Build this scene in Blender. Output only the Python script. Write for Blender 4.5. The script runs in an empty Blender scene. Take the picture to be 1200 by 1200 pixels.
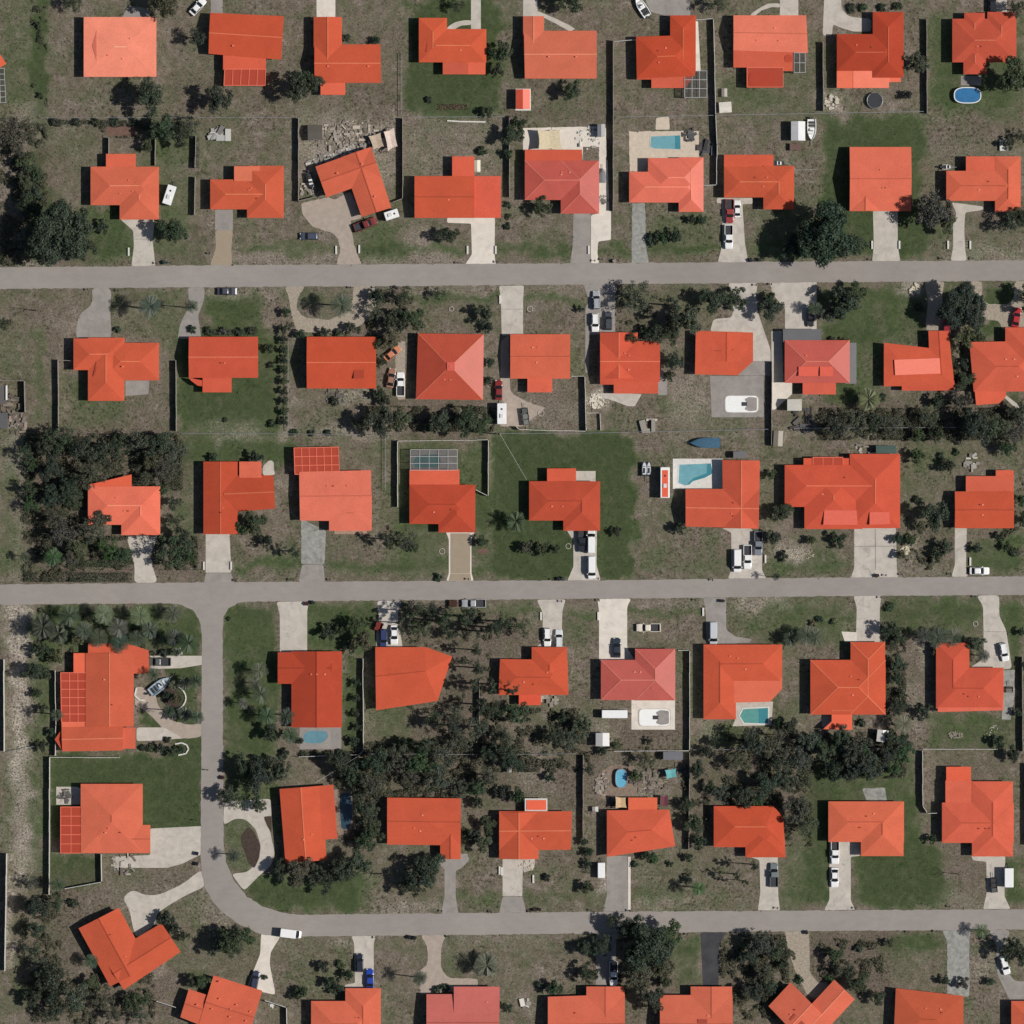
import bpy, bmesh, math, random
import numpy as np
from mathutils import Vector, Matrix

random.seed(7)
rng = np.random.default_rng(11)
S = 0.2                                   # metres on the ground per photo pixel (1200 px across)
scene = bpy.context.scene
COL = scene.collection

def W(px, py, z=0.0):
    return Vector(((px - 600) * S, (600 - py) * S, z))

# ------------------------------------------------------------------ sRGB helper
K_LIGHT = 1.12
def lin(c):
    c = c / 255.0
    return c / 12.92 if c <= 0.04045 else ((c + 0.055) / 1.055) ** 2.4
def base(rgb, k=K_LIGHT):
    return tuple(min(0.85, lin(v) / k) for v in rgb)

# ------------------------------------------------------------------ materials
def new_mat(name):
    m = bpy.data.materials.new(name); m.use_nodes = True
    nt = m.node_tree
    b = nt.nodes['Principled BSDF']
    return m, nt, b

def noise_fac(nt, scale, detail=4, rough=0.6, dist=0.0, coord='Object', vec_scale=None):
    tc = nt.nodes.new('ShaderNodeTexCoord')
    n = nt.nodes.new('ShaderNodeTexNoise')
    n.inputs['Scale'].default_value = scale
    n.inputs['Detail'].default_value = detail
    n.inputs['Roughness'].default_value = rough
    n.inputs['Distortion'].default_value = dist
    if vec_scale:
        mp = nt.nodes.new('ShaderNodeMapping'); mp.inputs['Scale'].default_value = vec_scale
        nt.links.new(tc.outputs[coord], mp.inputs['Vector']); nt.links.new(mp.outputs['Vector'], n.inputs['Vector'])
    else:
        nt.links.new(tc.outputs[coord], n.inputs['Vector'])
    return n.outputs['Fac']

def ramp(nt, fac, stops):
    r = nt.nodes.new('ShaderNodeValToRGB')
    e = r.color_ramp.elements
    while len(e) < len(stops): e.new(0.5)
    for el, (p, c) in zip(e, stops):
        el.position = p
        el.color = (c[0], c[1], c[2], 1) if not isinstance(c, (int, float)) else (c, c, c, 1)
    nt.links.new(fac, r.inputs['Fac'])
    return r.outputs['Color']

def mix(nt, fac, a, b, mode='MIX'):
    m = nt.nodes.new('ShaderNodeMix'); m.data_type = 'RGBA'; m.blend_type = mode
    for sock, v in ((m.inputs[0], fac), (m.inputs[6], a), (m.inputs[7], b)):
        if hasattr(v, 'is_linked') or isinstance(v, bpy.types.NodeSocket): nt.links.new(v, sock)
        elif isinstance(v, (int, float)): sock.default_value = v
        else: sock.default_value = (v[0], v[1], v[2], 1)
    return m.outputs[2]

def math_n(nt, op, a, b=None):
    m = nt.nodes.new('ShaderNodeMath'); m.operation = op
    for i, v in enumerate((a, b)):
        if v is None: continue
        if isinstance(v, (int, float)): m.inputs[i].default_value = v
        else: nt.links.new(v, m.inputs[i])
    return m.outputs[0]

def bump(nt, bsdf, fac, strength, dist):
    bn = nt.nodes.new('ShaderNodeBump'); bn.inputs['Strength'].default_value = strength
    bn.inputs['Distance'].default_value = dist
    nt.links.new(fac, bn.inputs['Height']); nt.links.new(bn.outputs['Normal'], bsdf.inputs['Normal'])

def mottled(name, rgb, var=0.25, scale=0.8, rough=0.85, spec=0.3, fine=6.0, stain=None):
    """weathered matte surface: colour wanders around rgb at two scales; optional darker stains"""
    m, nt, b = new_mat(name)
    f1 = noise_fac(nt, scale, 5, 0.65, 0.6)
    f2 = noise_fac(nt, fine, 3, 0.6)
    lo = tuple(v * (1 - var) for v in rgb); hi = tuple(min(0.9, v * (1 + var)) for v in rgb)
    c = ramp(nt, f1, [(0.3, lo), (0.7, hi)])
    g = ramp(nt, f2, [(0.3, 1 - var * 0.45), (0.7, 1 + var * 0.3)])
    c = mix(nt, 1.0, c, g, 'MULTIPLY')
    if stain:
        f3 = noise_fac(nt, 0.35, 6, 0.7, 1.0)
        s = ramp(nt, f3, [(0.55, 0.0), (0.72, stain[1])])
        c = mix(nt, s, c, stain[0])
    nt.links.new(c, b.inputs['Base Color'])
    b.inputs['Roughness'].default_value = rough
    b.inputs['Specular IOR Level'].default_value = spec
    return m

_cache = {}
def roof_mat(rgb, metal=False):
    key = ('roof', rgb, metal)
    if key in _cache: return _cache[key]
    c = base((rgb[0] * .975, min(255, rgb[1] * 1.04 + 2), min(255, rgb[2] * 1.01 + 2))) if rgb[0] - rgb[1] > 45 else base(rgb)
    m, nt, b = new_mat('roof_%d_%d_%d' % rgb)
    f1 = noise_fac(nt, 0.22, 5, 0.6, 0.4)
    f2 = noise_fac(nt, 3.5, 3, 0.7)
    f3 = noise_fac(nt, 0.9, 6, 0.75, 1.2)
    c1 = ramp(nt, f1, [(0.3, tuple(v * 0.91 for v in c)), (0.7, tuple(min(.9, v * 1.07) for v in c))])
    g = ramp(nt, f2, [(0.3, 0.88), (0.7, 1.09)])
    cc = mix(nt, 1.0, c1, g, 'MULTIPLY')
    st = ramp(nt, f3, [(0.57, 0.0), (0.72, 0.36)])
    cc = mix(nt, st, cc, tuple(v * 0.66 for v in c))
    nt.links.new(cc, b.inputs['Base Color'])
    b.inputs['Roughness'].default_value = 0.5 if metal else 0.85
    b.inputs['Specular IOR Level'].default_value = 0.4 if metal else 0.2
    _cache[key] = m
    return m

def plain(name, rgb, rough=0.6, metal=0.0, spec=0.4, var=0.06):
    key = ('plain', name)
    if key in _cache: return _cache[key]
    m, nt, b = new_mat(name)
    f = noise_fac(nt, 2.0, 4, 0.6)
    c = ramp(nt, f, [(0.3, tuple(v * (1 - var) for v in rgb)), (0.7, tuple(min(0.9, v * (1 + var)) for v in rgb))])
    nt.links.new(c, b.inputs['Base Color'])
    b.inputs['Roughness'].default_value = rough; b.inputs['Metallic'].default_value = metal
    b.inputs['Specular IOR Level'].default_value = spec
    _cache[key] = m
    return m

def objcol_mat(name, rough, spec, coat=0.0, var=0.15, scale=1.5, trans=0.0):
    """colour comes from the object's own colour setting (paint, foliage kind)"""
    m, nt, b = new_mat(name)
    oi = nt.nodes.new('ShaderNodeObjectInfo')
    f = noise_fac(nt, scale, 4, 0.65)
    g = ramp(nt, f, [(0.32, 1 - var), (0.68, 1 + var)])
    c = mix(nt, 1.0, oi.outputs['Color'], g, 'MULTIPLY')
    nt.links.new(c, b.inputs['Base Color'])
    b.inputs['Roughness'].default_value = rough
    b.inputs['Specular IOR Level'].default_value = spec
    b.inputs['Coat Weight'].default_value = coat
    if trans:
        tr = nt.nodes.new('ShaderNodeBsdfTranslucent'); nt.links.new(c, tr.inputs['Color'])
        mx = nt.nodes.new('ShaderNodeMixShader'); mx.inputs[0].default_value = trans
        nt.links.new(b.outputs[0], mx.inputs[1]); nt.links.new(tr.outputs[0], mx.inputs[2])
        nt.links.new(mx.outputs[0], nt.nodes['Material Output'].inputs['Surface'])
    return m

M = {}
def foliage_mat():
    m, nt, b = new_mat('foliage'); oi = nt.nodes.new('ShaderNodeObjectInfo')
    f1 = noise_fac(nt, .55, 4, .65, .6); f2 = noise_fac(nt, 3.0, 3, .7)
    c = mix(nt, ramp(nt, f1, [(.45, 0.0), (.66, .6)]), oi.outputs['Color'], (.088, .100, .060))
    c = mix(nt, 1.0, c, ramp(nt, f2, [(.32, .55), (.5, 1.0), (.68, 1.5)]), 'MULTIPLY')
    nt.links.new(c, b.inputs['Base Color']); b.inputs['Roughness'].default_value = .6; b.inputs['Specular IOR Level'].default_value = .3
    tr = nt.nodes.new('ShaderNodeBsdfTranslucent'); nt.links.new(c, tr.inputs['Color'])
    mx = nt.nodes.new('ShaderNodeMixShader'); mx.inputs[0].default_value = .22
    nt.links.new(b.outputs[0], mx.inputs[1]); nt.links.new(tr.outputs[0], mx.inputs[2]); nt.links.new(mx.outputs[0], nt.nodes['Material Output'].inputs['Surface'])
    return m
M['leaf'] = foliage_mat()
M['frond'] = objcol_mat('palm_frond', 0.5, 0.35, var=0.2, scale=1.5, trans=0.1)
M['bark'] = mottled('bark', (0.15, 0.125, 0.1), 0.3, 1.5, 0.9, 0.1)
M['paint'] = objcol_mat('car_paint', 0.3, 0.5, coat=0.6, var=0.03)
M['fabric'] = objcol_mat('dyed_cover', 0.8, 0.2, var=0.14, scale=2.0)
M['glass'] = plain('tinted_glass', (0.015, 0.017, 0.02), 0.08, 0, 0.5)
M['rubber'] = plain('rubber', (0.02, 0.02, 0.02), 0.9)
M['white_paint'] = plain('white_paint', (0.74, 0.74, 0.72), 0.5, var=0.05)
M['offwhite'] = mottled('chalky_white', (0.62, 0.60, 0.56), 0.12, 1.2, 0.7)
M['stucco'] = mottled('stucco', (0.50, 0.47, 0.42), 0.12, 0.8, 0.9)
M['alu'] = plain('white_aluminium', (0.62, 0.62, 0.60), 0.45, 0.0)
M['steel'] = plain('galvanised_steel', (0.33, 0.34, 0.35), 0.45, 0.6)
M['dark'] = plain('dark_plastic', (0.035, 0.035, 0.04), 0.6)
M['asphalt'] = mottled('fresh_asphalt', (0.05, 0.05, 0.055), 0.25, 0.5, 0.9)
M['wood'] = mottled('weathered_wood', (0.23, 0.19, 0.15), 0.25, 1.0, 0.9)
M['greywood'] = mottled('grey_fence_board', (0.30, 0.27, 0.24), 0.25, 1.0, 0.9)
M['whitefence'] = mottled('white_fence_board', (0.60, 0.58, 0.54), 0.15, 1.0, 0.7)
M['conc_bright'] = mottled('pale_concrete', base((222, 213, 201)), 0.10, 0.5, 0.9, stain=((0.3, 0.28, 0.25), 0.45))
M['conc_mid'] = mottled('concrete', base((194, 186, 176)), 0.15, 0.45, 0.9, stain=((0.2, 0.19, 0.17), 0.55))
M['conc_grey'] = mottled('grey_concrete', base((152, 146, 141)), 0.16, 0.45, 0.9, stain=((0.17, 0.16, 0.15), 0.5))
M['conc_stained'] = mottled('mouldy_concrete', base((152, 152, 146)), 0.3, 0.9, 0.9, stain=((0.12, 0.13, 0.11), 0.7))
M['paver'] = mottled('pink_pavers', base((172, 158, 146)), 0.14, 0.8, 0.9, fine=9)
M['tan'] = mottled('tan_pavers', base((160, 146, 126)), 0.06, 0.8, 0.9, fine=9)
M['gravel'] = mottled('shell_gravel', base((164, 153, 138)), 0.32, 2.5, 0.95, fine=9)
M['brick'] = mottled('terracotta_tiles', base((170, 140, 120)), 0.16, 1.2, 0.9)
M['pale_patio'] = mottled('pale_pool_patio', base((206, 191, 173)), 0.12, 1.2, 0.9)
M['dark_patio'] = mottled('dirty_patio', base((138, 122, 108)), 0.3, 1.2, 0.9, stain=((.06, .05, .04), .7))
M['mulch'] = mottled('brown_mulch', (0.06, 0.042, 0.034), 0.3, 1.5, 0.95)
M['redmulch'] = mottled('red_mulch', (0.15, 0.09, 0.07), 0.3, 1.5, 0.95)

def water_mat(name, rgb):
    m, nt, b = new_mat(name)
    f = noise_fac(nt, 0.6, 4, 0.6, 1.0)
    c = ramp(nt, f, [(0.3, tuple(v * .88 for v in rgb)), (0.7, tuple(min(.9, v * 1.1) for v in rgb))])
    nt.links.new(c, b.inputs['Base Color'])
    b.inputs['Roughness'].default_value = 0.06; b.inputs['Specular IOR Level'].default_value = 0.5
    f2 = noise_fac(nt, 2.2, 3, 0.6); bump(nt, b, f2, 0.12, 0.1)
    return m
M['water_aqua'] = water_mat('aqua_water', base((116, 168, 178)))
M['water_teal'] = water_mat('teal_water', base((98, 158, 152)))
M['water_blue'] = water_mat('blue_water', base((62, 120, 168)))
M['water_sky'] = water_mat('pale_blue_water', base((110, 182, 210)))
M['water_shade'] = water_mat('shaded_pool_water', base((54, 76, 92)))  # shade over the pool is darkened into the water colour itself
M['water_kidney'] = water_mat('grey_blue_water', base((104, 146, 160)))
M['water_deep_shadow'] = water_mat('deep_or_shadow_water', base((70, 138, 150)))
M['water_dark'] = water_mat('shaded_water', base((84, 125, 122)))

def screen_mat(name, rgb, alpha):
    m, nt, b = new_mat(name)
    b.inputs['Base Color'].default_value = (*rgb, 1); b.inputs['Roughness'].default_value = 0.8
    tr = nt.nodes.new('ShaderNodeBsdfTransparent')
    mx = nt.nodes.new('ShaderNodeMixShader'); mx.inputs[0].default_value = alpha
    nt.links.new(tr.outputs[0], mx.inputs[1]); nt.links.new(b.outputs[0], mx.inputs[2])
    nt.links.new(mx.outputs[0], nt.nodes['Material Output'].inputs['Surface'])
    return m
M['screen_orange'] = screen_mat('orange_screen', base((190, 70, 45)), 0.82)
M['screen_grey'] = screen_mat('grey_insect_screen', (0.06, 0.065, 0.07), 0.35)
M['bar_orange'] = plain('orange_frame', base((235, 120, 95)), 0.5)

# road: worn asphalt, long tonal streaks along it
def road_mat():
    m, nt, b = new_mat('worn_asphalt')
    f1 = noise_fac(nt, 0.06, 4, 0.6, 0.3)
    f2 = noise_fac(nt, 1.0, 5, 0.65, 0.0, vec_scale=(0.35, 0.7, 1))
    f3 = noise_fac(nt, 7.0, 2, 0.6)
    c = base((155, 148, 142))
    c1 = ramp(nt, f1, [(0.3, tuple(v * .92 for v in c)), (0.7, tuple(v * 1.06 for v in c))])
    g = ramp(nt, f2, [(0.3, 0.93), (0.7, 1.05)])
    c1 = mix(nt, 1.0, c1, g, 'MULTIPLY')
    g = ramp(nt, f3, [(0.3, 0.95), (0.7, 1.04)])
    c1 = mix(nt, 1.0, c1, g, 'MULTIPLY')
    f4 = noise_fac(nt, 0.5, 6, 0.8, 2.0)
    s = ramp(nt, f4, [(0.62, 0.0), (0.73, 0.4)])
    c1 = mix(nt, s, c1, (0.15, 0.14, 0.13))
    nt.links.new(c1, b.inputs['Base Color']); b.inputs['Roughness'].default_value = 0.9
    b.inputs['Specular IOR Level'].default_value = 0.2
    return m
M['road'] = road_mat()

def ground_mat():
    m, nt, b = new_mat('lawn_and_dry_ground')
    def attr(n):
        a = nt.nodes.new('ShaderNodeAttribute'); a.attribute_name = n; return a.outputs['Fac']
    g, p, d = attr('green'), attr('pale'), attr('litter')
    big = noise_fac(nt, 0.09, 5, 0.6, 0.5)
    mid = noise_fac(nt, 0.55, 6, 0.7, 0.8)
    fine = noise_fac(nt, 2.4, 5, 0.75, 0.5)
    grit = noise_fac(nt, 7.0, 3, 0.7)
    patch = noise_fac(nt, 0.22, 6, 0.65, 1.0)
    dry = ramp(nt, mid, [(0.26, (0.098, 0.085, 0.062)), (0.44, (0.153, 0.125, 0.096)), (0.58, (0.194, 0.157, 0.129)), (0.76, (0.265, 0.223, 0.190))])
    dry = mix(nt, ramp(nt, patch, [(0.42, 0.0), (0.64, 0.55)]), dry, ramp(nt, mid, [(0.3, (0.098, 0.098, 0.060)), (0.7, (0.165, 0.155, 0.108))]))
    lush = mix(nt, ramp(nt, g, [(0.70, 0.0), (0.96, 1.0)]), ramp(nt, mid, [(0.26, (0.050, 0.076, 0.030)), (0.5, (0.074, 0.100, 0.043)), (0.76, (0.118, 0.136, 0.070))]),
               ramp(nt, mid, [(0.26, (0.038, 0.057, 0.024)), (0.5, (0.056, 0.076, 0.033)), (0.76, (0.090, 0.102, 0.052))]))
    gg = math_n(nt, 'ADD', g, math_n(nt, 'MULTIPLY', math_n(nt, 'SUBTRACT', big, 0.5), 0.9))
    gg = math_n(nt, 'ADD', gg, math_n(nt, 'MULTIPLY', math_n(nt, 'SUBTRACT', patch, 0.5), 0.8))
    gg = math_n(nt, 'ADD', gg, math_n(nt, 'MULTIPLY', math_n(nt, 'SUBTRACT', fine, 0.5), 0.7))
    gg = ramp(nt, gg, [(0.15, 0.0), (0.85, 1.0)])
    wornn = noise_fac(nt, 0.17, 7, 0.7, 1.5)
    dry = mix(nt, ramp(nt, wornn, [(0.55, 0.0), (0.67, 0.7)]), dry, ramp(nt, fine, [(0.3, (0.17, 0.143, 0.118)), (0.65, (0.33, 0.285, 0.240))]))
    dry = mix(nt, ramp(nt, wornn, [(0.34, 0.6), (0.45, 0.0)]), dry, (0.092, 0.076, 0.056))
    c = mix(nt, gg, dry, lush)
    lit = math_n(nt, 'MULTIPLY', d, ramp(nt, mid, [(0.35, 0.3), (0.6, 1.0)]))
    c = mix(nt, lit, c, ramp(nt, fine, [(0.35, (0.066, 0.052, 0.040)), (0.65, (0.150, 0.116, 0.094))]))
    pl = math_n(nt, 'MULTIPLY', p, ramp(nt, fine, [(0.36, 0.1), (0.60, 1.0)]))
    c = mix(nt, pl, c, (0.42, 0.375, 0.315))
    # dark thatch clumps and pale dead blades; closely mown turf is more even
    even = ramp(nt, g, [(0.6, 1.0), (0.95, 0.45)])
    sp = ramp(nt, fine, [(0.30, 0.30), (0.44, 0.86), (0.56, 1.08), (0.72, 1.6)])
    c = mix(nt, even, c, mix(nt, 1.0, c, sp, 'MULTIPLY'))
    clump = noise_fac(nt, 1.3, 4, 0.6, 0.4); zone = noise_fac(nt, 0.07, 3, 0.5)
    cl = mix(nt, ramp(nt, zone, [(0.45, 0.15), (0.6, 1.0)]), (1, 1, 1), ramp(nt, clump, [(0.36, 0.42), (0.47, 1.0), (0.7, 1.12)]))
    c = mix(nt, even, c, mix(nt, 1.0, c, cl, 'MULTIPLY'))
    gr = ramp(nt, grit, [(0.32, 0.50), (0.5, 1.0), (0.7, 1.55)])
    c = mix(nt, even, c, mix(nt, 1.0, c, gr, 'MULTIPLY'))
    nt.links.new(c, b.inputs['Base Color'])
    b.inputs['Roughness'].default_value = 0.95; b.inputs['Specular IOR Level'].default_value = 0.1
    bump(nt, b, fine, 0.55, 0.12)
    return m
M['ground'] = ground_mat()

# ------------------------------------------------------------------ object helpers
def link(name, me, mat=None, parent=None, loc=None):
    o = bpy.data.objects.new(name, me); COL.objects.link(o)
    if mat is not None:
        for mm in (mat if isinstance(mat, (list, tuple)) else [mat]): me.materials.append(mm)
    if parent is not None: o.parent = parent
    if loc is not None: o.location = loc
    return o
def mesh_from(name, verts, faces, smooth=False):
    me = bpy.data.meshes.new(name); me.from_pydata(verts, [], faces); me.update()
    if smooth: me.polygons.foreach_set('use_smooth', [True] * len(me.polygons))
    return me
class MB:
    """collects simple solids into one mesh"""
    def __init__(s): s.v = []; s.f = []; s.mi = []
    def add(s, verts, faces, mi=0):
        n = len(s.v); s.v += [tuple(v) for v in verts]
        for f in faces: s.f.append(tuple(i + n for i in f)); s.mi.append(mi)
    def prism(s, pts, z0, z1, mi=0):
        n = len(pts)
        a = sum(pts[i][0] * pts[(i + 1) % n][1] - pts[(i + 1) % n][0] * pts[i][1] for i in range(n))
        if a < 0: pts = pts[::-1]
        v = [(p[0], p[1], z0) for p in pts] + [(p[0], p[1], z1) for p in pts]
        f = [tuple(range(n - 1, -1, -1)), tuple(range(n, 2 * n))] + [(i, (i + 1) % n, n + (i + 1) % n, n + i) for i in range(n)]
        s.add(v, f, mi)
    def box(s, x0, y0, z0, x1, y1, z1, mi=0):
        s.prism([(x0, y0), (x1, y0), (x1, y1), (x0, y1)], z0, z1, mi)
    def bar(s, a, b, w, h=None, mi=0):
        """box beam from a to b, width w, height h centred on the line"""
        h = h or w; a = Vector(a); b = Vector(b); d = (b - a)
        if d.length < 1e-6: return
        d.normalize(); up = Vector((0, 0, 1)) if abs(d.z) < 0.95 else Vector((1, 0, 0))
        sd = d.cross(up).normalized(); u = sd.cross(d)
        v = []
        for p in (a, b):
            for sx, sz in ((-1, -1), (1, -1), (1, 1), (-1, 1)): v.append(p + sd * (sx * w / 2) + u * (sz * h / 2))
        s.add(v, [(0, 1, 2, 3), (7, 6, 5, 4), (0, 4, 5, 1), (1, 5, 6, 2), (2, 6, 7, 3), (3, 7, 4, 0)], mi)
    def tube(s, pts, rad, n=7, mi=0):
        rings = []; v = []
        for i, p in enumerate(pts):
            p = Vector(p); d = Vector(pts[min(i + 1, len(pts) - 1)]) - Vector(pts[max(i - 1, 0)])
            d.normalize(); up = Vector((1, 0, 0)) if abs(d.x) < 0.9 else Vector((0, 1, 0))
            a = d.cross(up).normalized(); b2 = d.cross(a)
            for k in range(n):
                t = 2 * math.pi * k / n
                v.append(p + (a * math.cos(t) + b2 * math.sin(t)) * rad[i])
        f = []
        for i in range(len(pts) - 1):
            for k in range(n):
                f.append((i * n + k, i * n + (k + 1) % n, (i + 1) * n + (k + 1) % n, (i + 1) * n + k))
        f.append(tuple(range(n))); m = (len(pts) - 1) * n; f.append(tuple(range(m + n - 1, m - 1, -1)))
        s.add(v, f, mi)
    def build(s, name, mat, parent=None, loc=None, smooth=False):
        me = mesh_from(name, s.v, s.f, smooth)
        o = link(name, me, mat, parent, loc)
        if any(s.mi): me.polygons.foreach_set('material_index', s.mi)
        bm = bmesh.new(); bm.from_mesh(me); bmesh.ops.recalc_face_normals(bm, faces=bm.faces); bm.to_mesh(me); bm.free()
        return o
def empty(name, loc, rz=0.0):
    o = bpy.data.objects.new(name, None); COL.objects.link(o)
    o.empty_display_size = 0.3; o.location = loc; o.rotation_euler = (0, 0, rz); return o
def copy_tree(o, parent=None):
    c = o.copy(); COL.objects.link(c)
    if parent is not None: c.parent = parent
    for ch in list(o.children): copy_tree(ch, c)
    return c
def kill_tree(o):
    for ch in list(o.children): kill_tree(ch)
    bpy.data.objects.remove(o)
def struct(o): o['kind'] = 'structure'; return o

THINGS = []      # (object, description, category, group, px, py, mode)
def reg(o, desc, cat, px, py, group=None, rel='near'):
    o['category'] = cat
    if group: o['group'] = group
    THINGS.append((o, desc, px, py, rel))
    return o

def rounded(pts, r=2.0, n=3):
    """round the corners of a pixel polygon"""
    out = []; m = len(pts)
    for i in range(m):
        p = Vector(pts[i]); a = Vector(pts[i - 1]); b = Vector(pts[(i + 1) % m])
        ra = min(r, (a - p).length * 0.45); rb = min(r, (b - p).length * 0.45)
        pa = p + (a - p).normalized() * ra; pb = p + (b - p).normalized() * rb
        for k in range(n + 1):
            t = k / n; out.append(tuple((pa * (1 - t) ** 2 + p * 2 * t * (1 - t) + pb * t * t)))
    return out

# ------------------------------------------------------------------ pavement mask (photo pixels), used to keep weeds off hard surfaces
PAVED = np.zeros((1200, 1200), bool)
_yy, _xx = np.mgrid[0:1200, 0:1200]
def mark(pts, grow=0):
    xs = [p[0] for p in pts]; ys = [p[1] for p in pts]
    x0, x1 = max(0, int(min(xs)) - 1), min(1199, int(max(xs)) + 1)
    y0, y1 = max(0, int(min(ys)) - 1), min(1199, int(max(ys)) + 1)
    if x1 <= x0 or y1 <= y0: return
    X = _xx[y0:y1 + 1, x0:x1 + 1]; Y = _yy[y0:y1 + 1, x0:x1 + 1]
    ins = np.zeros(X.shape, bool); n = len(pts)
    for i in range(n):
        xa, ya = pts[i][0], pts[i][1]; xb, yb = pts[(i + 1) % n][0], pts[(i + 1) % n][1]
        if ya == yb: continue
        c = ((ya > Y) != (yb > Y)) & (X < (xb - xa) * (Y - ya) / (yb - ya) + xa)
        ins ^= c
    PAVED[y0:y1 + 1, x0:x1 + 1] |= ins

def sheet(name, pts, z, mat, rnd=0, edge_noise=0.0):
    """flat paved slab with a thin visible edge"""
    if rnd: pts = rounded(pts, rnd)
    if edge_noise:
        q = []
        for i in range(len(pts)):
            a = Vector(pts[i]); b = Vector(pts[(i + 1) % len(pts)]); n = max(1, int((b - a).length / 4))
            for k in range(n):
                t = a + (b - a) * (k / n)
                q.append((t.x + random.gauss(0, edge_noise), t.y + random.gauss(0, edge_noise)))
        pts = q
    mark(pts)
    w = [W(*p) for p in pts]
    mb = MB(); mb.prism([(p.x, p.y) for p in w], -0.05, z)
    o = mb.build(name, mat)
    return struct(o)
def R4(x0, y0, x1, y1): return [(x0, y0), (x1, y0), (x1, y1), (x0, y1)]
# ================================================================== THE GROUND
def smooth_noise(shape, cells, seed):
    r = np.random.default_rng(seed); g = r.random((cells + 1, cells + 1))
    ys = np.linspace(0, cells - 1e-6, shape[0]); xs = np.linspace(0, cells - 1e-6, shape[1])
    yi = ys.astype(int); xi = xs.astype(int); fy = ys - yi; fx = xs - xi
    fy = fy * fy * (3 - 2 * fy); fx = fx * fx * (3 - 2 * fx)
    a = g[yi][:, xi]; b = g[yi][:, xi + 1]; c = g[yi + 1][:, xi]; d = g[yi + 1][:, xi + 1]
    return (a * (1 - fx) + b * fx) * (1 - fy)[:, None] + (c * (1 - fx) + d * fx) * fy[:, None]

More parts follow.
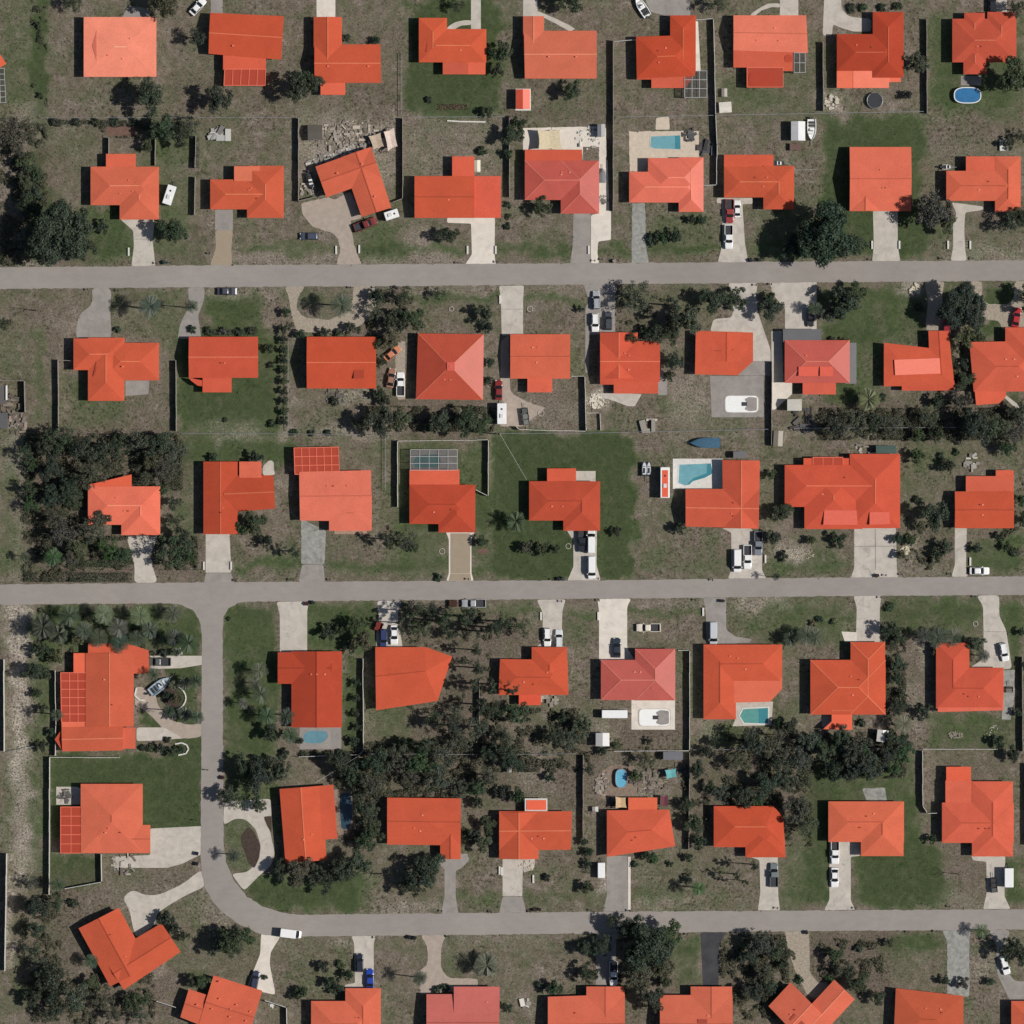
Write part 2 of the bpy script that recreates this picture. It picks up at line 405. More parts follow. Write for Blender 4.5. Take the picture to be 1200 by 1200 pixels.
# lawns: x0,y0,x1,y1, lushness, softness (photo pixels)
GREEN = [
    (474, -5, 590, 136, .85, 4), (0, 0, 38, 140, .50, 6), (0, 60, 30, 140, .3, 10), (37, 0, 56, 312, .98, 4), (88, 80, 190, 135, .10, 20), (165, 135, 226, 300, .60, 8),
    (60, 145, 130, 205, .45, 12), (95, 240, 160, 300, .75, 8), (60, 285, 155, 312, .40, 8), (225, 140, 345, 195, .28, 12),
    (280, 285, 398, 300, .60, 5), (415, 255, 475, 305, .62, 8), (420, 287, 552, 297, .72, 4), (580, 287, 672, 297, .72, 4), (580, 292, 672, 308, .30, 5),
    (700, 282, 742, 300, .60, 5), (758, 240, 846, 300, .55, 8), (760, 286, 850, 294, .75, 4), (876, 240, 960, 310, .55, 10),
    (840, 70, 962, 140, .45, 12), (840, 105, 900, 130, .5, 10), (720, 88, 835, 135, .22, 12), (925, 140, 960, 240, .30, 8),
    (962, 136, 1086, 305, .82, 5), (1075, 270, 1118, 290, .5, 6), (1086, 20, 1200, 132, .72, 6), (1088, 132, 1200, 145, .4, 6), (1088, 145, 1195, 240, .15, 15),
    (970, 105, 1080, 132, .2, 10), (1030, 260, 1115, 285, .5, 8), (1135, 250, 1200, 305, .3, 8),
    (0, 288, 1200, 297, .38, 4), (0, 343, 1200, 352, .40, 4), (0, 659, 1200, 668, .40, 4), (265, 713, 1200, 722, .42, 4), (520, 1046, 1200, 1056, .40, 4), (330, 1102, 1200, 1112, .36, 4),
    # third row
    (40, 380, 52, 505, .62, 4), (0, 345, 40, 450, .25, 10), (70, 435, 150, 505, .58, 10), (160, 340, 222, 405, .55, 10), (242, 345, 312, 388, .82, 7),
    (206, 385, 330, 508, .80, 6), (208, 440, 330, 500, .2, 10), (345, 455, 440, 505, .20, 10), (345, 342, 420, 365, .40, 8), (484, 343, 586, 353, .85, 4), (480, 345, 585, 385, .35, 8), (614, 345, 684, 353, .80, 4),
    (720, 335, 850, 392, .32, 8), (640, 470, 680, 495, .3, 8), (958, 338, 1088, 400, .72, 6), (960, 385, 1040, 480, .66, 6), (1090, 455, 1105, 490, .6, 5), (1106, 330, 1134, 350, .8, 3), (1150, 330, 1189, 356, .9, 2), (1148, 374, 1175, 390, .85, 3), (1180, 460, 1200, 480, .8, 3),
    # fourth row
    (0, 530, 20, 685, .65, 8), (20, 590, 44, 685, .45, 8), (205, 512, 345, 548, .78, 5), (205, 545, 232, 640, .62, 6), (275, 640, 355, 675, .22, 8), (275, 660, 350, 668, .75, 4), (330, 560, 352, 665, .40, 8),
    (383, 656, 470, 668, .72, 5), (438, 510, 462, 620, .45, 6), (400, 520, 455, 555, .3, 8), (455, 612, 528, 682, .62, 6), (464, 517, 572, 620, .66, 4), (553, 560, 578, 682, .62, 6), (577, 506, 744, 682, 1.0, 3), (703, 515, 746, 682, .2, 5),
    (746, 500, 850, 540, .16, 10), (750, 640, 856, 676, .45, 10), (893, 650, 1000, 676, .55, 6), (890, 540, 916, 640, .30, 8), (1055, 520, 1118, 620, .40, 10), (1134, 625, 1200, 672, .72, 6), (1186, 540, 1200, 640, .5, 6), (1060, 510, 1200, 560, .3, 12),
    # fifth row
    (30, 709, 237, 765, .72, 6), (200, 730, 236, 890, .85, 3), (35, 760, 66, 885, .68, 6), (160, 832, 192, 852, .9, 3), (262, 706, 328, 890, .78, 4), (355, 706, 443, 765, .72, 6), (400, 770, 426, 880, .80, 5),
    (430, 820, 480, 880, .45, 8), (480, 706, 632, 735, .35, 10), (555, 700, 640, 722, .35, 6), (662, 715, 702, 722, .7, 4), (736, 716, 826, 724, .72, 4), (735, 725, 825, 752, .2, 10), (855, 716, 900, 750, .6, 8), (900, 697, 1000, 760, .62, 8),
    (1033, 697, 1150, 745, .72, 6), (1172, 700, 1200, 800, .72, 6), (1180, 720, 1196, 770, .3, 6), (822, 842, 880, 875, .72, 6), (1080, 835, 1195, 878, .70, 6), (665, 840, 700, 870, .35, 8), (432, 760, 530, 900, .25, 10), (700, 845, 802, 880, .18, 8),
    # sixth row
    (57, 886, 236, 985, .95, 3), (58, 1002, 119, 1042, .90, 4), (0, 880, 12, 1000, .55, 5), (35, 885, 56, 1050, .66, 5), (10, 1000, 40, 1180, .35, 6), (262, 890, 330, 945, .66, 6), (262, 960, 300, 1022, .55, 4), (125, 1014, 175, 1028, .6, 6),
    (285, 1022, 425, 1070, .85, 6), (400, 1000, 520, 1060, .40, 10), (530, 1045, 592, 1066, .45, 6), (615, 1040, 710, 1066, .40, 8), (740, 1005, 800, 1066, .45, 8), (740, 1040, 850, 1052, .35, 6), (912, 990, 972, 1066, .60, 8),
    (935, 885, 1075, 985, .72, 6), (945, 920, 975, 1062, .85, 5), (998, 986, 1108, 1066, .85, 6), (1058, 930, 1078, 1000, .60, 5), (1100, 950, 1160, 1065, .22, 8), (1178, 1005, 1200, 1066, .70, 4), (1080, 880, 1195, 915, .15, 8),
    # bottom
    (255, 1090, 305, 1130, .55, 8), (330, 1100, 413, 1175, .40, 10), (438, 1100, 495, 1170, .15, 10), (522, 1100, 700, 1160, .18, 12), (540, 1145, 562, 1160, .5, 4), (785, 1095, 822, 1160, .75, 6), (846, 1095, 880, 1160, .45, 8), (1030, 1100, 1105, 1112, .72, 4), (1030, 1095, 1108, 1160, .35, 10), (1140, 1100, 1160, 1120, .4, 5), (0, 1150, 40, 1200, .35, 8),
]
PALE = [   # bare shell sand and washed-out ground
    (13, 698, 32, 915, .9, 5), (14, 910, 34, 1045, .6, 6), (16, 725, 30, 770, .5, 5), (15, 880, 30, 925, .7, 5), (17, 800, 30, 850, .6, 5), (14, 550, 26, 700, .18, 6), (22, 125, 48, 175, .42, 8), (0, 170, 22, 240, .2, 10), (25, 980, 42, 1025, .38, 6), (8, 1020, 14, 1140, .6, 2), (6, 505, 32, 560, .32, 7), (22, 305, 60, 314, .45, 3), (95, 880, 96, 884, 0, 1),
    (245, 300, 395, 309, .32, 5), (480, 298, 545, 310, .32, 5), (420, 300, 470, 310, .35, 5), (240, 337, 330, 345, .30, 4), (480, 336, 585, 345, .22, 5), (614, 335, 684, 343, .22, 5), (350, 140, 465, 215, .38, 8), (475, 140, 585, 210, .12, 12), (480, 265, 505, 290, .30, 8),
    (785, 440, 830, 500, .30, 10), (690, 460, 710, 480, .95, 3), (960, 110, 985, 130, .8, 5), (1062, 335, 1082, 345, .85, 4), (1110, 290, 1200, 306, .32, 5), (1088, 165, 1190, 185, .14, 10), (800, 1050, 805, 1060, .2, 10),
    (370, 500, 440, 510, .55, 6), (400, 455, 440, 470, .55, 5), (860, 698, 928, 712, .42, 5), (740, 700, 825, 710, .22, 5), (910, 640, 945, 655, .85, 4), (785, 655, 790, 660, .2, 15), (1010, 510, 1050, 530, .25, 8), (1050, 665, 1112, 676, .25, 5), (1060, 635, 1075, 650, .5, 4),
    (1078, 745, 1086, 785, .55, 4), (1060, 790, 1080, 860, .22, 6), (820, 840, 835, 870, .40, 6), (480, 690, 500, 712, .12, 4), (605, 880, 650, 930, .25, 10), (720, 900, 780, 935, .35, 8), (700, 840, 712, 875, .35, 5), (430, 1058, 520, 1069, .28, 5), (740, 1054, 820, 1066, .30, 5), (696, 1025, 712, 1050, .60, 4),
    (225, 1030, 250, 1080, .18, 8), (245, 1065, 275, 1085, .3, 5), (100, 1030, 225, 1060, .10, 8), (380, 1100, 412, 1108, .30, 5), (1100, 1045, 1155, 1064, .18, 6), (300, 425, 302, 427, 0, 1), (535, 1095, 640, 1106, .20, 5), (1140, 1110, 1165, 1150, .25, 6), (245, 500, 300, 512, .35, 6), (420, 500, 470, 515, .3, 6), (330, 500, 345, 512, .4, 4), (560, 470, 690, 502, .18, 10),
]
LITTER = [  # leaf litter, bare soil and bark under the trees
    (28, 505, 215, 575, .85, 8), (28, 570, 105, 680, .80, 8), (100, 625, 235, 682, .70, 8), (480, 715, 580, 900, .62, 12), (430, 870, 700, 935, .80, 10), (560, 725, 605, 770, .8, 8), (565, 880, 680, 940, .75, 8), (440, 700, 540, 760, .40, 10), (800, 870, 950, 990, .60, 12), (725, 845, 800, 872, .85, 6),
    (470, 1000, 520, 1040, .5, 10), (395, 880, 445, 1000, .6, 8), (960, 470, 1200, 515, .70, 8), (420, 340, 475, 400, .55, 8), (430, 470, 585, 508, .60, 8), (720, 335, 800, 400, .45, 10), (845, 330, 860, 360, .4, 6), (1060, 370, 1130, 480, .35, 8), (30, 1020, 130, 1200, .62, 12), (130, 1140, 215, 1200, .55, 12),
    (170, 1020, 235, 1050, .4, 8), (240, 1040, 300, 1130, .4, 10), (840, 1095, 925, 1200, .55, 8), (948, 1092, 1045, 1170, .78, 6), (1020, 1095, 1050, 1170, .55, 6), (690, 1095, 785, 1200, .55, 8), (1038, 700, 1060, 880, .45, 6), (1060, 760, 1080, 870, .60, 6), (985, 690, 1000, 700, 0, 2), (0, 140, 60, 240, .60, 10), (0, 250, 105, 315, .45, 10),
    (25, 250, 60, 312, .5, 8), (120, 150, 165, 165, .6, 4), (590, 128, 700, 140, .6, 4), (1060, 590, 1112, 672, .40, 8), (340, 640, 445, 655, .35, 8), (30, 500, 45, 690, .5, 5), (60, 1030, 240, 1060, .35, 10), (955, 130, 965, 140, 0, 2), (1090, 145, 1195, 180, .35, 10), (700, 870, 800, 935, .45, 8),
    (620, 455, 680, 500, .4, 10), (1115, 1000, 1160, 1062, .30, 10), (1100, 860, 1190, 920, .30, 10), (20, 440, 36, 520, .6, 5), (185, 700, 195, 705, 0, 2), (85, 663, 155, 672, .7, 3), (340, 20, 475, 135, .22, 15), (600, 40, 715, 135, .20, 15), (290, 20, 345, 140, .2, 12), (200, 90, 260, 140, .4, 10),
]
def build_ground():
    core = np.arange(-132, 132.01, 0.5)
    far = np.array([-3000, -1500, -700, -350, -220, -160]); ax = np.concatenate([far, core, -far[::-1]])
    n = len(ax); X, Y = np.meshgrid(ax, ax)
    px = X / S + 600; py = 600 - Y / S
    n1 = smooth_noise(X.shape, 90, 1) - .5; n2 = smooth_noise(X.shape, 90, 2) - .5
    n3 = smooth_noise(X.shape, 240, 3) - .5; n4 = smooth_noise(X.shape, 240, 4) - .5
    wx = px + n1 * 14 + n3 * 7; wy = py + n2 * 14 + n4 * 7
    def field(lst, combine):
        out = np.zeros(X.shape)
        for x0, y0, x1, y1, a, s in lst:
            sg = lambda t: 1 / (1 + np.exp(-np.clip(t / s * 1.7, -40, 40)))
            v = a * sg(wx - x0) * sg(x1 - wx) * sg(wy - y0) * sg(y1 - wy)
            out = np.maximum(out, v) if combine else out + v * (1 - out)
        return out
    g = field(GREEN, False); base_g = 0.10 + 0.30 * smooth_noise(X.shape, 40, 5) + .25 * (smooth_noise(X.shape, 130, 8) - .4)
    g = np.clip(np.maximum(np.where(g < .88, g * 1.12, g), base_g), 0, 1.05)
    p = np.clip(field(PALE, True) * (0.7 + 0.9 * smooth_noise(X.shape, 160, 6)), 0, 1)
    d = np.clip(field(LITTER, True) * (0.6 + 0.7 * smooth_noise(X.shape, 120, 7)), 0, 1)
    far_m = (np.abs(X) > 128) | (np.abs(Y) > 128)
    g[far_m] = 0.3; p[far_m] = 0; d[far_m] = 0
    co = np.zeros((n * n, 3), np.float32); co[:, 0] = X.ravel(); co[:, 1] = Y.ravel()
    i = np.arange(n * n).reshape(n, n)
    quads = np.stack([i[:-1, :-1], i[:-1, 1:], i[1:, 1:], i[1:, :-1]], -1).reshape(-1, 4)
    me = bpy.data.meshes.new('ground'); nq = len(quads)
    me.vertices.add(n * n); me.vertices.foreach_set('co', co.ravel())
    me.loops.add(nq * 4); me.loops.foreach_set('vertex_index', quads.ravel().astype(np.int32))
    me.polygons.add(nq); me.polygons.foreach_set('loop_start', (np.arange(nq) * 4).astype(np.int32))
    me.update(calc_edges=True)
    for nm, arr in (('green', g), ('pale', p), ('litter', d)):
        a = me.attributes.new(nm, 'FLOAT', 'POINT'); a.data.foreach_set('value', arr.ravel().astype(np.float32))
    return struct(link('ground', me, M['ground']))
build_ground()

# ------------------------------------------------------------------ streets
sheet('road', [(-700, 317), (0, 313.3), (240, 311), (480, 309.5), (720, 308.3), (960, 306.3), (1200, 305), (1900, 301), (1900, 324), (1200, 329), (960, 331), (720, 333), (480, 335.2), (240, 336.5), (0, 338.5), (-700, 343)], 0.040, M['road'], 0, .28)
sheet('road', [(-700, 690), (0, 685), (240, 682.4), (480, 681), (720, 679.8), (960, 677), (1200, 675.5), (1900, 670), (1900, 691), (1200, 697), (960, 698.8), (720, 701.5), (480, 703.5), (290, 705), (279, 707), (268, 713), (262, 723), (261, 735),
      (261.3, 880), (262, 990), (265, 1010), (274, 1032), (290, 1051), (308, 1062), (330, 1069.5), (352, 1072), (480, 1070.5), (720, 1068.3), (960, 1067), (1200, 1065.3), (1900, 1061),
      (1900, 1086), (1200, 1089.5), (960, 1091), (720, 1093.5), (480, 1096.2), (350, 1097.4), (325, 1098), (303, 1094), (281, 1084), (262, 1070), (249, 1056), (240, 1040), (236.2, 1022), (235, 1000), (236, 880), (236.5, 745), (234, 728), (226, 715), (213, 708.8), (198, 707), (0, 708.6), (-700, 714)], 0.040, M['road'], 0, .28)

DRIVES = [  # material, corner rounding, polygon
    # top row
    ('conc_grey', 1, [(150, 7), (168, 9), (178, 14), (172, 21), (143, 21)]), ('conc_grey', 1, [(247, -30), (261, -30), (261, 16), (247, 16)]), ('conc_bright', 0, [(371, -30), (393, -30), (393, 22), (371, 22)]),
    ('conc_mid', 0, [(552, -30), (563.5, -30), (563.5, 36), (552, 36)]), ('conc_mid', 3, [(524, 32), (533, 26), (545, 23.5), (553, 24), (553, 29), (540, 30), (530, 36), (524, 36)]), ('conc_mid', 0, [(613, -30), (630, -30), (630, 21), (613, 21)]), ('conc_mid', 1, [(630, 13), (640, 17), (654, 23), (668, 30), (674, 34), (668, 37), (652, 28), (638, 21), (630, 19)]),
    ('conc_grey', 1, [(757, -30), (809, -30), (809, 18), (785, 20), (763, 14), (757, 2)]), ('conc_mid', 0, [(914, -30), (935.5, -30), (935.5, 20), (914, 20)]), ('conc_mid', 3, [(914, 4), (900, 4), (889, 10), (878, 18), (884, 19), (893, 12), (905, 8), (914, 9)]),
    ('conc_mid', 4, [(967, -30), (985, -30), (986, 10), (994, 19), (1008, 21), (1021, 22), (1021, 37), (1000, 37), (984, 32), (976, 28), (975, 42), (964, 42)]), ('conc_mid', 0, [(1160, -30), (1180, -30), (1180, 16), (1158, 16)]), ('conc_grey', 0, [(1126, 89), (1150, 89), (1150, 100), (1126, 100)]),
    ('conc_bright', 1, [(813, 25), (818, 25), (821, 84), (815, 84)]),
    # second row
    ('conc_mid', 3, [(141, 257), (181, 257), (179, 283), (182, 312), (154, 312), (157, 288), (156, 270)]), ('conc_grey', 0, [(252, 246), (273, 246), (273, 270), (252, 270)]), ('tan', 3, [(252, 270), (273, 270), (271, 292), (272, 311), (246, 311), (253, 290)]),
    ('paver', 3, [(353, 238), (384, 231), (393, 234), (411, 224), (424, 256), (411, 258), (414, 285), (424, 310), (394, 310), (399, 293), (396, 280), (388, 272), (366, 266), (354, 250)]),
    ('conc_bright', 2, [(524, 255), (580, 255), (579.5, 298), (581, 310), (545, 310), (553, 298), (552, 262), (524, 261)]), ('conc_grey', 2, [(672, 250), (692, 250), (692, 308.5), (668, 308.5), (671, 290)]), ('conc_bright', 2, [(692.5, 252), (716, 247), (716, 281), (701, 283), (700, 296), (702, 308.5), (692.5, 308.5)]),
    ('conc_stained', 1, [(741, 238), (756, 238), (757, 290), (760, 308), (740, 308)]), ('conc_mid', 2, [(840, 232), (882, 232), (882, 239), (870, 239), (873, 285), (877, 308), (841, 308), (847, 285), (846, 238), (840, 238)]), ('conc_mid', 2, [(1023, 247), (1052, 247), (1052, 288), (1055, 306), (1022, 306), (1024, 288)]),
    ('conc_mid', 3, [(1115, 237), (1152, 242), (1152, 246), (1131, 249), (1130, 270), (1131, 292), (1133, 305.5), (1114, 305.5), (1117, 290), (1117, 262), (1121, 250)]),
    # third row
    ('conc_grey', 8, [(107, 337), (131, 337), (129, 362), (131, 398), (89, 398), (90, 380), (93, 368), (106, 359), (109, 350)]), ('conc_grey', 4, [(220, 337), (240, 336.5), (239, 352), (232, 370), (236, 397), (208, 397), (211, 380), (222, 358)]),
    ('gravel', 5, [(333, 335.5), (358, 335.5), (349, 348), (347, 362), (356, 372), (385, 375), (402, 368), (414, 352), (414, 335.5), (441, 335), (441, 358), (428, 378), (402, 391), (348, 389), (341, 368), (339, 350)]), ('gravel', 2, [(462, 400), (475, 400), (475, 468), (466, 468)]),
    ('conc_mid', 2, [(585, 335), (614, 334.5), (613, 352), (613, 393), (588, 393), (587, 354)]), ('conc_grey', 2, [(684, 333.5), (721, 333), (721, 392), (704, 392), (690, 392), (690, 437), (686, 437), (686, 362), (690, 352)]),
    ('conc_mid', 4, [(853, 331.5), (888, 331), (886, 346), (888, 366), (897, 392), (903, 410), (903, 440), (880, 440), (882, 391), (832, 389), (836, 374), (858, 372), (860, 350)]), ('conc_grey', 0, [(864, 423), (903, 423), (903, 440), (896, 440), (864, 440)]), ('conc_grey', 0, [(832, 440.5), (895, 440.5), (895, 489), (834, 489)]),
    ('conc_mid', 1, [(902, 330.8), (957, 330.5), (957, 388), (920, 388), (920, 362), (905, 344)]), ('conc_mid', 1, [(916, 388), (904, 388), (904, 450), (918, 450)]), ('conc_bright', 1, [(904, 448), (928, 448), (928, 462), (908, 480), (904, 480)]), ('gravel', 4, [(1084, 330), (1107, 329.8), (1104, 346), (1108, 388), (1085, 388), (1087, 350)]),
    ('gravel', 4, [(1130, 329.8), (1151, 329.6), (1151, 350), (1158, 356.5), (1182, 356.5), (1188, 350), (1189, 329.5), (1260, 329), (1260, 386), (1174, 386), (1171, 376), (1152, 374), (1147, 352)]), ('conc_mid', 1, [(1175, 464), (1179, 463), (1198, 478), (1193, 481)]), ('conc_mid', 1, [(690, 461), (735, 461), (752, 462), (744, 476), (736, 476), (720, 470), (700, 464)]), ('conc_grey', 1, [(771, 435), (782, 435), (782, 463), (771, 463)]),
    ('conc_grey', 0, [(147, 446), (175, 446), (174, 462), (147, 464)]), ('paver', 5, [(587, 400), (596, 392), (598, 460), (620, 472), (640, 478), (612, 500), (585, 500)]),
    # fourth row
    ('conc_mid', 6, [(148, 628), (186, 628), (176, 650), (180, 668), (185, 683), (157, 683), (158, 664)]), ('conc_mid', 1, [(241, 625), (269, 625), (271, 671), (241, 671)]), ('conc_grey', 2, [(241, 671.5), (271, 671.5), (274, 682.8), (239, 683)]),
    ('conc_stained', 3, [(353, 608), (382, 622), (380, 661), (353, 661)]), ('conc_grey', 3, [(354, 661.5), (379, 661.5), (381, 681.8), (350, 682)]), ('conc_bright', 2, [(522, 622), (557, 622), (552.5, 632), (552.5, 672), (555, 680.5), (523, 680.8), (526, 672), (526, 632)]),
    ('conc_mid', 2, [(664, 621), (699.5, 621), (699, 662), (704, 680), (665, 680.3), (672, 664), (672, 634)]), ('conc_mid', 2, [(846, 619), (880, 619), (893, 640), (893, 668), (898, 677.8), (853, 678), (857, 668), (857, 624)]), ('conc_mid', 2, [(1001, 618), (1050, 618), (1051, 668), (1053, 676.4), (997, 676.8), (1001, 666)]), ('conc_mid', 2, [(1119, 618), (1133, 618), (1132, 662), (1134, 675.7), (1115, 676), (1119, 662)]),
    ('conc_mid', 0, [(675, 552), (698, 552), (698, 564), (675, 564)]), ('conc_mid', 3, [(308, 558), (308, 546), (316, 539), (321, 541), (321, 552), (323, 556)]), ('brick', 0, [(392, 621), (430, 621), (430, 626), (392, 626)]),
    # fifth row
    ('conc_mid', 3, [(324, 705.2), (362, 704.8), (360, 716), (360, 766), (328, 766), (328, 720)]), ('conc_mid', 3, [(442, 704.3), (471, 703.8), (466, 720), (472, 760), (441, 760), (441, 742), (444, 724)]), ('conc_mid', 3, [(629, 702.8), (663, 702.4), (659, 716), (658, 760), (626, 760), (636, 752), (636, 718)]), ('conc_bright', 4, [(700, 702), (740, 701.5), (735, 710), (735, 760), (745, 775), (702, 775), (702, 716)]),
    ('conc_grey', 3, [(824, 700.7), (851, 700.4), (851, 738), (862, 746), (882, 749), (878, 753), (828, 756), (827, 716)]), ('conc_mid', 3, [(1000, 698.6), (1033, 698), (1031, 712), (1031, 754), (1003, 754), (1004, 712)]), ('conc_bright', 1, [(986, 740), (1004, 741), (1004, 752), (990, 752)]), ('conc_mid', 5, [(1144, 697.8), (1171, 697.4), (1171, 722), (1179, 738), (1186, 784), (1134, 784), (1153, 772), (1152, 710)]),
    ('conc_mid', 1, [(175, 768.5), (237, 768.5), (237, 779), (212, 783), (176, 784)]), ('paver', 8, [(158, 802), (182, 812), (186, 830), (204, 845), (222, 850), (238, 847), (238, 864), (200, 866), (184, 846), (168, 830), (158, 828)]), ('conc_mid', 3, [(160, 852.5), (192, 852.5), (214, 865), (190, 867.5), (160, 868.5)]), ('conc_stained', 0, [(1175, 785), (1189, 785), (1189, 816), (1184, 843), (1174, 843)]), ('conc_bright', 0, [(740, 820), (791, 820), (791, 855), (740, 855)]), ('conc_mid', 1, [(861, 822), (906, 822), (904, 850), (858, 851), (861, 845)]), ('conc_mid', 0, [(964, 838), (976, 838), (976, 848), (966, 853), (963, 850)]),
    # sixth row
    ('conc_mid', 2, [(176, 971), (237, 968), (236, 1001), (214, 1012), (196, 1017), (134, 1017), (132, 1004), (176, 1002)]), ('conc_mid', 8, [(143, 1052), (156, 1042), (168, 1049), (186, 1049), (214, 1036), (237, 1018), (242, 1038), (216, 1050), (196, 1062), (183, 1071), (183, 1082), (160, 1101), (155, 1084), (152, 1066)]), ('conc_mid', 0, [(66, 922), (90, 922), (96, 925), (96, 943), (66, 943)]),
    ('conc_mid', 5, [(262, 946), (266, 939), (318, 936), (318, 960), (308, 958), (316, 972), (322, 1000), (318, 1014), (304, 1026), (286, 1044), (271, 1024), (290, 1022), (302, 1010), (306, 992), (300, 972), (288, 960), (276, 959), (262, 967)]), ('conc_grey', 2, [(506, 1006), (548, 1000), (550, 1008), (540, 1018), (534, 1020), (534, 1050), (537, 1070), (517, 1070.3), (521, 1050), (521, 1018)]),
    ('conc_mid', 0, [(589, 1004), (613, 1004), (612, 1050), (589, 1050)]), ('conc_grey', 2, [(589, 1050.5), (612, 1050.5), (617, 1069.3), (585, 1069.5)]), ('conc_mid', 3, [(613.5, 1005), (627, 1005), (626, 1018), (613.5, 1023)]), ('conc_grey', 1, [(711, 1003), (735, 1003), (736, 1067.8), (707, 1068.2), (711, 1050)]), ('conc_bright', 0, [(736, 1004), (739, 1004), (739, 1066), (736, 1066)]),
    ('conc_mid', 2, [(876, 1003), (911.5, 1003), (912, 1050), (914, 1066.8), (888, 1067), (891, 1046), (890, 1008)]), ('conc_mid', 2, [(972, 985), (1008, 985), (1008, 1003), (997, 1004), (997, 1055), (1002, 1066), (966, 1066.5), (972, 1054)]), ('conc_mid', 2, [(1138, 1003), (1178, 1003), (1177, 1050), (1184, 1065), (1152, 1065.5), (1156, 1048), (1156, 1010), (1140, 1008)]), ('conc_stained', 2, [(1010, 924), (1037, 923), (1039, 939), (1016, 939)]),
    ('dark_patio', 5, [(702, 906), (716, 896), (742, 896), (752, 912), (746, 934), (706, 938), (697, 926)]),
    # bottom row
    ('conc_bright', 4, [(306, 1093), (329, 1097), (317, 1116), (316, 1130), (323, 1166), (289, 1158), (296, 1140), (305, 1118)]), ('conc_mid', 2, [(412, 1097), (440, 1096.7), (438, 1106), (438, 1159), (404, 1158), (404, 1154), (416, 1152), (415, 1106)]), ('paver', 4, [(493, 1096), (523, 1095.5), (517, 1110), (517, 1136), (526, 1146), (560, 1147), (560, 1160), (492, 1165), (492, 1138), (501, 1130), (501, 1110)]),
    ('conc_grey', 2, [(699, 1094), (724, 1093.7), (722, 1104), (722, 1158), (698, 1158)]), ('asphalt', 2, [(821, 1092.7), (851, 1092.3), (843, 1108), (842, 1158), (824, 1158)]), ('gravel', 3, [(919, 1091.5), (948, 1091), (949, 1140), (960, 1152), (975, 1150), (966, 1174), (946, 1166), (932, 1138), (922, 1108)]), ('conc_stained', 2, [(1104, 1090.4), (1138, 1090), (1136, 1100), (1136, 1168), (1110, 1166), (1110, 1104)]),
    ('conc_grey', 5, [(1158, 1090), (1184, 1089.7), (1180, 1104), (1170, 1128), (1190, 1150), (1260, 1150), (1260, 1180), (1185, 1176), (1168, 1140), (1168, 1108)]),
]
for k, (mname, rnd, pts) in enumerate(DRIVES):
    nm = 'patio' if len(pts) == 4 and rnd == 0 and mname != 'asphalt' else 'driveway'
    sheet(nm, pts, 0.006 + 0.0012 * (k % 24), M[mname], rnd, 0.25 if mname in ('gravel', 'paver', 'conc_stained') else 0.0)
sheet('driveway', R4(528, 625, 551, 672), 0.055, M['tan'])
sheet('driveway', [(528, 672.3), (551, 672.3), (552.5, 680.4), (526, 680.6)], 0.0555, M['tan'])
# concrete joints are real gaps: dark narrow strips laid in the wide drives
for pts in ([(1001, 640), (1051, 639.5), (1051, 640.4), (1001, 640.9)], [(1025.5, 620), (1026.4, 620), (1026.4, 668), (1025.5, 668)], [(588, 362), (613, 362), (613, 362.6), (588, 362.6)], [(156, 280), (180, 280), (180, 280.6), (156, 280.6)], [(1152, 740), (1179, 740), (1179, 740.6), (1152, 740.6)]):
    sheet('paving_joint', pts, 0.05, M['conc_stained'])
sheet('mulch_bed', [(291, 968), (298, 975), (305, 990), (304, 1005), (298, 1018), (290, 1010), (288, 1000), (283, 990), (282, 980)], 0.035, M['mulch'], 3)
sheet('mulch_bed', [(309, 957), (318, 956), (318, 976), (313, 968)], 0.035, M['mulch'], 2)
sheet('mulch_bed', [(188, 804), (202, 802), (210, 812), (212, 824), (204, 832), (196, 828), (188, 818)], 0.05, M['mulch'], 4)
sheet('mulch_bed', [(124, 148), (160, 148), (162, 158), (126, 160)], 0.02, M['redmulch'], 3, 0.6)
sheet('mulch_bed', [(560, 644), (570, 642), (573, 646), (568, 650), (559, 648)], 0.02, M['redmulch'], 2)
# ================================================================== HOUSES
EAVE = 2.75
M['cage_bar'] = plain('dull_white_aluminium', (.42, .42, .41), .5)
def quad(p):
    if len(p) == 4 and not isinstance(p[0], (tuple, list)): return [(p[0], p[1]), (p[2], p[1]), (p[2], p[3]), (p[0], p[3])]
    return list(p)
def shrink(pts, f):
    cx = sum(p[0] for p in pts) / len(pts); cy = sum(p[1] for p in pts) / len(pts)
    return [(cx + (x - cx) * f, cy + (y - cy) * f) for x, y in pts]
def inset(pts, d):
    """move every edge of a convex pixel polygon inwards by d px"""
    n = len(pts); c = Vector((sum(p[0] for p in pts) / n, sum(p[1] for p in pts) / n)); L = []
    for i in range(n):
        a = Vector(pts[i]); b = Vector(pts[(i + 1) % n]); t = (b - a).normalized(); nn = Vector((-t.y, t.x))
        if (c - a).dot(nn) < 0: nn = -nn
        L.append((a + nn * d, t))
    out = []
    for i in range(n):
        (a, t), (b, s) = L[i - 1], L[i]
        cr = t.x * s.y - t.y * s.x
        if abs(cr) < 1e-6: out.append(tuple(b)); continue
        k = ((b.x - a.x) * s.y - (b.y - a.y) * s.x) / cr
        out.append(tuple(a + t * k))
    return out
def w2(pts): return [tuple(W(*p))[:2] for p in pts]

